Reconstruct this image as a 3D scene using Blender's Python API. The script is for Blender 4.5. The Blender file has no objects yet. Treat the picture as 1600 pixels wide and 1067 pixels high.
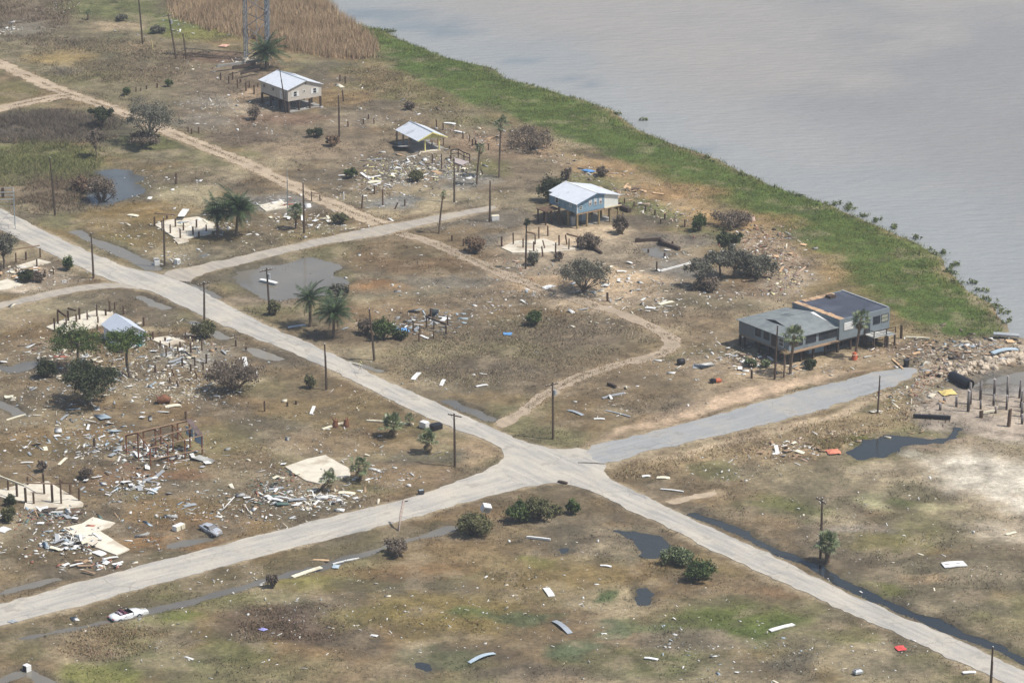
import bpy, bmesh, math, random
import numpy as np
from mathutils import Vector, Matrix

# ------------------------------------------------------------------ camera, sky, sun, exposure
C = bpy.context.scene.collection
SC = bpy.context.scene
FPX, PITCH, CAMH = 5500.0, math.radians(18.43), 175.0
cam_d = bpy.data.cameras.new('camera')
cam_d.sensor_width = 36.0
cam_d.lens = 36.0 * FPX / 1600.0
cam_d.clip_start, cam_d.clip_end = 1.0, 60000.0
cam = bpy.data.objects.new('camera', cam_d)
cam.location = (0, 0, CAMH)
cam.rotation_euler = (math.pi / 2 - PITCH, 0, 0)
C.objects.link(cam)
SC.camera = cam

SUN_TO = Vector((0.957, -0.29, math.tan(math.radians(58)))).normalized()
w = bpy.data.worlds.new('World')
SC.world = w
w.use_nodes = True
nt = w.node_tree
nt.nodes.clear()
sky = nt.nodes.new('ShaderNodeTexSky')
sky.sky_type = 'NISHITA'
sky.sun_disc = False
sky.sun_elevation = math.asin(SUN_TO.z)
sky.sun_rotation = math.atan2(SUN_TO.x, SUN_TO.y)
sky.air_density, sky.dust_density, sky.ozone_density = 1.0, 2.0, 1.0
bg = nt.nodes.new('ShaderNodeBackground')
bg.inputs['Strength'].default_value = 0.10
wo = nt.nodes.new('ShaderNodeOutputWorld')
nt.links.new(sky.outputs[0], bg.inputs[0])
nt.links.new(bg.outputs[0], wo.inputs[0])
sl = bpy.data.lights.new('sun', 'SUN')
sl.energy = 4.2
sl.angle = math.radians(0.5)
sl.color = (1.0, 0.955, 0.89)
sun = bpy.data.objects.new('sun', sl)
sun.rotation_euler = SUN_TO.to_track_quat('Z', 'Y').to_euler()
C.objects.link(sun)
SC.view_settings.view_transform = 'Standard'
SC.view_settings.look = 'None'
SC.view_settings.gamma = 1.0
SC.view_settings.exposure = 0.22
SC.cycles.max_bounces = 5
SC.cycles.volume_bounces = 0
SC.cycles.transparent_max_bounces = 6

rnd = random.Random(7)
NR = np.random.default_rng(11)
RX = Vector((1, 0, 0))
FW = Vector((0, math.cos(PITCH), -math.sin(PITCH)))
UP = Vector((0, math.sin(PITCH), math.cos(PITCH)))
ROT = math.radians(36.5)                      # direction of the cross street; the main road is square to it


def g2(px, py, z=0.0):
    """where a sight line meets the level z: plan coordinates in metres"""
    d = RX * ((px - 800) / FPX) + UP * ((533.5 - py) / FPX) + FW
    t = (z - CAMH) / d.z
    return d.x * t, d.y * t


def hgt(px, yb, yt):
    """height in metres of an upright whose foot and tip are seen at rows yb and yt"""
    x, y = g2(px, yb)
    a, b = 0.0, 70.0
    for _ in range(40):
        m = (a + b) / 2
        q = Vector((x, y, m - CAMH))
        if 533.5 - FPX * q.dot(UP) / q.dot(FW) > yt: a = m
        else: b = m
    return a


def ppm(px, py):
    x, y = g2(px, py)
    return FPX / Vector((x, y, -CAMH)).dot(FW)


def dull(r, g, b, k=.06):
    m = (r + g + b) / 3
    return r + (m - r) * k, g + (m - g) * k, b + (m - b) * k


def lin(r, g, b, k=1.0):
    f = lambda c: ((c / 255.0) / 12.92 if c <= 10 else ((c / 255.0 + 0.055) / 1.055) ** 2.4)
    return (f(r) * k, f(g) * k, f(b) * k)


# ------------------------------------------------------------------ noise and shapes in plan (numpy)
def vnoise(x, y, seed):
    xi = np.floor(x).astype(np.int64); yi = np.floor(y).astype(np.int64)
    xf = x - xi; yf = y - yi
    u = xf * xf * (3 - 2 * xf); v = yf * yf * (3 - 2 * yf)
    def h(a, b):
        n = (a * 374761393 + b * 668265263 + seed * 974634777) & 0xFFFFFFFF
        n = ((n ^ (n >> 13)) * 1274126177) & 0xFFFFFFFF
        return ((n ^ (n >> 16)) & 0xFFFF) / 65535.0
    a = h(xi, yi); b = h(xi + 1, yi); c = h(xi, yi + 1); d = h(xi + 1, yi + 1)
    return a + (b - a) * u + (c - a) * v + (a - b - c + d) * u * v


def fbm(x, y, size, octv=4, seed=1):
    s = np.zeros_like(x); a = 0.5; f = 1.0 / size; t = 0
    for i in range(octv):
        s += a * vnoise(x * f + i * 17.3, y * f - i * 9.1, seed + i); t += a
        a *= 0.55; f *= 2.03
    return s / t


def sstep(a, b, x):
    t = np.clip((x - a) / (b - a), 0, 1)
    return t * t * (3 - 2 * t)


def seg_dist(x, y, pts, closed):
    d = np.full(x.shape, 1e9)
    n = len(pts)
    for i in range(n if closed else n - 1):
        ax, ay = pts[i]; bx, by = pts[(i + 1) % n]
        dx, dy = bx - ax, by - ay
        L = dx * dx + dy * dy + 1e-9
        t = np.clip(((x - ax) * dx + (y - ay) * dy) / L, 0, 1)
        d = np.minimum(d, (x - ax - t * dx) ** 2 + (y - ay - t * dy) ** 2)
    return np.sqrt(d)


def inside(x, y, pts):
    r = np.zeros(x.shape, bool)
    n = len(pts)
    for i in range(n):
        ax, ay = pts[i]; bx, by = pts[(i + 1) % n]
        if ay == by: continue
        c = ((ay > y) != (by > y)) & (x < (bx - ax) * (y - ay) / (by - ay) + ax)
        r ^= c
    return r


def sdist(x, y, pts):
    """signed distance to a polygon, negative inside"""
    d = seg_dist(x, y, pts, True)
    return np.where(inside(x, y, pts), -d, d)


W = lambda pts: [g2(a, b) for a, b in pts]

# ------------------------------------------------------------------ plan of the place
SHORE = W([(250, -160), (400, -60), (490, -6), (530, 33), (590, 45), (620, 62), (700, 92), (760, 105), (785, 120), (850, 140), (905, 155),
           (945, 170), (975, 190), (1020, 215), (1100, 240), (1160, 270), (1230, 300), (1300, 322), (1350, 345), (1400, 365), (1440, 387),
           (1465, 405), (1485, 432), (1510, 455), (1540, 472), (1553, 492), (1572, 520), (1590, 526), (1625, 533), (1680, 528), (1800, 500)])
BAY = SHORE + [(700, 700), (9000, 1500), (9000, 16000), (-3000, 16000), (-700, 1600)]
ROAD_MAIN = W([(-520, 98), (-80, 292), (0, 326), (60, 357), (130, 391), (205, 422), (250, 428), (300, 448), (360, 480), (430, 516), (482, 536), (560, 575), (650, 616), (725, 650),
               (770, 669), (800, 684), (830, 695), (875, 704), (912, 700), (934, 714), (950, 726), (944, 739), (955, 751), (1000, 771), (1050, 796), (1125, 832), (1200, 865), (1300, 916),
               (1400, 960), (1500, 1000), (1600, 1050), (1760, 1127), (2300, 1380), (2300, 1440), (1760, 1165), (1600, 1082), (1537, 1052), (1500, 1036), (1400, 990), (1300, 947), (1200, 900), (1125, 867), (1050, 827), (985, 799),
               (950, 780), (912, 763), (875, 755), (837, 758), (812, 760), (786, 740), (784, 722), (788, 710), (780, 696),
               (717, 674), (615, 629), (550, 594), (450, 549), (412, 534), (360, 514), (300, 487), (262, 468), (225, 452), (175, 441), (130, 422), (60, 388), (0, 360), (-80, 318), (-520, 116)])
ROAD_CROSS = W([(845, 757), (837, 759), (800, 766), (675, 800), (525, 841), (400, 871), (250, 912), (125, 947), (0, 979), (-120, 1011), (-700, 1165),
               (-700, 1128), (-120, 976), (0, 945), (125, 910), (250, 877), (400, 838), (550, 800), (637, 780), (700, 759), (750, 741), (783, 722), (800, 708), (840, 715), (870, 735)])
ROAD_PIER = W([(905, 703), (975, 686), (1100, 654), (1200, 626), (1290, 602), (1380, 580), (1425, 574), (1436, 585), (1400, 603), (1300, 636), (1200, 664), (1100, 686), (1012, 706),
               (949, 727), (925, 716)])
ROAD_C1 = W([(-500, 562), (-60, 487), (0, 474), (100, 451), (178, 440), (230, 454), (175, 450), (100, 460), (0, 483), (-60, 496), (-500, 574)])
ROAD_C2 = W([(246, 427), (300, 418), (400, 396), (475, 379), (550, 363), (600, 353), (650, 344), (725, 330), (775, 321), (778, 328), (725, 338), (654, 354), (612, 366), (575, 373), (500, 383),
             (400, 408), (320, 428), (287, 444)])
# dirt tracks: centre line, width in metres
TRACKS = [
    ([(-60, 75), (0, 100), (45, 120), (95, 143), (150, 161), (195, 179), (275, 211), (325, 231), (400, 262), (440, 283), (500, 312), (560, 336), (600, 352)], 3.6),
    ([(-60, 182), (0, 170), (50, 159), (85, 152), (112, 149)], 4.2),
    ([(618, 363), (660, 374), (690, 386), (740, 407), (790, 431), (860, 455), (910, 472), (945, 482), (1000, 502), (1040, 522), (1056, 540)], 2.6),
    ([(1056, 538), (1030, 555), (960, 571), (905, 588), (860, 612), (825, 636), (795, 655), (772, 668)], 2.3),
    ([(1028, 787), (1060, 782), (1090, 776), (1122, 768)], 1.6),
]
TRACKS_W = [(W(p), wd) for p, wd in TRACKS]
# ditches: line, width, kind of water
DITCH = [
    ([(116, 360), (150, 375), (200, 397), (240, 418)], 2.6, 'mud'),
    ([(545, 564), (575, 573), (590, 578)], 1.8, 'mud'),
    ([(700, 626), (737, 640), (765, 655)], 2.0, 'mud'),
    ([(38, 995), (100, 982), (175, 966), (237, 950), (300, 935), (400, 910), (450, 895), (500, 885), (550, 867), (592, 855), (637, 841), (707, 822)], 1.5, 'mud'),
    ([(-30, 933), (0, 925), (50, 912), (84, 903)], 1.8, 'mud'),
    ([(272, 851), (322, 839)], 1.8, 'mud'),
    ([(1085, 800), (1150, 826), (1200, 849), (1262, 880), (1325, 911), (1412, 951), (1500, 988), (1550, 1006), (1640, 1048)], 1.6, 'dark'),
    ([(-5, 1062), (20, 1052), (45, 1050), (82, 1068), (120, 1090)], 2.4, 'mud'),
    ([(296, 442), (318, 452), (343, 463)], 1.6, 'mud'),
    ([(298, 502), (325, 514), (350, 526)], 1.5, 'mud'),
    ([(398, 545), (415, 553), (434, 562)], 1.6, 'mud'),
    ([(221, 463), (240, 471), (258, 480)], 1.6, 'mud'),
    ([(-10, 572), (20, 574), (45, 566), (60, 564)], 3.4, 'mud'),
    ([(-10, 628), (10, 634), (27, 645)], 2.6, 'mud'),
]
POND = [
    ([(352, 428), (400, 413), (437, 406), (487, 401), (512, 407), (530, 417), (516, 427), (535, 432), (552, 442), (525, 457), (487, 465), (425, 466), (395, 452), (368, 441)], 'mud'),
    ([(150, 268), (180, 262), (210, 262), (222, 278), (238, 292), (238, 302), (210, 314), (160, 320), (125, 316), (148, 302), (160, 285)], 'blue'),
    ([(300, 397), (318, 391), (338, 394), (340, 404), (305, 405)], 'mud'),
    ([(960, 826), (990, 825), (1012, 830), (1035, 843), (1052, 854), (1027, 866), (1002, 858), (975, 838)], 'dark'),
    ([(1004, 918), (1018, 914), (1025, 926), (1020, 942), (1006, 942)], 'dark'),
    ([(864, 853), (882, 849), (888, 858), (872, 863)], 'dark'),
    ([(995, 390), (1025, 382), (1045, 395), (1037, 400), (1005, 398)], 'mud'),
    ([(1322, 702), (1345, 693), (1362, 687), (1385, 680), (1410, 678), (1455, 686), (1472, 676), (1478, 664), (1492, 667), (1486, 682), (1462, 692), (1422, 690), (1407, 697), (1380, 711), (1350, 714)], 'dark'),
    ([(1506, 603), (1530, 592), (1560, 580), (1600, 572), (1700, 556), (1700, 600), (1600, 600), (1555, 598)], 'mud'),
    ([(655, 1040), (668, 1038), (676, 1047), (662, 1050)], 'dark'),
]
DITCH_W = [(W(p), wd, k) for p, wd, k in DITCH]
POND_W = [(W(p), k) for p, k in POND]
ALLROADS = [ROAD_MAIN, ROAD_CROSS, ROAD_PIER, ROAD_C1, ROAD_C2]

# ------------------------------------------------------------------ the ground: one sheet, fine where it is seen, coarse to the horizon
CELL = 0.5
X0, X1, Y0, Y1 = -150.0, 150.0, 370.0, 860.0
xs = np.arange(X0, X1 + 1e-6, CELL); ys = np.arange(Y0, Y1 + 1e-6, CELL)
def outer(a, b):
    o = [b]; st = CELL
    while abs(o[-1]) < 14000:
        st *= 1.45; o.append(o[-1] + math.copysign(st, b - a))
    return o[1:]
xa = np.array(outer(0, X0)[::-1] + list(xs) + outer(0, X1))
ya = np.array([v for v in outer(Y1, Y0)[::-1]] + list(ys) + outer(Y0, Y1))
GX, GY = np.meshgrid(xa, ya)
shape = GX.shape
X = GX.ravel(); Y = GY.ravel()
core = (X > X0 - 40) & (X < X1 + 40) & (Y > Y0 - 40) & (Y < Y1 + 40)
wx = (fbm(X, Y, 6, 4, 3) - 0.5) * 5.0
wy = (fbm(X, Y, 6, 4, 9) - 0.5) * 5.0
XW, YW = X + wx, Y + wy

def local(pts, pad, fn, fill):
    """evaluate fn only where the shape is near"""
    ax = [p[0] for p in pts]; ay = [p[1] for p in pts]
    m = (X > min(ax) - pad) & (X < max(ax) + pad) & (Y > min(ay) - pad) & (Y < max(ay) + pad)
    out = np.full(X.shape, float(fill))
    out[m] = fn(m)
    return out

n_big = fbm(X, Y, 34, 4, 21); n_mid = fbm(X, Y, 11, 4, 31); n_sm = fbm(X, Y, 3.2, 3, 41); n_or = fbm(X, Y, 17, 4, 51); n_gr = fbm(X, Y, 22, 5, 61)
COL = np.zeros((X.size, 3))
def blend(mask, col):
    global COL
    COL += (np.array(col) - COL) * np.clip(mask, 0, 1)[:, None]
KG = 0.78                                       # dry ground is a little darker than it looks through the haze
c = lambda r, g, b: lin(*dull(r - 2, g + 1, b + 1), KG if r < 150 else .93)   # bare sand is paler than turf
COL[:] = c(132, 113, 87)
blend(sstep(.40, .60, n_big) * .85, c(126, 120, 86))
blend(sstep(.50, .68, n_or) * .5, c(143, 114, 78))
blend(sstep(.50, .66, n_mid) * .7, c(113, 102, 87))
blend(sstep(.56, .70, fbm(X, Y, 14, 4, 77)) * .7, c(160, 145, 118))

BR = lambda px, py, rx, ry, col, k=1.0, soft=.45: ('e', px, py, rx, ry, col, k, soft)
PL = lambda pts, col, k=1.0, soft=2.0: ('p', pts, col, k, soft)
OLIVE, GREEN, DGREEN = c(112, 108, 68), c(102, 112, 58), c(80, 88, 56)
GREY, DARK, ORANGE, SAND, PALE, MUD = c(128, 120, 110), c(92, 83, 74), c(150, 115, 78), c(186, 162, 132), c(208, 196, 176), c(118, 108, 96)
PAINT = [
    # far left: rank grass, reeds behind, marsh beyond the tracks
    PL([(-60, 0), (240, -40), (300, 60), (380, 100), (300, 190), (180, 170), (60, 100), (-60, 70)], c(128, 116, 92), .75, 5),
    BR(60, 20, 60, 22, c(124, 108, 92), .8), BR(30, 45, 45, 14, c(140, 132, 120), .6), BR(170, 12, 80, 14, c(112, 114, 72), .9), BR(290, 35, 50, 20, GREEN, .8), BR(330, 52, 60, 10, c(128, 124, 70), .8),
    BR(190, 42, 40, 7, SAND, .6), BR(100, 62, 30, 8, DARK, .6), BR(95, 90, 50, 10, c(158, 134, 88), .7), BR(180, 75, 25, 25, c(104, 104, 78), .5), BR(200, 75, 30, 8, c(160, 140, 112), .5), BR(150, 122, 60, 10, OLIVE, .6), BR(110, 110, 20, 7, GREY, .6),
    BR(330, 88, 60, 8, c(124, 98, 80), .8), BR(270, 115, 90, 14, c(132, 116, 92), .6),
    BR(22, 145, 40, 16, OLIVE, .6), PL([(-60, 185), (70, 172), (150, 180), (160, 210), (100, 222), (-60, 222)], DARK, .85, 4), PL([(-60, 222), (100, 222), (150, 232), (150, 262), (110, 285), (30, 290), (-60, 280)], c(116, 116, 72), .9, 4),
    BR(190, 205, 40, 18, c(84, 80, 66), .8), BR(230, 225, 50, 12, c(104, 106, 62), .8), PL([(20, 285), (110, 270), (150, 270), (130, 320), (60, 335), (0, 300)], c(122, 106, 88), .8, 3), BR(165, 290, 30, 25, c(88, 80, 68), .8),
    # around the tan house
    PL([(290, 110), (420, 100), (440, 170), (560, 190), (600, 260), (480, 250), (330, 215), (270, 190)], c(134, 117, 98), .8, 5), BR(400, 175, 45, 10, c(176, 158, 134), .6), BR(370, 215, 60, 12, c(112, 94, 80), .7), BR(430, 185, 60, 10, c(134, 106, 88), .7), BR(330, 160, 40, 10, c(150, 142, 130), .5), BR(310, 190, 50, 8, GREY, .6),
    BR(480, 235, 60, 14, c(160, 138, 112), .6), BR(390, 145, 26, 10, c(168, 142, 116), .6), BR(560, 185, 40, 10, c(124, 110, 96), .7), BR(530, 150, 50, 14, c(146, 120, 84), .8), BR(560, 135, 25, 8, OLIVE, .5),
    # reed ground, shoreline
    PL([(240, -60), (460, -60), (560, 55), (590, 78), (560, 98), (470, 85), (380, 58), (280, 28)], c(140, 112, 82), .9, 2),
    PL([(560, 90), (620, 100), (720, 160), (800, 185), (900, 240), (980, 285), (1080, 335), (1180, 365), (1280, 430), (1380, 500), (1500, 528), (1400, 535), (1280, 470), (1150, 400), (1000, 330), (880, 280), (760, 210), (640, 160), (560, 120)], c(136, 118, 84), .9, 3),
    PL([(620, 120), (720, 165), (830, 215), (940, 270), (1060, 335), (1180, 380), (1260, 430), (1230, 440), (1120, 380), (980, 325), (850, 255), (720, 200), (600, 150)], c(118, 116, 76), .55, 3),
    PL([(510, 30), (600, 42), (700, 88), (790, 118), (910, 155), (1000, 205), (1160, 268), (1300, 320), (1440, 385), (1510, 455), (1570, 520), (1500, 527), (1400, 496), (1330, 445), (1260, 385), (1180, 340), (1060, 288), (930, 232), (820, 190), (700, 148), (620, 108), (560, 50)], c(92, 108, 52), 1, 2.0),
    PL([(1000, 250), (1120, 300), (1240, 365), (1330, 432), (1400, 490), (1360, 490), (1250, 400), (1120, 330), (1000, 275)], c(122, 112, 66), .6, 3),
    PL([(690, 162), (800, 203), (880, 238), (960, 283), (1050, 322), (1120, 347), (1200, 382), (1265, 425), (1250, 442), (1180, 402), (1100, 372), (1000, 336), (920, 296), (840, 252), (760, 212)], c(122, 122, 80), .85, 2.5),
    PL([(840, 228), (930, 252), (1010, 278), (1100, 314), (1190, 347), (1262, 388), (1318, 432), (1292, 440), (1222, 400), (1130, 357), (1040, 320), (950, 287), (860, 254)], c(164, 136, 98), .9, 2.5),
    BR(930, 262, 70, 10, c(150, 122, 88), .8), BR(1040, 300, 80, 12, c(152, 122, 86), .9), BR(1150, 345, 90, 12, c(150, 122, 84), .9), BR(1250, 400, 60, 16, c(144, 124, 84), .8), BR(1440, 385, 30, 20, c(112, 120, 70), .6),
    # pavilion yard
    PL([(560, 215), (660, 200), (790, 190), (900, 250), (880, 290), (760, 300), (700, 290), (560, 300), (540, 250)], c(132, 116, 96), .8, 4), BR(650, 262, 70, 22, c(128, 118, 104), .8), BR(725, 280, 40, 14, c(140, 136, 130), .8), BR(790, 225, 70, 18, c(150, 124, 100), .7), BR(770, 262, 30, 12, OLIVE, .8), BR(600, 318, 35, 9, c(140, 137, 132), .9), BR(700, 175, 80, 10, c(132, 116, 96), .6),
    # left lots
    BR(440, 318, 45, 14, c(144, 141, 136), .85), BR(285, 275, 60, 12, c(120, 104, 84), .7), BR(230, 330, 70, 14, c(144, 118, 74), .7), BR(180, 365, 60, 14, c(132, 112, 70), .6), BR(345, 385, 60, 10, c(80, 74, 58), .4), BR(200, 440, 90, 10, c(124, 100, 72), .5), BR(80, 370, 40, 14, c(140, 114, 72), .7), BR(120, 410, 50, 12, c(104, 92, 74), .5),
    BR(60, 432, 60, 22, c(150, 134, 116), .8), BR(20, 447, 30, 7, c(196, 180, 160), .7),
    # middle lots
    BR(660, 405, 110, 26, c(124, 100, 74), .8), BR(660, 390, 60, 12, c(108, 96, 72), .6), BR(560, 450, 60, 8, c(152, 112, 74), .8), BR(420, 470, 60, 9, c(136, 120, 102), .9), BR(620, 455, 100, 6, c(110, 104, 90), .6), BR(720, 440, 80, 10, c(126, 118, 106), .8), BR(640, 480, 110, 14, c(132, 106, 78), .6), BR(620, 520, 110, 14, c(126, 108, 88), .7), BR(760, 470, 90, 14, c(128, 112, 92), .7), BR(780, 455, 60, 8, c(140, 120, 98), .6), BR(760, 345, 60, 12, c(122, 112, 100), .8), BR(680, 350, 40, 7, c(118, 110, 96), .7), BR(790, 375, 40, 10, c(126, 120, 112), .8),
    # sand and mud by the blue house
    PL([(770, 390), (850, 360), (980, 350), (1060, 370), (1130, 430), (1080, 470), (960, 480), (860, 470), (780, 430)], c(150, 134, 114), .9, 5), BR(900, 362, 70, 10, c(188, 166, 138), .8), BR(845, 385, 60, 14, c(196, 174, 146), .8), BR(985, 445, 60, 18, c(192, 166, 134), .95), BR(850, 440, 70, 10, c(168, 142, 112), .8), BR(930, 475, 70, 10, c(170, 150, 126), .8), BR(1060, 420, 50, 12, c(128, 122, 114), .9), BR(1060, 375, 50, 10, c(112, 104, 96), .8), BR(1010, 345, 70, 8, c(108, 98, 86), .8), BR(930, 400, 50, 10, c(146, 132, 112), .6), BR(930, 290, 60, 12, c(124, 118, 84), .6), BR(1000, 460, 60, 8, c(160, 140, 118), .5),
    BR(1090, 455, 60, 12, c(116, 104, 86), .7), BR(1100, 480, 90, 12, c(124, 112, 90), .7), BR(1060, 500, 80, 14, c(148, 128, 104), .6), BR(1200, 400, 60, 36, c(150, 130, 110), .8), BR(1180, 455, 60, 10, c(140, 120, 100), .7), BR(1230, 440, 40, 14, c(156, 138, 118), .8),
    # brush field and slope to the crossroads
    PL([(600, 560), (700, 520), (830, 500), (950, 490), (1020, 530), (960, 560), (850, 585), (720, 610), (650, 590)], c(126, 112, 90), .9, 4), BR(900, 515, 70, 20, c(124, 108, 92), .7), BR(780, 578, 60, 12, c(106, 94, 82), .7), BR(670, 552, 60, 10, c(150, 138, 104), .6), BR(800, 545, 50, 12, c(128, 120, 84), .5), BR(820, 510, 50, 10, c(132, 120, 90), .5), BR(700, 640, 80, 12, c(118, 98, 74), .6), BR(760, 620, 60, 10, c(130, 108, 78), .7),
    BR(1000, 590, 110, 34, c(136, 117, 92), .8), BR(960, 625, 70, 20, c(122, 104, 80), .6), BR(900, 650, 60, 20, c(130, 108, 78), .7), BR(1110, 570, 60, 16, c(156, 136, 112), .8), BR(1060, 600, 60, 10, c(126, 112, 90), .5),
    PL([(905, 700), (960, 684), (1080, 655), (1200, 620), (1290, 594), (1400, 572), (1290, 582), (1180, 600), (1100, 625), (1020, 655), (940, 682)], c(190, 164, 138), .9, 1.2),
    PL([(1100, 625), (1180, 598), (1290, 582), (1420, 560), (1440, 540), (1420, 520), (1300, 560), (1180, 570), (1100, 600)], c(168, 146, 118), .9, 3),
    PL([(1000, 716), (1100, 692), (1200, 668), (1300, 640), (1400, 608), (1440, 600), (1420, 615), (1320, 650), (1200, 680), (1100, 705), (1020, 722)], c(190, 168, 140), .85, 1.0),
    PL([(955, 735), (1020, 718), (1120, 700), (1260, 668), (1420, 628), (1460, 640), (1330, 690), (1200, 720), (1060, 745), (970, 745)], c(150, 130, 100), .9, 2.5),
    # lower left lots
    BR(560, 640, 120, 24, c(128, 109, 78), .8), BR(560, 690, 120, 20, c(140, 112, 82), .6), BR(640, 740, 90, 20, c(136, 112, 88), .8), BR(585, 660, 60, 10, c(132, 112, 78), .5), BR(330, 690, 60, 24, c(134, 122, 82), .6), BR(270, 740, 60, 10, c(146, 112, 84), .8), BR(180, 750, 50, 18, c(138, 106, 82), .5), BR(80, 640, 90, 24, c(122, 106, 82), .5), BR(60, 700, 70, 14, c(110, 98, 72), .5), BR(200, 770, 30, 8, c(106, 102, 78), .6), BR(370, 760, 70, 20, c(120, 106, 84), .7), BR(260, 850, 70, 12, c(150, 114, 76), .7), BR(60, 860, 90, 20, c(112, 98, 76), .7), BR(290, 820, 60, 14, c(140, 110, 78), .6), BR(450, 760, 60, 20, c(120, 104, 86), .6), BR(660, 715, 50, 8, c(112, 104, 92), .6), BR(100, 510, 90, 14, c(130, 106, 78), .6), BR(300, 560, 60, 16, c(138, 130, 118), .8), BR(60, 560, 60, 30, c(132, 116, 94), .7), BR(220, 590, 60, 20, c(128, 112, 92), .5), BR(740, 700, 40, 20, c(166, 140, 112), .7), BR(600, 785, 60, 10, c(118, 100, 78), .5), BR(330, 870, 60, 6, c(104, 96, 64), .6),
    # verge below the cross street, near field
    PL([(-60, 1000), (120, 955), (300, 905), (520, 848), (680, 810), (700, 822), (500, 880), (300, 935), (100, 985), (-60, 1020)], c(110, 98, 72), .8, 1.2), BR(300, 930, 140, 6, OLIVE, .5),
    BR(480, 910, 60, 12, c(132, 124, 66), .6), BR(260, 965, 60, 14, c(112, 118, 58), .8), BR(160, 1045, 70, 18, c(122, 124, 60), .8), BR(370, 1010, 50, 24, c(100, 106, 66), .6), BR(250, 1030, 90, 20, c(108, 108, 76), .5), BR(430, 975, 90, 26, c(104, 86, 74), .8), BR(110, 1010, 60, 14, c(140, 122, 96), .7), BR(30, 1020, 40, 16, c(104, 98, 66), .6), BR(570, 910, 40, 10, c(102, 96, 74), .6), BR(560, 965, 60, 16, c(128, 118, 72), .6), BR(700, 960, 120, 30, c(136, 118, 68), .7), BR(680, 905, 60, 12, c(100, 92, 68), .5), BR(740, 960, 30, 10, c(98, 106, 62), .8), BR(700, 870, 90, 14, c(146, 122, 88), .5), BR(660, 890, 90, 10, c(138, 106, 72), .6),
    BR(840, 880, 24, 7, GREEN, .8), BR(815, 962, 40, 8, c(86, 96, 68), .8), BR(940, 936, 20, 9, c(76, 92, 56), .9), BR(945, 985, 22, 8, c(94, 104, 76), .8), BR(905, 1012, 40, 14, c(92, 102, 74), .9), BR(1010, 978, 50, 9, c(98, 106, 72), .7), BR(1012, 922, 18, 16, c(86, 78, 62), .9), BR(872, 850, 20, 14, c(100, 92, 76), .8), BR(960, 872, 60, 9, c(104, 96, 76), .6), BR(880, 900, 120, 26, c(138, 118, 76), .7), BR(1150, 970, 80, 24, c(104, 112, 58), .9), BR(1190, 985, 50, 18, c(96, 106, 56), .8), BR(1130, 935, 30, 8, c(94, 92, 66), .6), BR(1000, 1040, 110, 20, c(100, 108, 66), .55), BR(830, 1050, 80, 14, c(108, 96, 82), .8), BR(1080, 1000, 80, 16, c(124, 112, 98), .7), BR(1180, 1040, 70, 20, c(122, 108, 90), .7), BR(740, 1015, 50, 14, c(104, 88, 72), .7), BR(1100, 880, 60, 16, c(128, 110, 70), .6), BR(1310, 990, 40, 12, c(118, 118, 64), .6), BR(1250, 1010, 60, 18, c(118, 108, 84), .7), BR(1340, 975, 90, 14, c(104, 90, 66), .5), BR(1230, 920, 60, 10, c(130, 100, 74), .6), BR(1250, 1030, 30, 12, c(92, 86, 76), .6), BR(1400, 1040, 80, 14, c(112, 102, 84), .6), BR(690, 1030, 60, 18, c(96, 98, 72), .8), BR(470, 1040, 60, 14, c(134, 124, 90), .6), BR(620, 1050, 50, 12, c(140, 124, 100), .6), BR(200, 990, 60, 10, c(136, 122, 90), .5),
    # bushes' strip at the corner
    BR(850, 790, 90, 16, c(120, 104, 78), .6), BR(770, 830, 50, 12, c(138, 120, 92), .6), BR(960, 830, 40, 6, c(150, 136, 110), .7), BR(875, 822, 40, 8, c(104, 96, 80), .6),
    # right field
    PL([(1340, 735), (1440, 700), (1480, 680), (1560, 690), (1700, 690), (1700, 900), (1560, 830), (1450, 790), (1380, 760)], c(150, 134, 112), .8, 6),
    PL([(1450, 720), (1500, 706), (1560, 716), (1700, 740), (1700, 830), (1600, 800), (1540, 770), (1490, 760)], c(204, 194, 178), .95, 4), BR(1580, 830, 60, 14, c(184, 170, 150), .7), BR(1420, 705, 30, 7, c(176, 168, 152), .7), BR(1550, 680, 50, 8, c(150, 136, 112), .6), BR(1380, 735, 40, 12, c(158, 144, 122), .6),
    BR(1360, 785, 20, 9, c(172, 166, 128), .8), BR(1460, 790, 40, 6, c(168, 158, 122), .6), BR(1235, 790, 60, 16, c(104, 110, 60), .7), BR(1110, 735, 40, 12, c(104, 104, 66), .7), BR(1300, 770, 50, 20, c(108, 100, 78), .6), BR(1420, 770, 50, 12, c(110, 104, 80), .6), BR(1415, 785, 24, 8, c(98, 106, 60), .6), BR(1390, 850, 60, 14, c(126, 116, 76), .7), BR(1375, 915, 40, 10, c(112, 112, 62), .8), BR(1450, 845, 60, 12, c(132, 122, 80), .5), BR(1180, 800, 60, 10, c(118, 106, 84), .6), BR(1350, 830, 40, 7, c(146, 138, 130), .6), BR(1450, 900, 50, 6, c(160, 136, 106), .6), BR(1540, 900, 50, 14, c(144, 130, 108), .7), BR(1570, 980, 50, 20, c(146, 132, 100), .6), BR(1260, 700, 80, 10, c(150, 128, 100), .7), BR(1150, 760, 70, 10, c(114, 98, 74), .5), BR(1020, 745, 50, 8, c(112, 98, 76), .6), BR(1250, 740, 60, 14, c(124, 112, 86), .6), BR(1500, 850, 40, 14, c(130, 118, 98), .6), BR(1350, 690, 30, 8, c(106, 106, 54), .8),
    # pier flats
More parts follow.
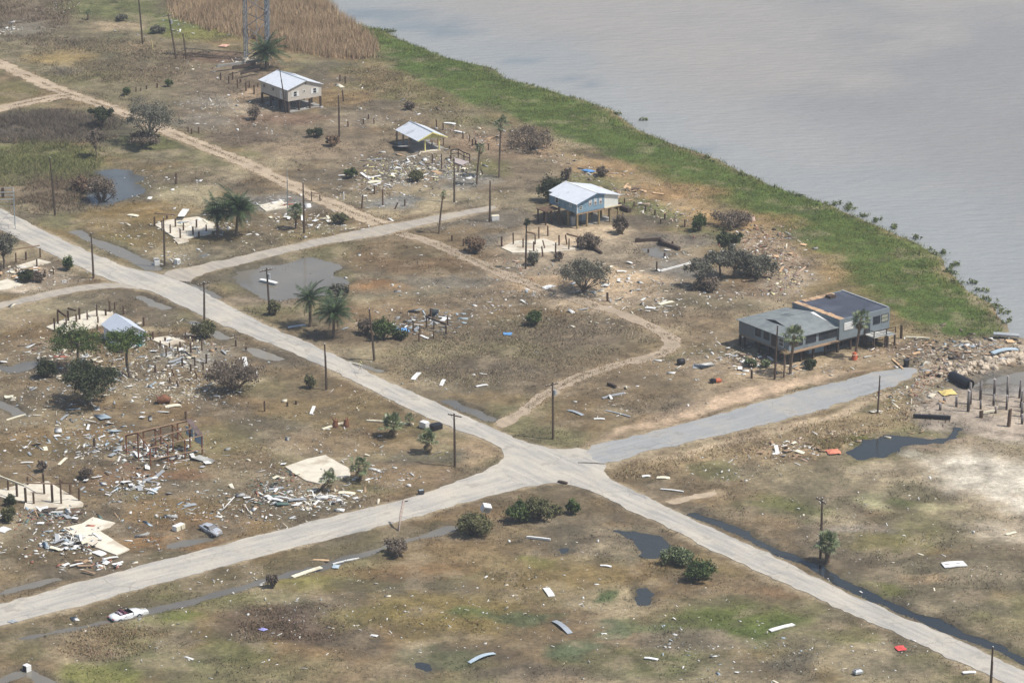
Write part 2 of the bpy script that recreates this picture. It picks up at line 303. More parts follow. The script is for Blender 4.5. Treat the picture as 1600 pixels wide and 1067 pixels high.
    PL([(1430, 640), (1450, 615), (1490, 610), (1520, 600), (1600, 596), (1720, 600), (1720, 690), (1600, 692), (1540, 682), (1480, 672), (1430, 668)], c(160, 146, 132), 1, 1.5), BR(1560, 672, 70, 9, c(172, 156, 140), .8), BR(1590, 600, 60, 16, c(142, 138, 136), .8), BR(1550, 588, 20, 6, c(112, 112, 114), .7), BR(1480, 655, 60, 6, c(150, 136, 122), .6), BR(1440, 690, 60, 8, c(170, 148, 128), .8),
    PL([(1420, 580), (1440, 545), (1500, 530), (1600, 525), (1700, 525), (1700, 560), (1600, 575), (1530, 590), (1500, 600), (1450, 605), (1430, 620), (1400, 615)], c(150, 134, 114), .9, 2), BR(1410, 545, 50, 10, c(140, 118, 96), .8), BR(1470, 530, 60, 7, c(146, 130, 100), .7),
]
for b in PAINT:
    if b[0] == 'e':
        _, px, py, rx, ry, col, k, soft = b
        cx, cy = g2(px, py); s = ppm(px, py)
        dep = CAMH / math.hypot(math.hypot(cx, cy), CAMH)
        ax, ay = rx / s * 1.1, ry / s / dep * 1.1
        m = local([(cx - ax, cy - ay), (cx + ax, cy + ay)], 8, lambda m: k * (1 - sstep(1 - soft, 1 + soft, np.hypot((X[m] + wx[m] * 1.5 - cx) / ax, (Y[m] + wy[m] * 1.5 - cy) / ay) + (n_sm[m] - .5) * .5)), 0)
        blend(m, col)
    else:
        _, pts, col, k, soft = b
        wp = W(pts)
        blend(local(wp, 12, lambda m: k * (1 - sstep(-soft, soft, sdist(XW[m], YW[m], wp) + (n_sm[m] - .5) * soft)), 0), col)

# fine mottling of the cover itself: thin dark and pale patches, leaf litter, drifted silt
mo = fbm(X, Y, 2.4, 3, 91); mo2 = fbm(X, Y, 5.5, 3, 95)
bayd = np.full(X.shape, 50.0); bayd[core] = sdist(XW[core] * .35 + X[core] * .65, YW[core] * .35 + Y[core] * .65, BAY)
far = ~core
bayd[far] = sdist(X[far], Y[far], BAY)
COL *= (1 + (mo - .5) * 1.0)[:, None]
blend(sstep(.58, .72, mo2) * .35, c(98, 86, 72)); blend(sstep(.60, .74, fbm(X, Y, 4.2, 3, 99)) * .35, c(160, 142, 118))

# relief
Z = (n_mid - .5) * .22 + (n_sm - .5) * .16 + (mo - .5) * .10
roadd = np.full(X.shape, 30.0)
for R in ALLROADS:
    roadd = np.minimum(roadd, local(R, 14, lambda m: sdist(X[m], Y[m], R), 30))
trackd = np.full(X.shape, 30.0)
for pts, wd in TRACKS_W:
    trackd = np.minimum(trackd, local(pts, 10, lambda m: seg_dist(X[m], Y[m], pts, False) - wd / 2, 30))
flat = 1 - sstep(0.5, 3.5, np.minimum(roadd, trackd))
Z *= 1 - flat
Z += .06 * (1 - sstep(0, 2.5, roadd))
# dusty verges along the roads
blend((1 - sstep(-.6, 1.0, roadd + (n_sm - .5) * 2.4 + (n_mid - .55) * 3)) * .85, c(188, 170, 142))
blend((1 - sstep(.3, 3.0, roadd + (n_mid - .5) * 3)) * .35, c(112, 94, 72))
blend((1 - sstep(-.5, 1.1, trackd + (n_sm - .5) * 2.5)) * .6, c(168, 146, 118))
wet = np.zeros(X.shape)
for pts, wd, k in DITCH_W:
    d = local(pts, 9, lambda m: seg_dist(XW[m] * .3 + X[m] * .7, YW[m] * .3 + Y[m] * .7, pts, False), 30)
    dd = 1 - sstep(wd * .12, wd * .5 + .75, d + (n_sm - .5) * 1.6)
    Z -= (.45 + .55 * n_mid) * dd
    wet = np.maximum(wet, 1 - sstep(wd * .5, wd * .5 + 1.8, d + (n_sm - .5) * 1.5))
for pts, k in POND_W:
    d = local(pts, 12, lambda m: sdist(XW[m] * .5 + X[m] * .5, YW[m] * .5 + Y[m] * .5, pts), 30)
    Z -= (.40 if k != 'dark' else .56) * (1 - sstep(-1.6, 1.8, d + (n_mid - .5) * 4.0 + (n_sm - .5) * 2.4))
    wet = np.maximum(wet, 1 - sstep(-.5, 2.2, d + (n_sm - .5) * 2))
blend(wet * .55, c(98, 90, 78))
Z -= .16 * (1 - sstep(0, 22, bayd)) * (1 - flat)
Z -= 2.2 * (1 - sstep(-7, 0.6, bayd))
Z[far & (bayd > 0)] *= .3

GZ = Z.reshape(shape)
ix0 = len(outer(0, X0)); iy0 = len(outer(Y1, Y0))
CZ = GZ[iy0:iy0 + len(ys), ix0:ix0 + len(xs)]
CC = COL.reshape(shape + (3,))[iy0:iy0 + len(ys), ix0:ix0 + len(xs)]
CB = bayd.reshape(shape)[iy0:iy0 + len(ys), ix0:ix0 + len(xs)]
CRD = np.minimum(roadd, trackd).reshape(shape)[iy0:iy0 + len(ys), ix0:ix0 + len(xs)]
CW = wet.reshape(shape)[iy0:iy0 + len(ys), ix0:ix0 + len(xs)]


def samp(F, x, y):
    i = np.clip(np.round((np.asarray(x) - X0) / CELL).astype(int), 0, F.shape[1] - 1)
    j = np.clip(np.round((np.asarray(y) - Y0) / CELL).astype(int), 0, F.shape[0] - 1)
    return F[j, i]


def zat(x, y):
    return float(samp(CZ, x, y))


def P(px, py, dz=0.0):
    x, y = g2(px, py)
    return Vector((x, y, zat(x, y) + dz))

# ------------------------------------------------------------------ materials
def nodes(name):
    m = bpy.data.materials.new(name); m.use_nodes = True
    t = m.node_tree
    return m, t, t.nodes['Principled BSDF']


def tex_noise(t, scale, detail=3, vec=None, rough=.55):
    n = t.nodes.new('ShaderNodeTexNoise'); n.inputs['Scale'].default_value = scale; n.inputs['Detail'].default_value = detail
    n.inputs['Roughness'].default_value = rough
    if vec: t.links.new(vec, n.inputs['Vector'])
    return n


def ramp(t, fac, stops):
    r = t.nodes.new('ShaderNodeValToRGB'); e = r.color_ramp.elements
    while len(e) < len(stops): e.new(.5)
    for k, (p, col) in zip(e, stops):
        k.position = p; k.color = (*col, 1) if len(col) == 3 else col
    t.links.new(fac, r.inputs[0])
    return r


def mixc(t, fac, a, b, mode='MIX'):
    n = t.nodes.new('ShaderNodeMix'); n.data_type = 'RGBA'; n.blend_type = mode
    for v, i in ((fac, 0), (a, 6), (b, 7)):
        if hasattr(v, 'is_linked') or isinstance(v, bpy.types.NodeSocket): t.links.new(v, n.inputs[i])
        elif i == 0: n.inputs[0].default_value = v
        else: n.inputs[i].default_value = (*v, 1)
    return n.outputs[2]


def mat(name, col, rough=.8, var=.25, scale=1.5, bump=0.0, metal=0.0, spec=.3, col2=None, stretch=None, byobj=0.0, thr=.5):
    """a painted, weathered or woody surface: colour broken by two noises, optionally mottled with col2"""
    m, t, b = nodes(name)
    tc = t.nodes.new('ShaderNodeTexCoord'); v = tc.outputs['Object']
    if stretch:
        mp = t.nodes.new('ShaderNodeMapping'); mp.inputs['Scale'].default_value = stretch
        t.links.new(v, mp.inputs[0]); v = mp.outputs[0]
    n1 = tex_noise(t, scale, 4, v)
    d = tuple(x * (1 - var) for x in col); l = tuple(min(1, x * (1 + var)) for x in col)
    o = ramp(t, n1.outputs[0], [(.3, d), (.7, l)]).outputs[0]
    if col2:
        n2 = tex_noise(t, scale * .45, 5, v)
        f = ramp(t, n2.outputs[0], [(thr, (0, 0, 0)), (thr + .12, (1, 1, 1))]).outputs[0]
        o = mixc(t, f, o, col2)
    if byobj:
        oi = t.nodes.new('ShaderNodeObjectInfo')
        f = ramp(t, oi.outputs['Random'], [(0, (1 - byobj,) * 3), (1, (1 + byobj,) * 3)]).outputs[0]
        o = mixc(t, 1.0, o, f, 'MULTIPLY')
    t.links.new(o, b.inputs['Base Color'])
    b.inputs['Roughness'].default_value = rough; b.inputs['Metallic'].default_value = metal
    b.inputs['Specular IOR Level'].default_value = spec
    if bump:
        bp = t.nodes.new('ShaderNodeBump'); bp.inputs['Strength'].default_value = bump; bp.inputs['Distance'].default_value = .05
        n3 = tex_noise(t, scale * 6, 3, v); t.links.new(n3.outputs[0], bp.inputs['Height']); t.links.new(bp.outputs[0], b.inputs['Normal'])
    return m


def siding(name, col, pitch=.2, axis='Z', var=.12, col2=None, metal=0.0, rough=.7, depth=.02):
    """boards or ribs at a fixed pitch"""
    m = mat(name, col, rough, var, .9, 0, metal, .3, col2, None, 0, .56)
    t = m.node_tree; b = t.nodes['Principled BSDF']
    tc = t.nodes.new('ShaderNodeTexCoord')
    wv = t.nodes.new('ShaderNodeTexWave'); wv.wave_type = 'BANDS'; wv.bands_direction = axis; wv.wave_profile = 'SAW'
    wv.inputs['Scale'].default_value = .314 / pitch / 1.0; wv.inputs['Distortion'].default_value = 0
    t.links.new(tc.outputs['Object'], wv.inputs['Vector'])
    bp = t.nodes.new('ShaderNodeBump'); bp.inputs['Strength'].default_value = .6; bp.inputs['Distance'].default_value = depth
    t.links.new(wv.outputs[0], bp.inputs['Height']); t.links.new(bp.outputs[0], b.inputs['Normal'])
    return m


def leafmat(name, col, col2, rough=.75, scale=.7, trans=.25):
    """leaves: colour varies clump by clump and tree by tree, a little light comes through"""
    m, t, b = nodes(name)
    geo = t.nodes.new('ShaderNodeNewGeometry')
    n1 = tex_noise(t, scale, 4, geo.outputs['Position'])
    o = ramp(t, n1.outputs[0], [(.32, col), (.68, col2)]).outputs[0]
    f = ramp(t, geo.outputs['Random Per Island'], [(0, (.62,) * 3), (1, (1.35,) * 3)]).outputs[0]
    o = mixc(t, 1.0, o, f, 'MULTIPLY')
    t.links.new(o, b.inputs['Base Color'])
    b.inputs['Roughness'].default_value = rough; b.inputs['Specular IOR Level'].default_value = .25
    tr = t.nodes.new('ShaderNodeBsdfTranslucent'); t.links.new(o, tr.inputs[0])
    ms = t.nodes.new('ShaderNodeMixShader'); ms.inputs[0].default_value = trans
    t.links.new(b.outputs[0], ms.inputs[1]); t.links.new(tr.outputs[0], ms.inputs[2])
    t.links.new(ms.outputs[0], t.nodes['Material Output'].inputs[0])
    return m


def attrmat(name, rough=.9, fine=7.0, amp=.36, bump=.5, dist=.12, trans=0.0):
    """the cover colour stored at each point, broken up by fine noise"""
    m, t, b = nodes(name)
    at = t.nodes.new('ShaderNodeAttribute'); at.attribute_name = 'Col'
    geo = t.nodes.new('ShaderNodeNewGeometry'); v = geo.outputs['Position']
    n1 = tex_noise(t, fine, 4, v, .7); n2 = tex_noise(t, fine * .21, 5, v, .65)
    f1 = ramp(t, n1.outputs[0], [(.28, (1 - amp,) * 3), (.72, (1 + amp,) * 3)]).outputs[0]
    f2 = ramp(t, n2.outputs[0], [(.30, (1 - amp * .9, 1 - amp * .95, 1 - amp)), (.70, (1 + amp * .9, 1 + amp * .8, 1 + amp * .7))]).outputs[0]
    o = mixc(t, 1.0, mixc(t, 1.0, at.outputs['Color'], f1, 'MULTIPLY'), f2, 'MULTIPLY')
    n3 = tex_noise(t, fine * .11, 6, v, .75)                       # separate clumps of rank grass and bare scuffs
    o = mixc(t, 1.0, o, ramp(t, n3.outputs[0], [(.40, (1.16, 1.15, 1.12)), (.46, (1, 1, 1)), (.56, (1, 1, 1)), (.62, (.74, .77, .70))]).outputs[0], 'MULTIPLY')
    t.links.new(o, b.inputs['Base Color']); b.inputs['Roughness'].default_value = rough; b.inputs['Specular IOR Level'].default_value = .12
    bp = t.nodes.new('ShaderNodeBump'); bp.inputs['Strength'].default_value = bump; bp.inputs['Distance'].default_value = dist
    t.links.new(n1.outputs[0], bp.inputs['Height']); t.links.new(bp.outputs[0], b.inputs['Normal'])
    return m


def plantmat(name, trans=.2, soft=False):
    m, t, b = nodes(name)
    at = t.nodes.new('ShaderNodeAttribute'); at.attribute_name = 'Col'
    t.links.new(at.outputs['Color'], b.inputs['Base Color']); b.inputs['Roughness'].default_value = .85; b.inputs['Specular IOR Level'].default_value = .1
    if soft:                                    # a tuft of many blades takes the light like a soft mound
        g = t.nodes.new('ShaderNodeNewGeometry'); a = t.nodes.new('ShaderNodeVectorMath'); a.operation = 'MULTIPLY_ADD'; a.inputs[1].default_value = (.5, .5, .5); a.inputs[2].default_value = (0, 0, .9)
        n = t.nodes.new('ShaderNodeVectorMath'); n.operation = 'NORMALIZE'; t.links.new(g.outputs['Normal'], a.inputs[0]); t.links.new(a.outputs[0], n.inputs[0]); t.links.new(n.outputs[0], b.inputs['Normal'])
    tr = t.nodes.new('ShaderNodeBsdfTranslucent'); t.links.new(at.outputs['Color'], tr.inputs[0])
    ms = t.nodes.new('ShaderNodeMixShader'); ms.inputs[0].default_value = trans
    t.links.new(b.outputs[0], ms.inputs[1]); t.links.new(tr.outputs[0], ms.inputs[2]); t.links.new(ms.outputs[0], t.nodes['Material Output'].inputs[0])
    return m


# ------------------------------------------------------------------ meshes and objects
def raw(name, V, F, m=None, parent=None, cols=None, smooth=False):
    """one mesh object from numpy arrays; every face has the same number of corners"""
    V = np.asarray(V, np.float32); F = np.asarray(F, np.int32)
    me = bpy.data.meshes.new(name)
    k = F.shape[1]
    me.vertices.add(len(V)); me.vertices.foreach_set('co', V.ravel())
    me.loops.add(F.size); me.loops.foreach_set('vertex_index', F.ravel())
    me.polygons.add(len(F)); me.polygons.foreach_set('loop_start', np.arange(0, F.size, k, dtype=np.int32))
    me.update(calc_edges=True)
    if smooth: me.polygons.foreach_set('use_smooth', np.ones(len(F), bool))
    if cols is not None:
        a = me.color_attributes.new('Col', 'FLOAT_COLOR', 'POINT')
        a.data.foreach_set('color', np.hstack([cols, np.ones((len(V), 1))]).astype(np.float32).ravel())
    if m: me.materials.append(m)
    o = bpy.data.objects.new(name, me); C.objects.link(o)
    if parent: o.parent = parent
    return o


class MB:
    """gathers boxes, bars, tubes and sheets into ONE mesh"""
    def __init__(s): s.v = []; s.f = []; s.sm = []
    def add(s, vs, fs, sm=False):
        n = len(s.v); s.v += [tuple(p) for p in vs]; s.f += [tuple(i + n for i in q) for q in fs]; s.sm += [sm] * len(fs)
        return s
    def box(s, x0, x1, y0, y1, z0, z1):
        return s.add([(x0, y0, z0), (x1, y0, z0), (x1, y1, z0), (x0, y1, z0), (x0, y0, z1), (x1, y0, z1), (x1, y1, z1), (x0, y1, z1)],
                     [(0, 3, 2, 1), (4, 5, 6, 7), (0, 1, 5, 4), (1, 2, 6, 5), (2, 3, 7, 6), (3, 0, 4, 7)])
    def bar(s, a, b, w, h=None, up=(0, 0, 1)):
        a = Vector(a); b = Vector(b); d = (b - a).normalized(); u = Vector(up)
        if abs(d.dot(u)) > .95: u = Vector((1, 0, 0))
        r = d.cross(u).normalized() * w / 2; u = r.cross(d).normalized() * (h or w) / 2
        c = [a - r - u, a + r - u, a + r + u, a - r + u, b - r - u, b + r - u, b + r + u, b - r + u]
        return s.add(c, [(0, 1, 2, 3), (7, 6, 5, 4), (0, 4, 5, 1), (1, 5, 6, 2), (2, 6, 7, 3), (3, 7, 4, 0)])
    def tube(s, pts, rs, n=8, cap=True):
        pts = [Vector(p) for p in pts]; vs = []; fs = []
        for i, p in enumerate(pts):
            d = (pts[min(i + 1, len(pts) - 1)] - pts[max(i - 1, 0)]).normalized()
            u = Vector((0, 0, 1)) if abs(d.z) < .9 else Vector((1, 0, 0))
            a = d.cross(u).normalized(); b = d.cross(a).normalized()
            r = rs[i] if hasattr(rs, '__len__') else rs
            vs += [p + (a * math.cos(2 * math.pi * k / n) + b * math.sin(2 * math.pi * k / n)) * r for k in range(n)]
        for i in range(len(pts) - 1):
            for k in range(n):
                k2 = (k + 1) % n
                fs.append((i * n + k, i * n + k2, (i + 1) * n + k2, (i + 1) * n + k))
        s.add(vs, fs, True)
        if cap:
            m = len(pts) - 1
            s.add(vs[:n], [tuple(range(n))]); s.add(vs[m * n:], [tuple(range(n - 1, -1, -1))])
        return s
    def sheet(s, pts, th):
        """a flat polygon given its thickness along its normal"""
        p = [Vector(q) for q in pts]; nrm = (p[1] - p[0]).cross(p[2] - p[0]).normalized() * th
        n = len(p); q = [a + nrm for a in p]
        return s.add(p + q, [tuple(range(n - 1, -1, -1)), tuple(range(n, 2 * n))] + [(i, (i + 1) % n, n + (i + 1) % n, n + i) for i in range(n)])
    def build(s, name, m, parent=None):
        me = bpy.data.meshes.new(name); me.from_pydata(s.v, [], s.f); me.update()
        me.polygons.foreach_set('use_smooth', s.sm)
        me.materials.append(m)
        o = bpy.data.objects.new(name, me); C.objects.link(o)
        if parent: o.parent = parent
        return o


def tag(o, label, cat, group=None, kind=None):
    if label: o['label'] = label
    if cat: o['category'] = cat
    if group: o['group'] = group
    if kind: o['kind'] = kind
    return o


def thing(name, label, cat, loc, rz=0.0, group=None):
    o = bpy.data.objects.new(name, None); o.location = loc; o.rotation_euler = (0, 0, rz); o.empty_display_size = .3
    C.objects.link(o)
    return tag(o, label, cat, group)


def struct(o):
    o['kind'] = 'structure'; return o


def dup(o, loc=None, rot=None, scale=None, label=None, group=None):
    def cp(a, par):
        b = a.copy(); C.objects.link(b)
        if par: b.parent = par
        for ch in a.children: cp(ch, b)
        return b
    r = cp(o, None)
    if loc is not None: r.location = loc
    if rot is not None: r.rotation_euler = rot
    if scale is not None: r.scale = scale if hasattr(scale, '__len__') else (scale,) * 3
    if label: r['label'] = label
    if group: r['group'] = group
    return r


# ------------------------------------------------------------------ the ground, roads and water as objects
ny, nx = shape
idx = np.arange(ny * nx).reshape(shape)
FQ = np.stack([idx[:-1, :-1], idx[:-1, 1:], idx[1:, 1:], idx[1:, :-1]], -1).reshape(-1, 4)
ground = struct(raw('ground', np.stack([X, Y, Z], 1), FQ, attrmat('ground_cover'), None, COL, True))


def roadmat(name, col, col2, dirty, rough=.9, along=53.0):
    m, t, b = nodes(name)
    geo = t.nodes.new('ShaderNodeNewGeometry'); v = geo.outputs['Position']
    mp = t.nodes.new('ShaderNodeMapping'); mp.inputs['Rotation'].default_value = (0, 0, math.radians(along)); t.links.new(v, mp.inputs[0])
    mp2 = t.nodes.new('ShaderNodeMapping'); mp2.inputs['Scale'].default_value = (.12, 1.1, 1); t.links.new(mp.outputs[0], mp2.inputs[0])
    n1 = tex_noise(t, .9, 5, mp2.outputs[0], .6); n2 = tex_noise(t, .16, 5, v, .65); n3 = tex_noise(t, 6, 3, v, .7)
    o = ramp(t, n1.outputs[0], [(.32, col), (.68, col2)]).outputs[0]
    o = mixc(t, ramp(t, n2.outputs[0], [(.45, (0, 0, 0)), (.68, (.8, .8, .8))]).outputs[0], o, dirty)
    o = mixc(t, 1.0, o, ramp(t, n3.outputs[0], [(.3, (.84,) * 3), (.7, (1.12,) * 3)]).outputs[0], 'MULTIPLY')
    vo = t.nodes.new('ShaderNodeTexVoronoi'); vo.feature = 'DISTANCE_TO_EDGE'; vo.inputs['Scale'].default_value = .3; t.links.new(v, vo.inputs['Vector'])   # tar-sealed cracks
    n5 = tex_noise(t, .11, 3, v); cr = ramp(t, vo.outputs['Distance'], [(.0, (1, 1, 1)), (.035, (0, 0, 0))]).outputs[0]
    o = mixc(t, mixc(t, 1.0, cr, ramp(t, n5.outputs[0], [(.50, (0, 0, 0)), (.62, (.45, .45, .45))]).outputs[0], 'MULTIPLY'), o, tuple(x * .45 for x in col))
    n6 = tex_noise(t, .32, 4, v, .6); o = mixc(t, ramp(t, n6.outputs[0], [(.58, (0, 0, 0)), (.66, (.5, .5, .5))]).outputs[0], o, tuple(x * .74 for x in col))
    t.links.new(o, b.inputs['Base Color']); b.inputs['Roughness'].default_value = rough; b.inputs['Specular IOR Level'].default_value = .2
    bp = t.nodes.new('ShaderNodeBump'); bp.inputs['Strength'].default_value = .3; bp.inputs['Distance'].default_value = .03
    t.links.new(n3.outputs[0], bp.inputs['Height']); t.links.new(bp.outputs[0], b.inputs['Normal'])
    return m


def jag(pts, step, amp, seed):
    out = []
    n = len(pts)
    for i in range(n):
        a = Vector(pts[i]); b = Vector(pts[(i + 1) % n]); L = (b - a).length; k = max(1, int(L / step))
        for j in range(k):
            out.append(a + (b - a) * j / k)
    arr = np.array([(p.x, p.y) for p in out])
    dx = (fbm(arr[:, 0], arr[:, 1], 1.8, 3, seed) - .5) * amp * 2; dy = (fbm(arr[:, 0], arr[:, 1], 1.8, 3, seed + 7) - .5) * amp * 2
    return np.stack([arr[:, 0] + dx, arr[:, 1] + dy], 1)


def smooth_poly(pts, it=1):
    for _ in range(it):
        q = []
        for i in range(len(pts)):
            a = Vector(pts[i]); b = Vector(pts[(i + 1) % len(pts)])
            q += [a * .75 + b * .25, a * .25 + b * .75]
        pts = q
    return pts


def flat_poly(name, pts, z, m, amp=.35, seed=5, skirt=.3, step=.6):
    q = jag(smooth_poly(pts, 1), step, amp, seed)
    bm = bmesh.new()
    vs = [bm.verts.new((a, b, z)) for a, b in q]
    lo = [bm.verts.new((a, b, z - skirt)) for a, b in q]
    f = bm.faces.new(vs)
    if f.normal.z < 0: f.normal_flip()
    f.normal_update()
    if f.normal.z < 0: f.normal_flip()
    n = len(vs)
    for i in range(n):
        bm.faces.new((vs[i], vs[(i + 1) % n], lo[(i + 1) % n], lo[i]))
    bmesh.ops.triangulate(bm, faces=[f])
    bmesh.ops.recalc_face_normals(bm, faces=bm.faces[:])
    me = bpy.data.meshes.new(name); bm.to_mesh(me); bm.free(); me.materials.append(m)
    o = bpy.data.objects.new(name, me); C.objects.link(o)
    return struct(o)


RCOL = (lin(150, 148, 143), lin(188, 182, 170), lin(194, 185, 168))
flat_poly('road', ROAD_MAIN, .119, roadmat('chipped_shell_paving', *RCOL), .5, 5)
flat_poly('cross_street', ROAD_CROSS, .111, roadmat('chipped_shell_paving_across', *RCOL, along=-36.5), .5, 45)
flat_poly('pier_road', ROAD_PIER, .122, roadmat('blue_grey_asphalt', lin(142, 144, 144), lin(158, 158, 156), lin(174, 167, 154), along=-36.5), .8, 15)
gm = roadmat('gravel_lane', lin(148, 142, 133), lin(174, 165, 151), lin(182, 170, 150))
flat_poly('gravel_road', ROAD_C1, .105, gm, .6, 25)
flat_poly('gravel_road', ROAD_C2, .125, gm, .6, 35)


def strip(name, pts, wd, z, m, seed):
    pts = [Vector(p) for p in pts]
    for _ in range(2):
        q = [pts[0]]
        for a, b in zip(pts, pts[1:]): q += [a * .75 + b * .25, a * .25 + b * .75]
        pts = q + [pts[-1]]
    L = []; R = []
    for i, p in enumerate(pts):
        d = (pts[min(i + 1, len(pts) - 1)] - pts[max(i - 1, 0)]).normalized(); n = Vector((-d.y, d.x))
        e = 1.0 if 0 < i < len(pts) - 1 else .6
        L.append(p + n * wd / 2 * e); R.append(p - n * wd / 2 * e)
    return flat_poly(name, L + R[::-1], z, m, .95, seed, .25, .5)


tm = roadmat('sandy_track', lin(168, 152, 130), lin(190, 171, 146), lin(146, 130, 108))
tm2 = roadmat('faint_track', lin(156, 142, 122), lin(178, 160, 138), lin(138, 124, 104))
for i, (pts, wd) in enumerate(TRACKS_W):
    strip('dirt_track', pts, wd, [.035, .028, .042, .032, .036][i], tm2 if i in (2, 3) else tm, 50 + i * 9)


def watermat(name, col, rough, wave, wscale, stretch=(1, 1, 1), patch=None, silt=.05, dist=.25, attr=False):
    m, t, b = nodes(name)
    geo = t.nodes.new('ShaderNodeNewGeometry'); v = geo.outputs['Position']
    n0 = tex_noise(t, .018, 5, v, .6)
    o = ramp(t, n0.outputs[0], [(.35, col), (.65, patch or tuple(x * 1.12 for x in col))]).outputs[0]
    if attr:
        at = t.nodes.new('ShaderNodeAttribute'); at.attribute_name = 'Col'; o = at.outputs['Color']
    n9 = tex_noise(t, silt, 6, v, .7); o = mixc(t, 1.0, o, ramp(t, n9.outputs[0], [(.3, (.94, .945, .955)), (.7, (1.05, 1.045, 1.03))]).outputs[0], 'MULTIPLY')
    t.links.new(o, b.inputs['Base Color']); b.inputs['Roughness'].default_value = rough; b.inputs['IOR'].default_value = 1.33
    mp = t.nodes.new('ShaderNodeMapping'); mp.inputs['Scale'].default_value = stretch; mp.inputs['Rotation'].default_value = (0, 0, math.radians(-14)); t.links.new(v, mp.inputs[0])
    n1 = tex_noise(t, wscale, 4, mp.outputs[0], .6)
    bp = t.nodes.new('ShaderNodeBump'); bp.inputs['Strength'].default_value = wave; bp.inputs['Distance'].default_value = dist
    t.links.new(n1.outputs[0], bp.inputs['Height']); t.links.new(bp.outputs[0], b.inputs['Normal'])
    return m


def bay_mesh():
    xs_ = [-3000, -600, -250, -150] + list(np.arange(-140, 141, 4)) + [160, 260, 600, 1500, 9000]
    ys_ = [380, 420] + list(np.arange(440, 861, 5)) + [900, 1100, 2000, 5000, 16000]
    gx, gy = np.meshgrid(np.array(xs_, float), np.array(ys_, float))
    i = np.arange(gx.size).reshape(gx.shape)
    F = np.stack([i[:-1, :-1], i[:-1, 1:], i[1:, 1:], i[1:, :-1]], -1).reshape(-1, 4)
    cx = gx.ravel()[F].mean(1); cy = gy.ravel()[F].mean(1)
    d = sdist(cx, cy, BAY)
    keep = d < 12 + np.where((np.abs(cx) > 160) | (cy > 870), 400, 0)
    F = F[keep]
    u, inv = np.unique(F, return_inverse=True)
    V = np.stack([gx.ravel()[u], gy.ravel()[u], np.full(len(u), -.42)], 1)
    return V, inv.reshape(-1, 4)
V_, F_ = bay_mesh()
# silt and shallows: paler blue-grey water over the sand shelf, dark beds of weed off the far shore
bx0, by0 = V_[:, 0], V_[:, 1]; bd = -sdist(bx0, by0, BAY); nb_ = fbm(bx0, by0, 40, 4, 701)
BC = np.tile(np.array(lin(141, 139, 136, .98)), (len(V_), 1))
def bmix(m, col):
    global BC
    BC += (np.array(col) - BC) * np.clip(m, 0, 1)[:, None]
bmix(sstep(.4, .65, nb_), lin(156, 151, 144, .98))
bmix((1 - sstep(6, 46, bd + (nb_ - .5) * 40)) * .8, lin(150, 153, 152, .98))
for px, py, rx, ry in ((655, 38, 60, 12), (700, 52, 50, 8), (640, 20, 70, 8), (815, 95, 34, 6), (790, 88, 30, 5), (885, 122, 46, 6), (930, 130, 30, 4), (1090, 235, 40, 6), (1260, 283, 26, 4), (1180, 250, 30, 4), (560, 20, 40, 10)):
    ex_, ey_ = g2(px, py); s_ = ppm(px, py); bmix(.6 * (1 - sstep(.4, 1.3, np.hypot((bx0 - ex_) / (rx / s_), (by0 - ey_) / (ry / s_ / .27)) + (fbm(bx0, by0, 9, 4, 711) - .5) * 1.4)), lin(112, 124, 132, .98))
bay = struct(raw('bay_water', V_, F_, watermat('silty_bay', lin(132, 136, 138), 0.22, .7, .6, (.45, 1.1, 1), None, .03, .7, True), None, BC))
WM = {'mud': watermat('muddy_water', lin(98, 95, 88), .06, .04, 1.2, patch=lin(136, 130, 118), silt=.3), 'blue': watermat('clear_water_blue', lin(66, 70, 72), .05, .05, 1.2, patch=lin(104, 106, 104), silt=.4), 'dark': watermat('dark_water', lin(36, 42, 48), .05, .05, 1.0, patch=lin(60, 62, 60), silt=.4)}


def water_sheet(name, pts, k, grow, z=-.30):
    p = [Vector(q) for q in smooth_poly(pts, 1)]
    c0 = sum(p, Vector((0, 0))) / len(p)
    q = [a + (a - c0).normalized() * grow for a in p]
    bm = bmesh.new(); f = bm.faces.new([bm.verts.new((a.x, a.y, z)) for a in q]); f.normal_update()
    if f.normal.z < 0: f.normal_flip()
    bmesh.ops.triangulate(bm, faces=[f])
    me = bpy.data.meshes.new(name); bm.to_mesh(me); bm.free(); me.materials.append(WM[k])
    o = bpy.data.objects.new(name, me); C.objects.link(o)
    return struct(o)


for pts, k in POND_W: water_sheet('pond_water', pts, k, 2.0)
for pts, wd, k in DITCH_W:
    L = []; R = []
    pv = [Vector(p) for p in pts]
    for i, p in enumerate(pv):
        d = (pv[min(i + 1, len(pv) - 1)] - pv[max(i - 1, 0)]).normalized(); n = Vector((-d.y, d.x)) * (wd / 2 + 1.6)
        if i == 0: p = p - d * 2
        if i == len(pv) - 1: p = p + d * 2
        L.append(p + n); R.append(p - n)
    water_sheet('ditch_water', L + R[::-1], k, 0, -.305)

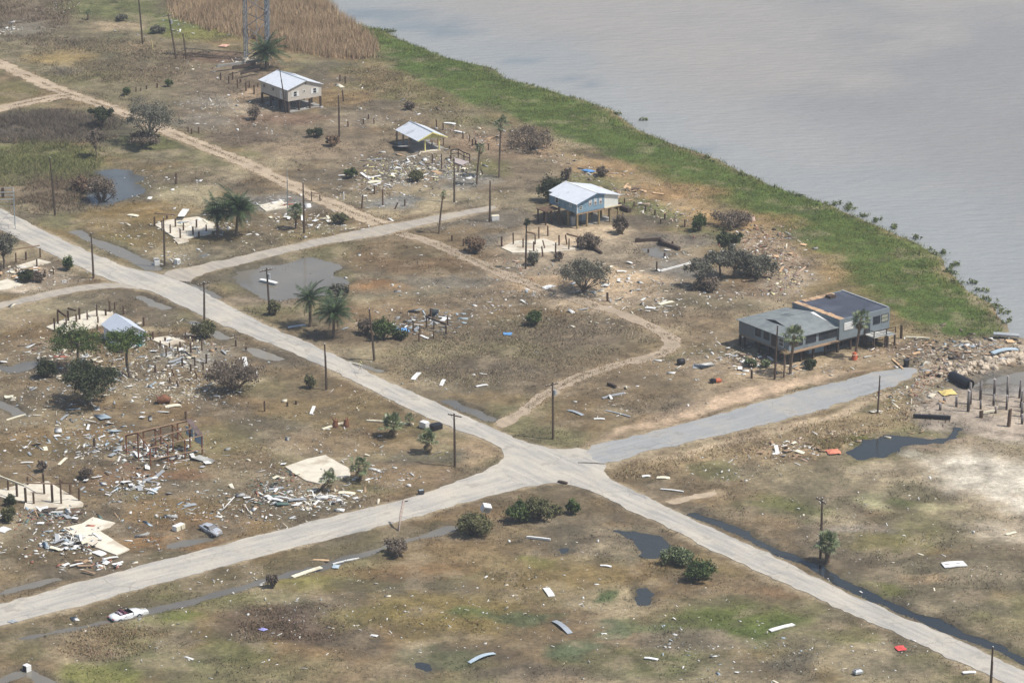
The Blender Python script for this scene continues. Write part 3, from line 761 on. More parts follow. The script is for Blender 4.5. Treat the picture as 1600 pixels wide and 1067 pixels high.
# ------------------------------------------------------------------ grass, reeds, marsh: ground cover nobody could count
def blades(name, x, y, h, col, wid, n=2, lean=.35, m=None, jit=.25, hv=.4):
    """n narrow triangles at each spot, leaning at random"""
    N = len(x); x = np.repeat(x, n) + NR.normal(0, jit, N * n); y = np.repeat(y, n) + NR.normal(0, jit, N * n)
    z = samp(CZ, x, y) - .03; h = np.repeat(h, n) * (1 + NR.uniform(-hv, hv, N * n)); col = np.repeat(col, n, 0) * NR.uniform(.62, 1.38, (N * n, 1)) * NR.uniform(.92, 1.08, (N * n, 3))
    a = NR.uniform(0, 2 * np.pi, N * n); l = NR.normal(0, lean, (N * n, 2)) * h[:, None]; wv = wid * NR.uniform(.6, 1.4, N * n)
    b0 = np.stack([x - np.cos(a) * wv, y - np.sin(a) * wv, z], 1); b1 = np.stack([x + np.cos(a) * wv, y + np.sin(a) * wv, z], 1)
    tp = np.stack([x + l[:, 0], y + l[:, 1], z + h], 1)
    V = np.stack([b0, b1, tp], 1).reshape(-1, 3); F = np.arange(len(V)).reshape(-1, 3)
    return raw(name, V, F, m, None, np.repeat(col, 3, 0))


PM = plantmat('dry_and_green_blades', .15, True)
def scatter(n, x0=-125, x1=125, y0=385, y1=840):
    x = NR.uniform(x0, x1, n); y = NR.uniform(y0, y1, n)
    k = np.abs(x) < 66 + (y - 385) * .155 + 8
    return x[k], y[k]


def in_poly(n, pts, soft=2.0):
    p = W(pts); ax = [q[0] for q in p]; ay = [q[1] for q in p]
    x = NR.uniform(min(ax), max(ax), n); y = NR.uniform(min(ay), max(ay), n)
    d = sdist(x, y, p) + NR.normal(0, soft * .5, n)
    k = (d < 0) & (np.abs(x) < 130) & (y < 850)
    return x[k], y[k]


x, y = scatter(260000)
k = (samp(CRD, x, y) > .4) & (samp(CB, x, y) > 1) & (samp(CZ, x, y) > -.27 - .25 * (NR.random(len(x)) < .25))
lum = samp(CC, x, y).mean(1)
k &= (lum < .26) & (fbm(x, y, 5, 3, 201) > .40)
x, y = x[k], y[k]
gt = blades('grass_tufts', x, y, np.clip(.08 + .45 * (fbm(x, y, 7, 3, 203) - .35), .06, .42), samp(CC, x, y) * 1.08, .08, 3, .6, PM)
tag(gt, 'short dry brown grass tufts over the flooded lots', 'grass', None, 'stuff')

mx, my = [], []
for pts, wd in TRACKS_W[:4]:
    for (ax, ay), (bx_, by_) in zip(pts, pts[1:]):
        L = math.hypot(bx_ - ax, by_ - ay); k_ = int(L * 22); t = NR.random(k_); o = np.where(NR.random(k_) < .55, NR.normal(0, .22, k_), np.sign(NR.normal(0, 1, k_)) * (wd / 2 + NR.normal(0, .25, k_)))
        mx.append(ax + (bx_ - ax) * t - (by_ - ay) / L * o); my.append(ay + (by_ - ay) * t + (bx_ - ax) / L * o)
mx, my = np.concatenate(mx), np.concatenate(my)
k = (fbm(mx, my, 4, 3, 221) > .45) & (samp(roadd.reshape(shape)[iy0:iy0 + len(ys), ix0:ix0 + len(xs)], mx, my) > .3)
mx, my = mx[k], my[k]
tg = blades('track_grass', mx, my, np.full(len(mx), .16), np.tile(np.array(lin(120, 104, 78)), (len(mx), 1)), .10, 3, .7, PM)
tag(tg, 'dry grass strips between the ruts of the dirt tracks', 'grass', None, 'stuff')

x, y = in_poly(120000, [(510, 30), (600, 42), (700, 88), (790, 118), (910, 155), (1000, 205), (1160, 268), (1300, 320), (1440, 385), (1510, 455), (1570, 522), (1500, 530), (1400, 500), (1330, 450), (1260, 392), (1180, 348), (1060, 298), (930, 242), (820, 198), (700, 155), (620, 112), (560, 55)], 7)
d = samp(CB, x, y)
k = (d > -1.0 - 2 * NR.random(len(x))) & (NR.random(len(x)) < 1.15 - sstep(8, 30, d)); x, y, d = x[k], y[k], d[k]
f = fbm(x, y, 12, 4, 301)[:, None]; e = sstep(2, 16, d + (fbm(x, y, 6, 3, 303) - .5) * 14)[:, None]
gc = np.array(lin(82, 97, 46)) * (1 - f) + np.array(lin(116, 120, 60)) * f
tn = np.array(lin(140, 124, 78))
t_ = (sstep(.46, .66, fbm(x, y, 16, 4, 305)) * .65 * e[:, 0])[:, None]
mg = blades('marsh_grass', x, y, .12 + .30 * sstep(7, 0, d) + .14 * f[:, 0], gc * (1 - t_) + tn * t_, .065, 3, .6, PM, .35, .6)
tag(mg, 'bright green marsh grass belt along the bay shore', 'marsh grass', None, 'stuff')

x, y = in_poly(46000, [(240, -60), (460, -60), (520, 18), (565, 52), (590, 76), (572, 92), (520, 90), (468, 80), (380, 56), (330, 46), (280, 28)], 2)
f = fbm(x, y, 6, 4, 311)[:, None]
rb = blades('reed_bed', x, y, .9 + 1.5 * fbm(x, y, 9, 3, 313), np.array(lin(152, 128, 100)) * (1 - f) + np.array(lin(188, 164, 132)) * f, .05, 4, .2, PM, .4)
tag(rb, 'tall dry tan reeds behind the steel lattice tower', 'reeds', None, 'stuff')

def brush(pts, n, h, c1, c2, seed, thr=.42):
    x, y = in_poly(n, pts, 4); k = (fbm(x, y, 5, 4, seed) > thr) & (samp(CRD, x, y) > .6) & (samp(CZ, x, y) > -.28); x, y = x[k], y[k]
    f = NR.random((len(x), 1)) * .6 + fbm(x, y, 7, 3, seed + 5)[:, None] * .4
    k = NR.random(len(x)) < .6; x, y, f = x[k], y[k], f[k]; g_ = samp(CC, x, y)
    return x, y, h * .55 * (.5 + fbm(x, y, 6, 3, seed + 9)), (np.array(lin(*c1)) * (1 - f) + np.array(lin(*c2)) * f) * .55 + g_ * .5
BRUSH = [
    ([(-40, 178), (90, 172), (165, 184), (180, 215), (100, 225), (-40, 222)], 14000, 1.2, (86, 78, 70), (122, 110, 96), 401),
    ([(-40, 222), (110, 222), (160, 240), (150, 270), (100, 290), (20, 292), (-40, 285)], 15000, .9, (98, 104, 62), (128, 126, 82), 411),
    ([(20, 288), (110, 272), (170, 275), (190, 312), (150, 318), (60, 332), (10, 308)], 9000, 1.0, (94, 82, 68), (136, 118, 94), 421),
    ([(600, 560), (700, 520), (830, 500), (950, 492), (1020, 530), (960, 558), (850, 582), (720, 606), (650, 590)], 18000, .45, (118, 106, 88), (160, 144, 118), 431),
    ([(60, 60), (200, 60), (300, 100), (260, 130), (120, 125), (40, 95)], 10000, .7, (108, 98, 82), (150, 132, 104), 441),
    ([(-60, 0), (120, 0), (110, 40), (40, 70), (-60, 60)], 9000, .8, (108, 92, 78), (140, 124, 104), 443),
    ([(380, 955), (500, 945), (540, 975), (500, 1000), (400, 1000)], 5000, .5, (92, 78, 66), (140, 120, 98), 451),
    ([(140, 985), (230, 970), (260, 1000), (160, 1030), (90, 1025)], 3500, .45, (124, 104, 80), (166, 144, 112), 461),
    ([(960, 740), (1100, 700), (1300, 660), (1420, 632), (1430, 660), (1300, 690), (1100, 725), (980, 750)], 11000, .6, (130, 110, 84), (186, 164, 130), 471),
    ([(560, 70), (640, 130), (760, 200), (720, 190), (600, 150), (540, 110)], 9000, .7, (120, 102, 80), (150, 132, 100), 475),
    ([(1260, 690), (1340, 680), (1345, 696), (1300, 705)], 1600, .6, (106, 100, 60), (136, 122, 78), 489),
]
bx = [brush(*b) for b in BRUSH]
bo = blades('dry_brush', np.concatenate([b[0] for b in bx]), np.concatenate([b[1] for b in bx]), np.concatenate([b[2] for b in bx]), np.concatenate([b[3] for b in bx]), .08, 4, .8, PM, .5, .6)
tag(bo, 'knee high dead brush and weeds in rank patches', 'brush', None, 'stuff')

# ------------------------------------------------------------------ shared materials for built things
M = {}
M['pile'] = mat('weathered_piling', lin(92, 74, 60), .85, .35, 3, .4, byobj=.3)
M['pole'] = mat('creosoted_pole', lin(84, 70, 58), .8, .3, 2, .3, byobj=.2)
M['wood'] = mat('bare_timber', lin(150, 126, 102), .85, .25, 3, .2, byobj=.2)
M['darkwood'] = mat('dark_timber', lin(74, 62, 54), .85, .3, 3, .2)
M['rust'] = mat('rusty_steel', lin(126, 86, 62), .8, .3, 3, .1, col2=lin(92, 66, 54))
M['galv'] = mat('galvanised_steel', lin(176, 184, 190), .45, .15, 3, 0, .55)
M['towersteel'] = mat('tower_steel', lin(132, 140, 148), .5, .2, 2, 0, .2)
M['iron'] = mat('dark_iron', lin(60, 60, 62), .6, .2, 3)
M['white'] = mat('white_paint', lin(226, 226, 222), .6, .08, 1.5, 0, col2=lin(206, 206, 200))
M['cream'] = mat('cream_board', lin(222, 216, 192), .8, .1, 2, 0, col2=lin(200, 190, 166))
M['paleblue'] = mat('pale_blue_board', lin(170, 186, 196), .7, .12, 2)
M['blue'] = mat('blue_tarp', lin(96, 146, 196), .6, .15, 2, .3)
M['grey'] = mat('grey_sheet', lin(168, 172, 174), .55, .15, 2, 0, .2)
M['tanwood'] = mat('raw_plywood', lin(204, 172, 134), .8, .15, 2)
M['black'] = mat('black_plastic', lin(34, 34, 38), .5, .2, 3)
M['red'] = mat('faded_red', lin(206, 92, 78), .7, .15, 2)
M['orange'] = mat('orange_paint', lin(186, 100, 68), .65, .15, 2)
M['yellow'] = mat('pale_yellow_paint', lin(226, 218, 146), .65, .08, 1.2, 0, col2=lin(210, 200, 130))
M['glass'] = mat('dark_window_glass', lin(40, 48, 58), .15, .2, 1, 0, 0, .5)
M['slab'] = mat('bare_concrete', lin(206, 198, 180), .9, .12, .6, .2, col2=lin(178, 166, 146))
M['greyslab'] = mat('silty_concrete', lin(150, 148, 142), .9, .15, .6, .2, col2=lin(128, 120, 108))
M['roof'] = siding('ribbed_white_roof', lin(214, 219, 224), .45, 'Y', .05, lin(186, 191, 196), .1, .45)
M['rock'] = mat('pale_riprap', lin(182, 168, 148), .9, .2, 1.5, .6, byobj=.25)
M['tin'] = siding('corrugated_tin', lin(186, 192, 196), .16, 'Y', .12, lin(160, 164, 166), .4, .45)


def house(px, py, rz, name, label):
    """a thing whose local x runs right along the front and whose y runs away along its left side"""
    x, y = g2(px, py)
    return thing(name, label, 'house', (x, y, 0), rz)


def pile_part(root, x, y, top, m, w_=.3, z0=-.3):
    return MB().box(x - w_ / 2, x + w_ / 2, y - w_ / 2, y + w_ / 2, z0, top).build('piling', m, root)


def window_part(root, face, a, b, z0, z1, frame=M['white'], glass=M['glass'], off=0.0, sub=True, shut=False):
    """a framed sash window in the front (y=off) or left (x=off) wall between a and b"""
    t = .07
    def bx(mb, u0, u1, w0, w1, d0, d1):
        if face == 'front': mb.box(u0, u1, off - d1, off - d0, w0, w1)
        else: mb.box(off - d1, off - d0, u0, u1, w0, w1)
    fr = MB()
    bx(fr, a, a + t, z0, z1, 0.003, .06); bx(fr, b - t, b, z0, z1, .003, .06); bx(fr, a + t, b - t, z0, z0 + t, .003, .06); bx(fr, a + t, b - t, z1 - t, z1, .003, .06)
    mid = (z0 + z1) / 2; bx(fr, a + t, b - t, mid - .025, mid + .025, .01, .05)
    o = fr.build('window', frame, root)
    gl = MB(); bx(gl, a + t, b - t, z0 + t, mid - .025, .004, .02); bx(gl, a + t, b - t, mid + .025, z1 - t, .004, .02)
    gl.build('pane', glass, o)
    if shut:
        sh = MB(); s = (b - a) * .32
        bx(sh, a - s, a - .02, z0 - .03, z1 + .03, .003, .05); bx(sh, b + .02, b + s, z0 - .03, z1 + .03, .003, .05)
        sh.build('shutter', M['white'], o)
    return o


# ------------------------------------------------------------------ tan house on stilts
def tan_house():
    r = house(450.5, 176.1, ROT, 'stilt_house', 'tan sided house on dark pilings with a white metal roof, farthest house in the background')
    tan = siding('tan_lap_siding', lin(194, 187, 175), .22, 'Z', .06, lin(182, 174, 162)); L, Wd, f, e, rg, rx = 9.8, 7.8, 2.18, 4.55, 5.75, 4.1
    m = MB()
    prof = [(0, f), (Wd, f), (Wd, e), (rx, rg), (0, e)]
    m.add([(a, 0, b) for a, b in prof] + [(a, L, b) for a, b in prof], [(0, 1, 2, 3, 4), (9, 8, 7, 6, 5), (0, 4, 9, 5), (1, 6, 7, 2), (0, 5, 6, 1)])
    m.build('wall', tan, r)
    ro = MB(); oh = .35
    def slope(xa, za, xb, zb):
        ro.sheet([(xa, -oh, za), (xb, -oh, zb), (xb, L + oh, zb), (xa, L + oh, za)], .09)
    k1 = (rg - e) / rx; k2 = (rg - e) / (Wd - rx)
    slope(-oh, e - oh * k1 + .03, rx - .01, rg + .03); slope(rx + .01, rg + .03, Wd + oh, e - oh * k2 + .03)
    ro_ = ro.build('roof', M['roof'], r)
    MB().bar((rx, -oh, rg + .13), (rx, L + oh, rg + .13), .3, .05).build('ridge_cap', M['galv'], ro_)
    ds = MB(); z_ = lambda x: rg + .127 - (x - rx) * k2
    ds.sheet([(rx + .6, 7.0, z_(rx + .6)), (rx + 2.6, 6.6, z_(rx + 2.6)), (rx + 3.2, 9.9, z_(rx + 3.2)), (rx + .5, 9.9, z_(rx + .5))], .012)
    ds.build('peeled_patch', mat('bare_roof_felt', lin(140, 148, 160), .7, .2, 2), ro_)
    for a in (.8, 5.35): 
        w1 = window_part(r, 'front', a + .45, a + 1.25, 2.95, 4.0, shut=False)
        MB().box(a - .05, a + .42, -.05, -.003, 2.93, 4.02).build('shutter', M['white'], w1)
        MB().box(a + 1.28, a + 1.75, -.05, -.003, 2.93, 4.02).build('shutter', M['white'], w1)
    window_part(r, 'front', 3.55, 4.0, 3.45, 4.0)
    MB().tube([(rx, -.06, 5.2), (rx, .02, 5.2)], .16, 12).build('gable_vent', M['iron'], r)
    dr = MB().box(-.06, -.003, 2.0, 2.85, f + .05, 4.1).build('door', M['white'], r)
    MB().box(-.1, -.06, 2.1, 2.18, 3.05, 3.2).build('handle', M['iron'], dr)
    MB().box(-.06, -.003, .55, 1.1, 2.5, 4.0).build('door', mat('grey_door', lin(150, 148, 144), .6), r)
    for a in (4.9, 8.2): window_part(r, 'left', a, a + .7, 3.3, 3.95, frame=mat('tan_frame', lin(176, 168, 158), .6))
    be = MB()
    for x in (.15, Wd / 2, Wd - .15): be.box(x - .08, x + .08, .02, L - .02, f - .28, f - .003)
    be.build('floor_beam', M['darkwood'], r)
    for i, x in enumerate((.15, 2.6, 5.1, Wd - .15)):
        for j, yy in enumerate((.15, 3.3, 6.5, L - .15)):
            if (i, j) != (2, 1): pile_part(r, x, yy, f - .28, M['darkwood'], .32)
    MB().box(.3, Wd + .3, -.2, L - .5, -.12, .09).build('ground_slab', M['greyslab'], r)
    MB().box(.05, .75, .4, 1.6, .1, f - .3).build('storage_box', mat('grey_panel', lin(104, 100, 98), .7), r)


tan_house()


# ------------------------------------------------------------------ pavilion
def pavilion():
    x, y = g2(664, 237.1)
    r = thing('open_pavilion', 'open pavilion with white metal roof and pale yellow gable and posts', 'pavilion', (x, y, 0), math.radians(29))
    x0, x1, y0, y1, e, rg, rx = -2.0, 4.3, -1.0, 8.3, 2.45, 3.75, 1.15
    ro = MB()
    ro.sheet([(x0, y0, e), (rx - .01, y0, rg), (rx - .01, y1, rg), (x0, y1, e)], .08)
    ro.sheet([(rx + .01, y0, rg), (x1, y0, e), (x1, y1, e), (rx + .01, y1, rg)], .08)
    rf = ro.build('roof', M['roof'], r)
    MB().bar((rx, y0, rg + .11), (rx, y1, rg + .11), .3, .05).build('ridge_cap', M['galv'], rf)
    for yy in (y0 + .82, y1 - .9): MB().sheet([(x0 + .2, yy, e - .02), (x1 - .2, yy, e - .02), (rx, yy, rg - .07)], .08).build('gable', M['yellow'], r)
    MB().bar((x0, y0 - .02, e + .0), (rx, y0 - .02, rg + .0), .05, .2).bar((rx, y0 - .02, rg), (x1, y0 - .02, e), .05, .2).build('fascia', M['yellow'], r)
    for a, b in ((0, -.05), (2.75, -.5)):
        MB().box(a - .1, a + .1, b - .1, b + .1, -.2, e - .03).build('post', M['yellow'], r)
    for a, b in ((-1.8, 2.9), (-1.8, 5.4), (-1.8, 8.0), (1.2, 8.0), (4.0, 2.4), (4.0, 5.2), (4.0, 8.0)):
        MB().box(a - .12, a + .12, b - .12, b + .12, -.2, e - .02).build('post', M['wood'], r)
    MB().box(x0 + .1, x1 - .1, y0 + .83, y0 + 1.0, e - .2, e - .02).build('header_beam', M['white'], r)
    MB().box(-2.0, 4.3, .2, 8.4, -.2, .10).build('floor_slab', M['greyslab'], r)
    MB().box(-.9, 3.0, -.75, .2, -.2, .13).build('step', M['slab'], r)


pavilion()


# ------------------------------------------------------------------ blue house
def blue_house():
    r = house(901.4, 358.2, ROT, 'stilt_house', 'blue shingled house on tall stilts with a pale box annex and white metal roof')
    bl = mat('blue_shingle', lin(124, 152, 170), .75, .12, 3, .3, col2=lin(104, 134, 154)); L, f = 8.0, 2.8
    bl2 = siding('white_lap_siding', lin(222, 224, 216), .2, 'Z', .05)
    e0, rx, rg = 4.55, 4.2, 5.8; k2 = (rg - 4.6) / (9.3 - rx); z2 = lambda x: rg - (x - rx) * k2
    m = MB(); pr = [(0, f), (6.0, f), (6.0, z2(6.0)), (rx, rg), (0, e0)]
    m.add([(a, 0, b) for a, b in pr] + [(a, L, b) for a, b in pr], [(0, 1, 2, 3, 4), (9, 8, 7, 6, 5), (0, 4, 9, 5), (1, 6, 7, 2), (0, 5, 6, 1)])
    m.build('wall', bl, r)
    pr = [(6.02, f), (9.1, f), (9.1, z2(9.1) - .02), (6.02, z2(6.02) - .02)]
    MB().add([(a, .03, b) for a, b in pr] + [(a, L - .4, b) for a, b in pr], [(0, 1, 2, 3), (7, 6, 5, 4), (0, 3, 7, 4), (1, 5, 6, 2), (0, 4, 5, 1), (3, 2, 6, 7)]).build('annex_wall', bl2, r)
    ro = MB(); k1 = (rg - e0) / rx; oh = .35
    ro.sheet([(-oh, -oh, e0 - k1 * oh + .03), (rx - .01, -oh, rg + .03), (rx - .01, L + .9, rg + .03), (.5, L + .9, e0 + k1 * .5 + .03), (.5, L - .4, e0 + k1 * .5 + .03), (-oh, L - .4, e0 - k1 * oh + .03)], .09)
    ro.sheet([(rx + .01, -oh, rg + .03), (9.5, -oh, z2(9.5) + .03), (9.5, L + .2, z2(9.5) + .03), (rx + .01, L + .2, rg + .03)], .09)
    rf = ro.build('roof', M['roof'], r)
    MB().bar((rx, -oh, rg + .13), (rx, L + .9, rg + .13), .28, .05).build('ridge_cap', M['white'], rf)
    ed = MB().bar((-oh, -oh - .02, e0 - k1 * oh), (rx, -oh - .02, rg), .04, .16).bar((rx, -oh - .02, rg), (6.0, -oh - .02, z2(6.0)), .04, .16)
    ed.build('barge_board', mat('slate_trim', lin(96, 116, 136), .6), r)
    MB().box(-.05, .08, -.05, -.003, f, e0).build('corner_trim', M['white'], r)
    for a in (2.55, 3.7, 4.85):
        wn = window_part(r, 'front', a, a + .62, 3.75, 4.75, glass=mat('curtained_glass', lin(120, 110, 112), .4, .5, 6))
        MB().box(a + .08, a + .54, -.04, -.022, 4.32, 4.62).build('blind', mat('pale_blind', lin(206, 204, 202), .7), wn)
    window_part(r, 'front', .55, 1.1, 3.35, 4.05)
    window_part(r, 'left', 5.3, 6.2, 3.4, 4.5); window_part(r, 'left', 1.6, 2.1, 3.6, 4.1)
    bm_ = MB()
    for y_ in (.12, 2.7, 5.3, 7.8): bm_.box(-.1, 9.6, y_ - .08, y_ + .08, f - .3, f - .003)
    bm_.build('floor_beam', M['wood'], r)
    MB().box(6.0, 9.7, -.25, .0, f - .12, f + .0).build('deck_edge', mat('pale_deck', lin(186, 172, 142), .8), r)
    stilt = mat('yellowish_stilt', lin(142, 126, 94), .85, .2, 3)
    for x in (.15, 2.3, 4.9, 7.4, 9.2):
        for y_ in (.12, 2.7, 5.3, 7.8):
            if x == 2.3 and y_ > 3: continue
            pile_part(r, x, y_, f - .3, stilt, .27)
    for a, b in ((-1.6, 5.2), (-1.6, 7.4), (-2.9, 5.2), (-2.9, 7.4)): pile_part(r, a, b, 2.4, M['darkwood'], .2)
    MB().box(-3.1, -.05, 5.0, 7.6, 2.4, 2.55).build('side_deck', M['pile'], r)
    MB().bar((-3.0, 5.0, 3.3), (-.1, 5.0, 3.3), .08).bar((-3.0, 5.0, 3.3), (-3.0, 7.6, 3.3), .08).bar((-3., 5., 2.5), (-3., 5., 3.3), .08).bar((-3, 7.6, 2.5), (-3, 7.6, 3.3), .08).build('deck_rail', M['wood'], r)
    st = MB().bar((-1.2, 3.0, .1), (-1.2, 5.0, 2.4), .08, .2).bar((-.3, 3.0, .1), (-.3, 5.0, 2.4), .08, .2)
    for k in range(7): st.box(-1.2, -.3, 3.0 + k * .28, 3.24 + k * .28, .25 + k * .32, .29 + k * .32)
    st.build('stairs', M['pile'], r)
    MB().box(3.4, 5.2, 3.0, 5.0, .1, f - .35).build('storage_room', M['paleblue'], r)
    MB().box(.5, 1.2, 2.0, 2.6, .1, 1.6).build('water_heater', M['grey'], r)
    MB().box(3.0, 8.8, .8, 7.0, -.2, .12).build('ground_slab', M['greyslab'], r)


blue_house()


# ------------------------------------------------------------------ grey waterfront building
def grey_building():
    x, y = g2(1310.4, 552)
    r = thing('waterfront_building', 'grey two wing building on stilts with a dark felt flat roof and shingled low wing', 'building', (x, y, 0), ROT)
    gr = siding('grey_board_siding', lin(122, 132, 137), .3, 'Z', .08, lin(108, 118, 125)); f, T = 2.1, 5.45
    dk = siding('shutter_grey_siding', lin(116, 122, 124), .3, 'Z', .06)  # a slightly duller grey for the shutter panels
    m = MB(); t = .22; X1_, L = 10.5, 11.2
    m.box(0, X1_, 0, t, f, T); m.box(0, X1_, L - t, L, f, T); m.box(0, t, t, L - t, f, T); m.box(X1_ - t, X1_, t, L - t, f, T); m.box(t, X1_ - t, t, L - t, f + .003, f + .15)
    m.build('wall', gr, r)
    rf = MB().box(t + .01, X1_ - t - .01, t + .01, L - t - .01, T - .14, T - .05).build('flat_roof', mat('dark_roof_felt', lin(68, 72, 84), .8, .14, .5, .3, col2=lin(82, 86, 98)), r)
    ply = mat('exposed_plywood', lin(186, 156, 124), .85, .2, 1.2, .2, col2=lin(146, 122, 100))
    bo = MB()
    for k in range(9):
        y0 = .1 + k * 1.22; bo.box(.02 + .02 * (k % 2), 1.15 + rnd.uniform(-.2, .2), y0, y0 + 1.18, T - .045, T + .04)
    bo.build('torn_edge_board', ply, rf)
    bo = MB()
    for k in range(5): bo.box(1.8 + k * 1.3, 3.0 + k * 1.3, L - .9 + rnd.uniform(-.2, .1), L + .05, T - .045, T + .035)
    bo.build('torn_edge_board', ply, rf)
    MB().box(X1_ - .25, X1_ + .02, .3, L, T + .003, T + .1).build('parapet_cap', M['grey'], rf)
    MB().box(6.0, 7.2, L - 2.2, L - 1.0, T - .05, T + .35).build('roof_hatch', M['darkwood'], rf)
    window_part(r, 'front', 7.0, 8.45, 3.3, 4.6, frame=M['iron']); window_part(r, 'front', 8.7, 10.2, 3.35, 4.65, frame=M['iron'], glass=mat('pale_curtain_glass', lin(150, 152, 136), .4, .3, 2))
    MB().box(5.5, 6.4, -.06, -.003, f + .1, 4.35).build('door', mat('dark_door', lin(58, 66, 74), .5), r)
    sg = MB().box(.95, 2.85, -.07, -.003, 3.55, 4.75).build('sign_board', M['white'], r)
    for k, (a, b) in enumerate(((1.1, 2.5), (1.25, 2.7), (1.1, 2.2))):
        tx = MB(); q = a                       # three lines of print too faded to read
        while q < b: tx.box(q, q + .19, -.078, -.0705, 4.4 - k * .33, 4.5 - k * .33); q += .19
        tx.build('faded_print', mat('faded_grey_print', lin(196, 198, 203), .7, .3, 9), sg)
    # low wing
    xl, e = -10.0, 4.15; y0, y1 = .35, 12.3
    lw = MB(); lw.box(xl, -.02, y0, y0 + .2, f, e); lw.box(xl, xl + .2, y0 + .2, y1 - .2, f, e); lw.box(xl, -.02, y1 - .2, y1, f, e); lw.box(xl + .2, -.02, y0 + .2, y1 - .2, f + .003, f + .15)
    lw.build('low_wing_wall', gr, r)
    ry, rz_, gx = 6.3, 5.15, -7.7; o = .35; eb = e + .03
    ro = MB(); kx = (y0 - o)
    hip = [(xl - o, y0 - o, eb), (-.02, y0 - o, eb), (-.02, ry, rz_), (gx, ry, rz_), (gx, 4.2, 4.72)]
    A0, A1, B0, B1 = (xl - o, y0 - o, eb), (-.03, y0 - o, eb), (-.03, y1 + o, eb), (xl - o, y1 + o, eb)
    R0, R1 = (gx, ry, rz_), (-.03, ry, rz_)
    G0, G1 = (gx, 4.0, eb + (4.0 - y0 + o) / (ry - y0 + o) * (rz_ - eb)), (gx, 8.7, eb + (y1 + o - 8.7) / (y1 + o - ry) * (rz_ - eb))
    zz = min(G0[2], G1[2]); 
    def th(p): return [Vector(q) for q in p]
    for poly in ([A0, A1, R1, R0, G0], [B0, B1, G1, R0, R1], [B1, A0, G0, G1]):
        ro.sheet(th(poly), .08)
    shg = mat('grey_shingles', lin(124, 130, 130), .9, .14, 1.1, .5, col2=lin(112, 118, 120), stretch=(1, 1, 1))
    rr = ro.build('low_wing_roof', shg, r)
    MB().sheet([(gx - .02, 4.0, G0[2] + .06), (gx - .02, ry, rz_ + .14), (gx - .02, 8.7, G1[2] + .06)], .06).build('gablet', mat('shaded_gablet', lin(50, 54, 58), .8), rr)  # shade on the gable end is put into its near-black colour
    sk = MB()
    for a in (-3.6, -4.4): 
        z_ = lambda y_: eb + (y1 + o - y_) / (y1 + o - ry) * (rz_ - eb) + .085
        sk.sheet([(a, 6.8, z_(6.8)), (a + .25, 6.8, z_(6.8)), (a + .25, 9.0, z_(9.0)), (a, 9.0, z_(9.0))], .02)
    sk.build('bare_strip', mat('bare_deck_strip', lin(92, 98, 100), .9), rr)
    MB().sheet([(-.06, y0 - .3, eb + .10), (-.06, 6.0, rz_ + .08), (-.75, 6.0, rz_ + .08)], .015).build('flashing', M['white'], rr)
    for a in (-9.3, -6.6, -3.9, -1.75): window_part(r, 'front', a, a + (2.1 if a < -3 else 1.5), 2.75, 3.95, frame=M['iron'], off=y0)
    for a in (5.0, 7.0): window_part(r, 'left', a, a + 1.3, 2.7, 3.9, frame=M['iron'], off=xl)
    window_part(r, 'left', 1.6, 2.7, 2.55, 3.9, off=xl)
    MB().box(xl - .05, xl - .003, 3.4, 4.5, f + .05, 3.95).build('door', M['darkwood'], r)
    pan = MB()
    for k in range(9): pan.box(xl - .05, xl - .003, 8.6 + k * .41, 8.95 + k * .41, f + .05, e - .1)
    pan.build('shutter_panel', dk, r)
    bm_ = MB().box(xl, X1_, -.0 + .36, .55, f - .35, f - .003).box(xl, X1_, L - .3, L - .05, f - .35, f - .003).box(xl + .02, xl + .25, .56, 12.2, f - .35, f - .003)
    bm_.build('floor_beam', mat('weathered_beam', lin(128, 118, 106), .85, .2, 2), r)
    MB().box(xl - .1, -.02, y0 - .7, y0 - .003, f - .12, f + .02).build('walkway', M['wood'], r)
    for x in (xl + .15, -7.4, -4.9, -2.4, .15, 2.8, 5.4, 8.0, 10.3):
        for y_ in (.45, 2.6, 5.2, 7.6, 11.0): pile_part(r, x, y_, f - .35, M['darkwood'], .3)
    pile_part(r, xl + .15, 12.1, f - .35, M['darkwood'], .3)
    st = MB()
    st.box(5.3, 7.9, -2.2, -.05, f - .15, f); dk_ = MB().box(8.0, 9.7, -2.4, -.05, f - .3, f - .15)
    st.build('stair_deck', mat('pale_deck_board', lin(172, 172, 166), .8), r); dk_.build('stair_deck', mat('grey_deck_board', lin(150, 152, 150), .8), r)
    for a, b in ((5.4, -2.1), (7.8, -2.1), (5.4, -.3), (8.1, -2.3), (9.6, -2.3), (9.6, -.3)): pile_part(r, a, b, f - .15 if a < 8 else f - .3, M['darkwood'], .22)
    ra = MB()
    for a, b in (((5.3, -2.2), (7.9, -2.2)), ((5.3, -2.2), (5.3, -.1)), ((7.9, -2.2), (9.7, -2.3))):
        ra.bar((*a, f + .95), (*b, f + .95), .1); ra.bar((*a, f), (*a, f + .95), .12); ra.bar((*b, f), (*b, f + .95), .12); ra.bar((*a, f + .5), (*b, f + .5), .06)
    ra.build('deck_rail', M['darkwood'], r)
    MB().box(-8.5, 9.0, 1.5, 10.5, -.25, .07).build('ground_slab', M['greyslab'], r)
    MB().box(-4.2, -1.0, 2.2, 3.2, .08, .9).build('storage_box', M['paleblue'], r)


grey_building()


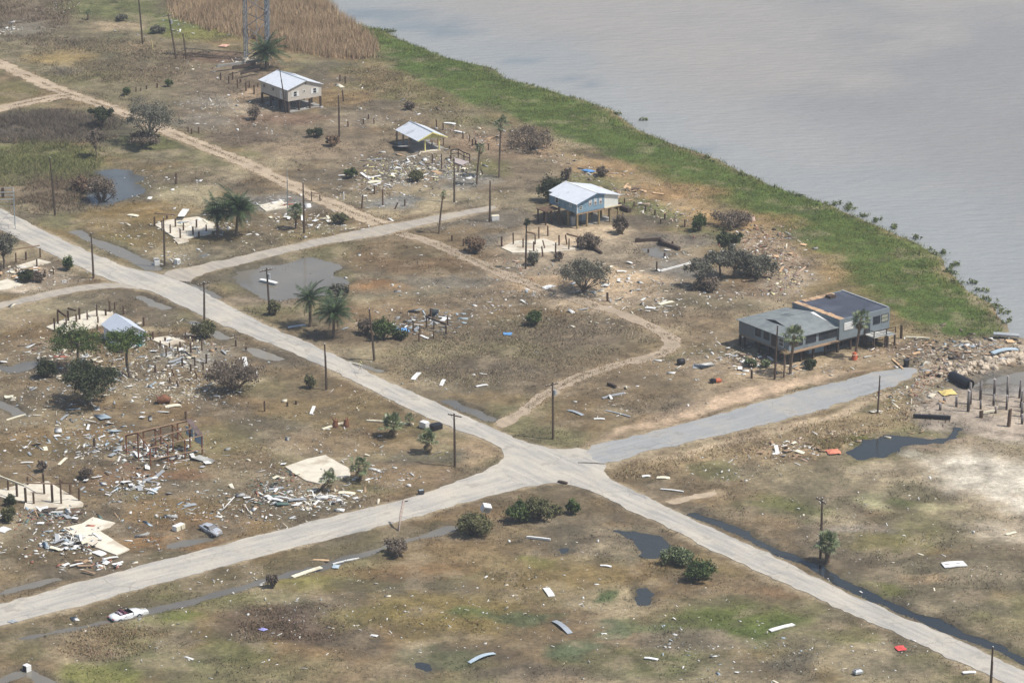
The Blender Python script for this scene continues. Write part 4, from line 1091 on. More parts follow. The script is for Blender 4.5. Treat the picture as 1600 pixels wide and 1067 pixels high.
# ------------------------------------------------------------------ white shed, pole barn frame, steel tower, scaffold
def shed():
    x, y = g2(227, 540)
    r = thing('shed', 'small white shed with a pale metal roof among the bare pilings', 'shed', (x, y, 0), math.radians(28))
    Wd, L, e, rg = 4.3, 6.6, 2.3, 3.6; x0 = -Wd
    wl = siding('white_shed_siding', lin(232, 234, 236), .25, 'Z', .04)
    pr = [(x0, 0), (0, 0), (0, e), (x0 / 2, rg), (x0, e)]
    MB().add([(a, 0, b) for a, b in pr] + [(a, L, b) for a, b in pr], [(0, 1, 2, 3, 4), (9, 8, 7, 6, 5), (0, 4, 9, 5), (1, 6, 7, 2), (0, 5, 6, 1)]).build('wall', wl, r)
    k = (rg - e) / (Wd / 2); o = .3; ro = MB()
    ro.sheet([(x0 - o, -o, e - k * o + .03), (x0 / 2 - .01, -o, rg + .03), (x0 / 2 - .01, L + o, rg + .03), (x0 - o, L + o, e - k * o + .03)], .07)
    ro.sheet([(x0 / 2 + .01, -o, rg + .03), (o, -o, e - k * o + .03), (o, L + o, e - k * o + .03), (x0 / 2 + .01, L + o, rg + .03)], .07)
    ro.build('roof', siding('pale_blue_grey_roof', lin(198, 206, 216), .4, 'Y', .04, None, .1, .5), r)
    MB().box(x0 / 2 - .2, x0 / 2 + .2, -.05, -.003, 2.55, 3.0).build('gable_vent', mat('tan_vent', lin(196, 180, 170), .7), r)
    d = MB().box(-1.5, -.5, -.06, -.003, .05, 1.95).build('door', mat('turquoise_door', lin(128, 196, 204), .6), r)
    MB().box(-.65, -.58, -.1, -.06, 1.0, 1.1).build('handle', M['iron'], d)


shed()


def barn():
    x, y = g2(235.5, 729)
    r = thing('barn_frame', 'roofless pole barn frame of rusty posts and bare purlins with a blue tin end', 'barn frame', (x, y, 0), ROT)
    hs = {0: 2.75, 3.35: 4.15, 6.7: 2.75}
    for xx in (0, 2.9, 5.75, 8.6):
        for yy in (0, 3.35, 6.7):
            MB().box(xx - .09, xx + .09, yy - .09, yy + .09, -.2, hs[yy]).build('post', M['rust'], r)
        MB().bar((xx, -.1, 2.7), (xx, 3.3, 4.12), .07, .16).bar((xx, 3.4, 4.12), (xx, 6.8, 2.7), .07, .16).build('rafter', M['rust'], r)
    for yy, zz in ((0, 2.86), (1.7, 3.6), (3.35, 4.28), (5.0, 3.6), (6.7, 2.86)):
        MB().bar((-.3, yy, zz), (8.9, yy, zz), .1, .14).build('purlin', M['wood'], r)
    MB().bar((0, -.14, 1.1), (5.8, -.14, .95), .08, .12).bar((5.5, -.14, .9), (8.7, -.14, .9), .08, .14).build('girt', M['wood'], r)
    bt = siding('faded_blue_tin', lin(142, 172, 194), .25, 'Y', .1, None, .2, .5)
    MB().box(8.71, 8.75, -.1, 2.2, 1.3, 2.8).build('end_panel', bt, r)
    MB().box(8.71, 8.75, 2.6, 4.6, 1.7, 3.0).build('end_panel', bt, r)
    MB().sheet([(8.0, .1, 2.96), (8.85, .1, 2.96), (8.85, 3.3, 4.4), (8.0, 3.3, 4.4)], .03).build('roof_scrap', mat('rusted_roof_sheet', lin(96, 82, 78), .7, .3, 1), r)
    MB().bar((2.9, 3.3, 4.0), (5.7, 0, 2.7), .06).bar((5.7, 3.3, 4.0), (8.6, 0, 2.7), .06).bar((0, 6.6, 2.7), (2.9, 3.4, 4.0), .06).build('brace', M['rust'], r)


barn()


def lattice_leg(root, x, y, H):
    m = MB(); s = .42; c3 = [(x + s * math.cos(a), y + s * math.sin(a)) for a in (.5, .5 + 2.09, .5 + 4.19)]
    for a, b in c3: m.tube([(a, b, -.3), (a, b, H)], .1, 6)
    k = 0; z = .3
    while z < H - .8:
        for i in range(3):
            p = c3[i]; q = c3[(i + 1) % 3]
            m.bar((*p, z), (*q, z + .75), .07); m.bar((*q, z + .75), (*p, z + 1.5), .07)
        z += 1.5
    m.build('leg', M['towersteel'], root)


def tower():
    x, y = g2(384.5, 94.5)
    r = thing('lattice_tower', 'tall grey steel lattice tower cut off by the top of the photo', 'tower', (x, y, -.0), math.radians(4))
    D = 4.6; H = 30.0
    for a, b in ((0, 0), (D, 0), (D * .95, D)): lattice_leg(r, a, b, H)
    cs = [(0, 0), (D, 0), (D * .95, D)]
    for i in range(3):
        p, q = cs[i], cs[(i + 1) % 3]; z = .8
        m = MB()
        while z < H - 4:
            m.tube([(*p, z), (*q, z + 3.1)], .09, 5); m.tube([(*q, z + 3.1), (*p, z + 6.2)], .09, 5); z += 6.2
        m.build('bracing', mat('grey_brace', lin(112, 110, 112), .6, .15), r)
    for a, b in cs: MB().tube([(a, b, -.3), (a, b, .5)], .7, 10).build('footing', M['slab'], r)
    MB().bar((D / 2, D * .4, .3), (D / 2, D * .4, H), .12).build('cable_ladder', M['grey'], r)


tower()


def scaffold():
    x, y = g2(16, 360)
    r = thing('tower_stand', 'thin grey pipe tower stand with open top platform at the left edge', 'tower stand', (x, y, 0), math.radians(10))
    s, H = 2.6, 6.9
    for a, b in ((-s, 0), (.9, 0), (-s, s), (.9, s)):
        MB().tube([(a, b, -.2), (a, b, H)], .06, 6).build('leg', M['galv'], r)
    for z in (2.2, 4.4, 5.6, H):
        m = MB(); w_ = .05 if z < 5 else .08
        for p, q in (((-s, 0), (.9, 0)), ((.9, 0), (.9, s)), ((.9, s), (-s, s)), ((-s, s), (-s, 0))): m.bar((*p, z), (*q, z), w_, w_ * (2 if z > 5 else 1))
        m.build('ring_beam', M['galv'] if z < 5 else M['grey'], r)
    MB().bar((-s, 0, .2), (.9, 0, 4.4), .04).bar((.9, 0, .2), (.9, s, 4.4), .04).bar((.9, s, .2), (-s, s, 4.4), .04).build('brace', M['galv'], r)
    MB().box(-1.2, -.7, 1.1, 1.6, 5.6, 7.3).build('standpipe', M['darkwood'], r)


scaffold()

# ------------------------------------------------------------------ slabs left behind by houses
def slab(pts, m, name, label, z=.16, seed=3, group=None):
    q = jag([Vector(g2(a, b)) for a, b in pts], 1.0, .12, seed)
    bm = bmesh.new(); vs = [bm.verts.new((a, b, z)) for a, b in q]; lo = [bm.verts.new((a, b, -.3)) for a, b in q]
    f = bm.faces.new(vs); n = len(vs)
    for i in range(n): bm.faces.new((vs[i], vs[(i + 1) % n], lo[(i + 1) % n], lo[i]))
    bmesh.ops.triangulate(bm, faces=[f]); bmesh.ops.recalc_face_normals(bm, faces=bm.faces[:])
    me = bpy.data.meshes.new(name); bm.to_mesh(me); bm.free(); me.materials.append(m)
    o = bpy.data.objects.new(name, me); C.objects.link(o)
    return tag(o, label, 'slab')


slab([(241, 352), (262, 345), (310, 340), (335, 350), (330, 366), (300, 372), (283, 379)], M['slab'], 'concrete_slab', 'bare concrete slab with rows of pilings beside the two date palms', seed=4)
slab([(270, 374), (288, 372), (296, 378), (278, 382)], M['slab'], 'concrete_slab', 'small apron of concrete at the front of the piling slab by the date palms', .13)
slab([(446, 730), (480, 718), (508, 712), (545, 733), (548, 744), (500, 757), (478, 752), (462, 742)], M['slab'], 'concrete_slab', 'cracked pale slab between two small fan palms near the crossroads', seed=8)
slab([(-20, 771), (40, 756), (75, 753), (100, 768), (130, 787), (130, 793), (70, 798), (38, 796), (40, 785), (10, 780)], M['slab'], 'concrete_slab', 'wide white slab with tall pilings at the left edge of the photo', seed=12)
slab([(98, 826), (128, 819), (145, 809), (160, 813), (181, 818), (172, 825), (155, 830), (175, 843), (202, 859), (182, 868), (150, 856), (132, 848)], mat('white_driveway', lin(216, 208, 190), .9, .1, .6, .2, col2=lin(190, 178, 158)), 'concrete_slab', 'long cream slab and driveway running down towards the cross street', seed=16)
slab([(783, 388), (808, 377), (818, 378), (850, 374), (880, 384), (905, 390), (872, 394), (850, 396), (800, 396)], M['slab'], 'concrete_slab', 'sand covered slab with pilings in front of the blue house', seed=20)
slab([(25, 417), (60, 406), (80, 411), (50, 417), (30, 422)], M['slab'], 'concrete_slab', 'thin pale slab behind the bare wooden bar frame at the far left', seed=24)
slab([(72, 512), (100, 500), (150, 486), (178, 490), (170, 505), (140, 515), (100, 524)], M['slab'], 'concrete_slab', 'slab under the pilings to the left of the white shed', seed=28)
slab([(404, 322), (440, 314), (452, 324), (415, 331)], M['slab'], 'concrete_slab', 'small cracked slab beside the thin grey mast', seed=32)
slab([(232, 530), (262, 526), (290, 534), (262, 542)], M['slab'], 'concrete_slab', 'pale slab to the right of the white shed', seed=36)
slab([(-20, 446), (12, 437), (36, 446), (10, 453), (-20, 456)], M['slab'], 'concrete_slab', 'pale slab cut by the left edge beside the gravel lane', seed=40)

# ------------------------------------------------------------------ pilings: every post an object of its own
PB = {}
def piling_mesh(kind):
    if kind not in PB:
        bm = bmesh.new()
        bmesh.ops.create_cone(bm, segments=8, radius1=1.0, radius2=.92, depth=1.0, cap_ends=True)
        for v in bm.verts: v.co.z += .5; v.co.x += .12 * (v.co.z > .5) * math.sin(v.co.y * 3); v.co.z += .03 * v.co.x * (v.co.z > .5)
        me = bpy.data.meshes.new('piling'); bm.to_mesh(me); bm.free()
        if kind == 'pier':
            m, t, b = nodes('bleached_pier_pile')
            tc = t.nodes.new('ShaderNodeTexCoord'); sp = t.nodes.new('ShaderNodeSeparateXYZ'); t.links.new(tc.outputs['Generated'], sp.inputs[0])
            n = tex_noise(t, 2.0, 3, tc.outputs['Generated']); ad = t.nodes.new('ShaderNodeMath'); ad.operation = 'MULTIPLY_ADD'; ad.inputs[1].default_value = .35
            t.links.new(n.outputs[0], ad.inputs[0]); t.links.new(sp.outputs['Z'], ad.inputs[2])
            o = ramp(t, ad.outputs[0], [(.62, lin(66, 55, 50)), (.95, lin(156, 150, 146))]).outputs[0]
            t.links.new(o, b.inputs['Base Color']); b.inputs['Roughness'].default_value = .85
            me.materials.append(m)
        elif kind == 'white': me.materials.append(M['white'])
        else: me.materials.append(M['pile'])
        PB[kind] = me
    return PB[kind]


def pilings(org, sc, rows, label, group, kind='std', rad=.16, name='piling'):
    """rows of (x, foot, tip[, tip x]) read off an enlargement with its corner at org"""
    for q in rows:
        px, pb, pt = org[0] + q[0] / sc, org[1] + q[1] / sc, org[1] + q[2] / sc
        tx = org[0] + (q[3] if len(q) > 3 else q[0]) / sc
        h = max(.6, hgt(px, pb, pt)); s = ppm(px, pb)
        o = bpy.data.objects.new(name, piling_mesh(kind)); C.objects.link(o)
        o.location = P(px, pb, -.25)
        lean = math.atan2((tx - px) / s, h)
        o.rotation_euler = (rnd.uniform(-.02, .02), lean + rnd.uniform(-.02, .02), rnd.uniform(0, 6))
        if abs(lean) > .05: o.rotation_euler = (0, lean, 0)
        r_ = rad * rnd.uniform(.85, 1.15); o.scale = (r_, r_, h + .25)
        tag(o, label, 'piling', group)


def timber(a, b, za, zb, wd, label, m='wood', name='timber_beam', org=(0, 0), sc=1.0, cat='beam', hh=None):
    p = P(org[0] + a[0] / sc, org[1] + a[1] / sc, za); q = P(org[0] + b[0] / sc, org[1] + b[1] / sc, zb)
    c_ = (p + q) / 2; mb = MB().bar(p - c_, q - c_, wd, hh or wd * 1.3); d = (q - p)
    # a sawn end and a bolted stub keep it from reading as a bare box
    mb.bar(p - c_ + d * .04 + Vector((0, 0, wd * .7)), p - c_ + d * .16 + Vector((0, 0, wd * .7)), wd * .8, wd * .5)
    o = mb.build(name, M[m], None); o.location = c_
    return tag(o, label, cat)


O = (0, 267)
pilings(O, 4, [(966, 345, 285), (1014, 370, 310), (1065, 395, 335), (1097, 355, 298), (1127, 425, 360), (1146, 378, 320), (1207, 405, 350), (1228, 360, 305), (1290, 385, 335), (1044, 300, 278), (1243, 418, 380)],
        'bare brown piling on the slab left of the two date palms', 'pilings on the slab by the date palms')
timber((966, 340), (1097, 350), 2.2, 2.2, .16, 'weathered beam across piling tops on the slab by the date palms', org=O, sc=4)
O = (60, 470)
pilings(O, 8.4, [(215, 400, 225), (258, 310, 140), (393, 270, 130), (500, 285, 170), (540, 255, 95), (645, 260, 160), (770, 215, 55), (782, 300, 215), (885, 205, 110), (937, 135, 0), (1003, 120, 15), (1118, 180, 75), (1385, 330, 210),
                 (1470, 510, 430), (1508, 515, 405), (345, 345, 285), (368, 340, 225), (775, 380, 310)], 'tall dark piling standing around the white shed', 'pilings around the white shed')
timber((258, 308), (375, 330), 2.4, 1.6, .22, 'broken beam hanging off a piling left of the white shed', 'pile', org=O, sc=8.4)
timber((393, 268), (500, 284), 2.2, 2.0, .2, 'dark beam bridging two pilings left of the white shed', 'pile', org=O, sc=8.4)
O = (0, 534)
pilings(O, 4, [(1003, 25, -6), (1060, 40, 4), (1040, 95, 40), (1113, 80, 30), (1127, 45, 0), (1193, 70, 10), (1262, 55, -15), (1290, 135, 75), (1140, 155, 105), (1218, 150, 95), (1193, 190, 140), (1270, 180, 125), (1348, 165, 115), (970, 190, 145),
               (1090, 210, 170, 1078), (1240, 225, 180, 1222), (1070, 255, 220, 1060), (1117, 280, 240, 1108), (1475, 30, -10), (1540, 56, 30), (1032, 0, -28), (1160, -18, -62), (1205, 6, -20)], 'short dark piling on the silty lot right of the white shed', 'pilings on the silty lot right of the shed', rad=.15)
O = (0, 740)
pilings(O, 7.27, [(93, 195, 60), (195, 270, 110), (295, 335, 165), (315, 135, 30), (385, 350, 215), (505, 240, 0), (597, 330, 130), (697, 350, 60), (803, 245, 115), (900, 315, 160)], 'tall brown piling on the wide white slab at the left edge', 'pilings on the wide white slab')
timber((295, 335), (697, 345), 3.0, 3.0, .14, 'long pale beam across the tallest pilings of the wide white slab', org=O, sc=7.27)
timber((-30, 215), (290, 320), 2.6, 2.4, .18, 'pale board nailed along pilings at the extreme left edge', 'cream', org=O, sc=7.27)
timber((315, 135), (490, 238), 1.9, 1.8, .12, 'thin sagging beam at the back of the wide white slab', org=O, sc=7.27)
timber((700, 350), (900, 312), 3.2, 2.6, .12, 'narrow beam sloping down the right end of the wide white slab', 'pile', org=O, sc=7.27)
O = (760, 330)
pilings(O, 7.965, [(192, 450, 320), (335, 420, 275), (457, 465, 340), (607, 425, 290), (653, 345, 205), (765, 315, 185), (588, 510, 375), (735, 470, 355, 703), (707, 565, 435, 690), (860, 520, 390), (905, 435, 300), (1005, 415, 290, 985), (1025, 485, 345), (1135, 455, 325)],
        'brown piling on the sandy slab in front of the blue house', 'pilings in front of the blue house', rad=.13)
timber((495, 400), (607, 425), 2.0, 2.1, .2, 'tan beam running from the vine topped pole to a piling', org=O, sc=7.965)
timber((1000, 414), (1138, 455), 1.9, 2.0, .22, 'tan beam over two pilings beside the dead bushes near the blue house', org=O, sc=7.965)
timber((1215, 400), (1420, 520), .5, .2, .3, 'dark fallen beam on the ground right of the sandy slab', 'darkwood', org=O, sc=7.965)
O = (340, 60)
pilings(O, 7.965, [(38, 520, 430), (140, 565, 470), (187, 520, 420), (250, 615, 505), (285, 550, 510), (355, 660, 545), (395, 615, 540), (455, 700, 585), (500, 605, 560)], 'short dark piling on the sand left of the tan house', 'pilings left of the tan house', rad=.15)
for a, b, z, l in (((-10, 420), (330, 375), .7, 'farthest'), ((190, 455), (470, 400), 1.0, 'middle'), ((360, 370), (570, 335), .6, 'palest')):
    timber(a, b, z + .5, z + .5, .4, l + ' of the three long loose rails lying left of the tan house', 'greyslab' if l != 'middle' else 'darkwood', org=O, sc=7.965)
timber((290, 505), (520, 450), 1.0, 1.1, .3, 'heavy dark girder on piling tops left of the tan house', 'darkwood', org=O, sc=7.965)
O = (580, 160)
pilings(O, 7.26, [(743, 295, 195), (815, 315, 235), (820, 490, 410), (1042, 420, 340), (1115, 445, 370), (1330, 540, 470), (690, 490, 435), (890, 525, 500), (1150, 495, 420), (1185, 480, 430)], 'dark piling standing behind the open pavilion', 'pilings behind the pavilion', rad=.14)
pilings(O, 7.26, [(695, 690, 590), (800, 760, 590), (897, 660, 605), (985, 790, 705), (1043, 800, 755), (1275, 815, 755, 1248)], 'dark piling in the wrecked yard in front of the open pavilion', 'pilings in front of the pavilion', rad=.14)
pilings((400, 267), 4, [(660, 235, 150, 668), (740, 145, 90), (793, 220, 120), (865, 240, 195, 885), (930, 220, 180), (1225, 435, 400), (1297, 470, 425), (1535, 470, 410)], 'burnt looking piling stub near the gravel road junction', 'piling stubs near the gravel road')
pilings((400, 267), 4, [(348, 190, 130), (400, 190, 150)], 'thin post holding the low bar by the sandy track', 'posts of the low bar', rad=.1)
timber((348, 190), (400, 190), 1.5, 1.4, .14, 'low bar across two thin posts by the sandy track', org=(400, 267), sc=4)
O = (400, 267)
pilings(O, 4, [(828, 985, 925), (948, 1030, 980), (1020, 1065, 1010), (1095, 925, 860), (983, 1000, 935), (1112, 990, 935), (1110, 1045, 1000), (1188, 1025, 965), (1197, 960, 905), (1025, 1020, 960), (1065, 980, 900)], 'grey piling among the pale blue wreckage beside the leaning pole', 'pilings among the blue wreckage', rad=.13)
timber((1060, 980), (1188, 1020), 1.9, 1.7, .2, 'dark beam lying across pilings in the pale blue wreckage', 'darkwood', org=O, sc=4)
O = (800, 267)
pilings(O, 4, [(353, 55, 22), (703, 205, 170), (763, 225, 193), (835, 250, 215), (893, 275, 243), (955, 305, 268), (1080, 355, 308), (930, 330, 300)], 'dark fence piling in the row behind the blue house', 'row of pilings behind the blue house', rad=.15)
pilings(O, 4, [(1003, 470, 440), (1213, 560, 515), (905, 625, 565), (953, 530, 500), (597, 815, 760), (852, 500, 485), (1498, 228, 174)][:6], 'lone dark piling on the grey mud right of the dead tree', 'lone pilings on the mud flat', rad=.17)
timber((770, 447), (932, 436), .25, .3, .5, 'long dark bulkhead timber behind the small pool', 'darkwood', org=O, sc=4)
timber((920, 452), (1045, 497), .3, .25, .6, 'dark bulkhead timber at the right of the small pool', 'darkwood', org=O, sc=4)
timber((450, 462), (560, 520), .3, .2, .35, 'brown beam fallen beside the dry bush below the blue house', 'darkwood', org=O, sc=4)
timber((660, 232), (735, 262), .3, .3, .8, 'black heap of timber behind the right end of the blue house', 'darkwood', org=O, sc=4)
timber((930, 632), (1115, 582), .2, .2, .22, 'long thin white pipe across the grey mud', 'white', 'white_pipe', O, 4, 'pipe')
O = (1440, 520)
pilings(O, 6.67, [(193, 805, 735), (237, 715, 670), (362, 770, 660), (485, 820, 600), (508, 740, 510), (615, 795, 700), (613, 700, 500, 605), (750, 760, 640), (757, 650, 480), (770, 835, 765), (885, 800, 650), (893, 720, 450), (1017, 680, 490, 1028), (1030, 775, 600, 1045), (1042, 870, 720),
                  (1047, 950, 850), (1075, 720, 560), (1090, 820, 620), (1110, 900, 760)], 'leaning pier pile with a dark foot and bleached top on the mud flat', 'pier piles on the mud flat', 'pier', .2, 'pier_pile')
pilings(O, 6.67, [(620, 880, 810)], 'squat thick pier stump on the mud flat left of the fallen plank', 'pier piles', 'std', .28, 'pier_stump')
pilings(O, 6.67, [(905, 975, 795, 915)], 'thickest dark pier pile standing nearest on the mud flat', 'pier piles', 'std', .27, 'pier_pile')
timber((640, 850), (770, 835), .3, .5, .2, 'bleached plank between two pier piles on the mud', 'cream', org=O, sc=6.67, cat='plank', name='fallen_plank')
timber((800, 790), (890, 800), .25, .3, .22, 'short pale log at the foot of a pier pile', 'cream', org=O, sc=6.67, cat='log', name='short_log')
O = (0, 290)
pilings(O, 6.67, [(168, 800, 700), (272, 775, 690), (420, 750, 655)], 'reddish post carrying the long bar at the far left', 'posts of the long bar at far left')
pilings(O, 6.67, [(385, 840, 765), (557, 925, 855), (460, 945, 875, 470)], 'small dark post on the silty slab at the far left', 'posts on the silty slab at far left', rad=.12)
timber((60, 800), (420, 750), 2.0, 2.1, .14, 'long tan bar along the tops of three reddish posts', org=O, sc=6.67)
pilings((0, 0), 4, [(851, 575, 545), (880, 570, 550), (916, 560, 535), (983, 550, 520)], 'stub of a broken fence row beside the sandy driveway far behind', 'fence stubs far behind', rad=.17)
pilings((0, 0), 4, [(1177, 825, 795), (1198, 838, 805), (1242, 835, 795)], 'stub post at the edge of the far dirt track', 'stub posts by the far track', rad=.15)
pilings((400, 0), 4, [(525, 510, 470), (558, 525, 480), (548, 635, 565, 541), (672, 775, 745), (703, 745, 715), (738, 775, 740), (575, 795, 760)], 'small dark post in the waste ground between the tan house and pavilion', 'posts between tan house and pavilion', rad=.13)
pilings((800, 534), 4, [(1498, 230, 178)], 'lone stub in the sand beside the grey building road', 'lone stub', rad=.16)
pilings((400, 534), 4, [(55, 435, 370), (197, 400, 380), (250, 390, 368)], 'dark stub on the brown grass below the fallen tree', 'stubs below the fallen tree', rad=.15)
pilings((1200, 400), 4, [(832, 515, 432)], 'solitary dark piling right of the grey building', 'solitary piling', rad=.24)
pilings((0, 534), 4, [(590, 655, 600), (1162, 490, 432)], 'dark post beside the roofless barn frame', 'posts by the barn frame', rad=.2)
pilings((0, 267), 4, [(1100, 85, 15)], 'dark post standing in the grey silt beyond the piling slab', 'silt post', rad=.14)
pilings((400, 267), 4, [(548, 180, 135)], 'white stub post beside the sandy track', 'white stub', 'white', .13)

# ------------------------------------------------------------------ utility poles
def upole(px, pb, tx, pt, label, arm=0, boxy=False, rad=.16, rz=ROT, m='pole', vine=False):
    h = hgt(px, pb, pt); s = ppm(px, pb)
    r = thing('utility_pole', label, 'utility pole', P(px, pb), 0)
    dx = (tx - px) / s; dy = 0.0
    at = lambda k: Vector((dx * k, dy * k, h * k))
    MB().tube([at(0) - Vector((0, 0, .4)), at(.35), at(.7), at(1)], [rad, rad * .92, rad * .8, rad * .68], 9).build('shaft', M[m], r)
    dv = Vector((math.cos(rz), math.sin(rz), 0))
    if arm:
        for k in range(int(arm)):
            c_ = at(1) + Vector((0, 0, -.45 - k * 1.1)); a = c_ - dv * 1.15; b = c_ + dv * 1.15
            off = Vector((-dv.y, dv.x, 0)) * .16
            ar = MB().bar(a + off, b + off, .12, .14).build('crossarm', M['pole'], r)
            for q in (-1.0, -.45, .45, 1.0):
                p = c_ + off + dv * q
                MB().tube([p + Vector((0, 0, .07)), p + Vector((0, 0, .16)), p + Vector((0, 0, .24))], [.035, .06, .03], 6).build('insulator', M['white'], ar)
            MB().bar(c_ + off - dv * .7, at(1) + Vector((0, 0, -1.15 - k * 1.1)), .04).bar(c_ + off + dv * .7, at(1) + Vector((0, 0, -1.15 - k * 1.1)), .04).build('arm_brace', M['galv'], r)
    if boxy:
        c_ = at(.82) + Vector((.34, 0, 0))
        MB().tube([c_ - Vector((0, 0, .4)), c_ + Vector((0, 0, .4))], .24, 12).tube([c_ + Vector((0, 0, .4)), c_ + Vector((0, 0, .5))], [.1, .06], 8).build('transformer', M['grey'], r)
    else:
        MB().tube([at(1) - Vector((0, 0, .02)), at(1) + Vector((0, 0, .05))], [rad * .72, rad * .3], 8).build('pole_cap', M['galv'], r)
    MB().bar(at(.02) + Vector((rad + .02, 0, 0)), at(.75) + Vector((rad * .8 + .02, 0, 0)), .04).build('ground_wire', M['iron'], r)
    return r


upole(864, 686, 863, 597, 'tall utility pole with braced crossarm on the grass corner above the crossroads', 1, True)
upole(710.5, 729, 710, 645, 'utility pole with one crossarm on the lot corner left of the crossroads', 1, rz=ROT - 1.2)
upole(510, 609, 508.5, 537, 'bare utility pole on the verge nearest the middle of the main road')
upole(319, 503, 320.5, 440, 'utility pole with pale broken arms opposite the muddy pond', 1)
upole(146, 435, 145, 364, 'bare utility pole at the corner left of the gravel lane')
upole(257, 415, 258, 339, 'bare utility pole beside the ditch end and white appliances')
upole(475, 365, 475, 285, 'bare utility pole just right of the small cabbage palm')
upole(765, 347, 766, 282, 'bare utility pole with white boxes at its foot by the gravel road end')
upole(709.5, 317, 710, 247, 'bare utility pole in front of the pavilion wreckage')
upole(421, 490, 418, 418, 'utility pole with transformer standing before the muddy pond', 1, True)
upole(585, 563, 578, 482, 'dark utility pole leaning left beside the green shrubs')
upole(86, 337, 82, 246, 'tall dark utility pole beside the ditch left of the blue pond')
upole(275.5, 93, 265, 22, 'leaning utility pole with white fittings in the far left distance', 1, True)
upole(291, 92, 287, 52, 'short broken utility pole next to the far leaning pole', rad=.14)
upole(223, 70, 218, -18, 'very tall pole crossing the top edge of the photo')
upole(530, 215, 530, 149, 'bare utility pole between the tan house and the pavilion')
upole(1371, 645, 1373, 586, 'short bare pole beside the blue grey pier road', rad=.13)
upole(1281.5, 873, 1282, 778, 'utility pole behind the big fan palm on the right', 1, rz=ROT + 1.4)
upole(1546, 1102, 1547, 1010, 'pole cut by the bottom edge at lower right')
upole(821, 421, 822.5, 350, 'dark utility pole in front of the sandy slab with vines on its top')
upole(1210, 593, 1213, 508, 'dark utility pole in front of the grey low wing')
upole(447, 177, 438.5, 107, 'thin service pole leaning against the tan house', rad=.11)
upole(449, 335, 450, 264, 'thin pale grey mast beside the small cracked slab', rad=.07, m='galv')
lp = thing('broken_pole', 'broken grey pole leaning over the edge of the cross street', 'broken pole', P(622, 829), 0)
MB().tube([(0, 0, -.3), (.35, .9, 1.9), (.75, 2.4, 3.6)], [.2, .19, .14], 9).build('shaft', mat('bleached_pole', lin(176, 160, 148), .85, .2, 3), lp)
MB().bar((.5, 2.6, 3.2), (1.3, 2.2, 3.5), .12).build('crossarm', M['pole'], lp)
ym = thing('yellow_marker', 'thin yellow marker post in the far grass left of the leaning pole', 'marker post', P(239, 77), 0)
MB().tube([(0, 0, -.2), (-.25, 0, 2.0)], .06, 6).build('stake', M['yellow'], ym)

# ------------------------------------------------------------------ vegetation
G = {'dgreen': leafmat('dark_green_leaves', lin(46, 54, 38), lin(88, 94, 64)), 'green': leafmat('green_leaves', lin(58, 74, 44), lin(104, 118, 70)), 'pine': leafmat('pine_needles', lin(56, 74, 38), lin(108, 124, 66), scale=.9),
     'grey': leafmat('grey_green_leaves', lin(84, 84, 74), lin(132, 130, 114)), 'dead': leafmat('dead_brown_leaves', lin(92, 82, 72), lin(144, 130, 114)), 'brown': leafmat('russet_dead_leaves', lin(108, 90, 74), lin(152, 128, 104)),
     'palm': leafmat('palm_green', lin(38, 54, 34), lin(82, 100, 62), .5, 1.2, .15), 'palmdry': leafmat('dry_palm_frond', lin(112, 96, 72), lin(166, 148, 116), .8, 1.2), 'fan': leafmat('fan_palm_green', lin(70, 84, 56), lin(134, 142, 104), .4, 1.6, .15), 'marsh': leafmat('cordgrass', lin(84, 98, 60), lin(128, 134, 84)), 'olive': leafmat('olive_leaves', lin(82, 86, 58), lin(130, 126, 90))}
M['bark'] = mat('grey_bark', lin(96, 86, 76), .9, .3, 2, .5); M['trunk'] = mat('palm_trunk', lin(120, 104, 88), .9, .25, 4, .5); M['twig'] = mat('dead_twigs', lin(112, 100, 88), .9, .25, 3)


def leaves(name, cen, rad, n, size, m, parent, up=.3, hang=0.0, thin=.55):
    """n small leaf faces spread through ellipsoidal clumps (denser towards each clump's skin)"""
    cen = np.asarray(cen, float); rad = np.asarray(rad, float)
    if rad.ndim == 1: rad = np.stack([rad, rad, rad * .75], 1)
    wgt = (rad[:, 0] * rad[:, 1] * rad[:, 2]) ** .66; wgt /= wgt.sum()
    i = NR.choice(len(cen), n, p=wgt)
    d = NR.normal(0, 1, (n, 3)); d /= np.linalg.norm(d, axis=1)[:, None]
    rr = NR.random(n) ** .5 * (1 + .35 * NR.normal(0, 1, n).clip(-1, 1.6))
    p = cen[i] + d * rr[:, None] * rad[i]
    nrm = d * .6 + NR.normal(0, .7, (n, 3)) + np.array([0, 0, up]); nrm /= np.linalg.norm(nrm, axis=1)[:, None]
    t = np.cross(nrm, NR.normal(0, 1, (n, 3))); t /= np.linalg.norm(t, axis=1)[:, None] + 1e-9
    b = np.cross(nrm, t); s = size * NR.uniform(.5, 1.35, n)[:, None]
    t[:, 2] -= hang
    V = np.stack([p - t * s, p + b * s * thin, p + t * s, p - b * s * thin], 1).reshape(-1, 3)
    V[:, 2] = np.maximum(V[:, 2], .03)
    return raw(name, V, np.arange(len(V)).reshape(-1, 4), m, parent)


def limb(mb, a, b, r0, r1, bend=.15, n=4, sides=6):
    a = Vector(a); b = Vector(b); L = (b - a).length; pts = []
    o = Vector((rnd.uniform(-1, 1), rnd.uniform(-1, 1), rnd.uniform(-.4, .6))) * L * bend
    for k in range(n + 1):
        t = k / n; pts.append(a.lerp(b, t) + o * math.sin(math.pi * t))
    mb.tube(pts, [r0 + (r1 - r0) * k / n for k in range(n + 1)], sides, False)
    return pts


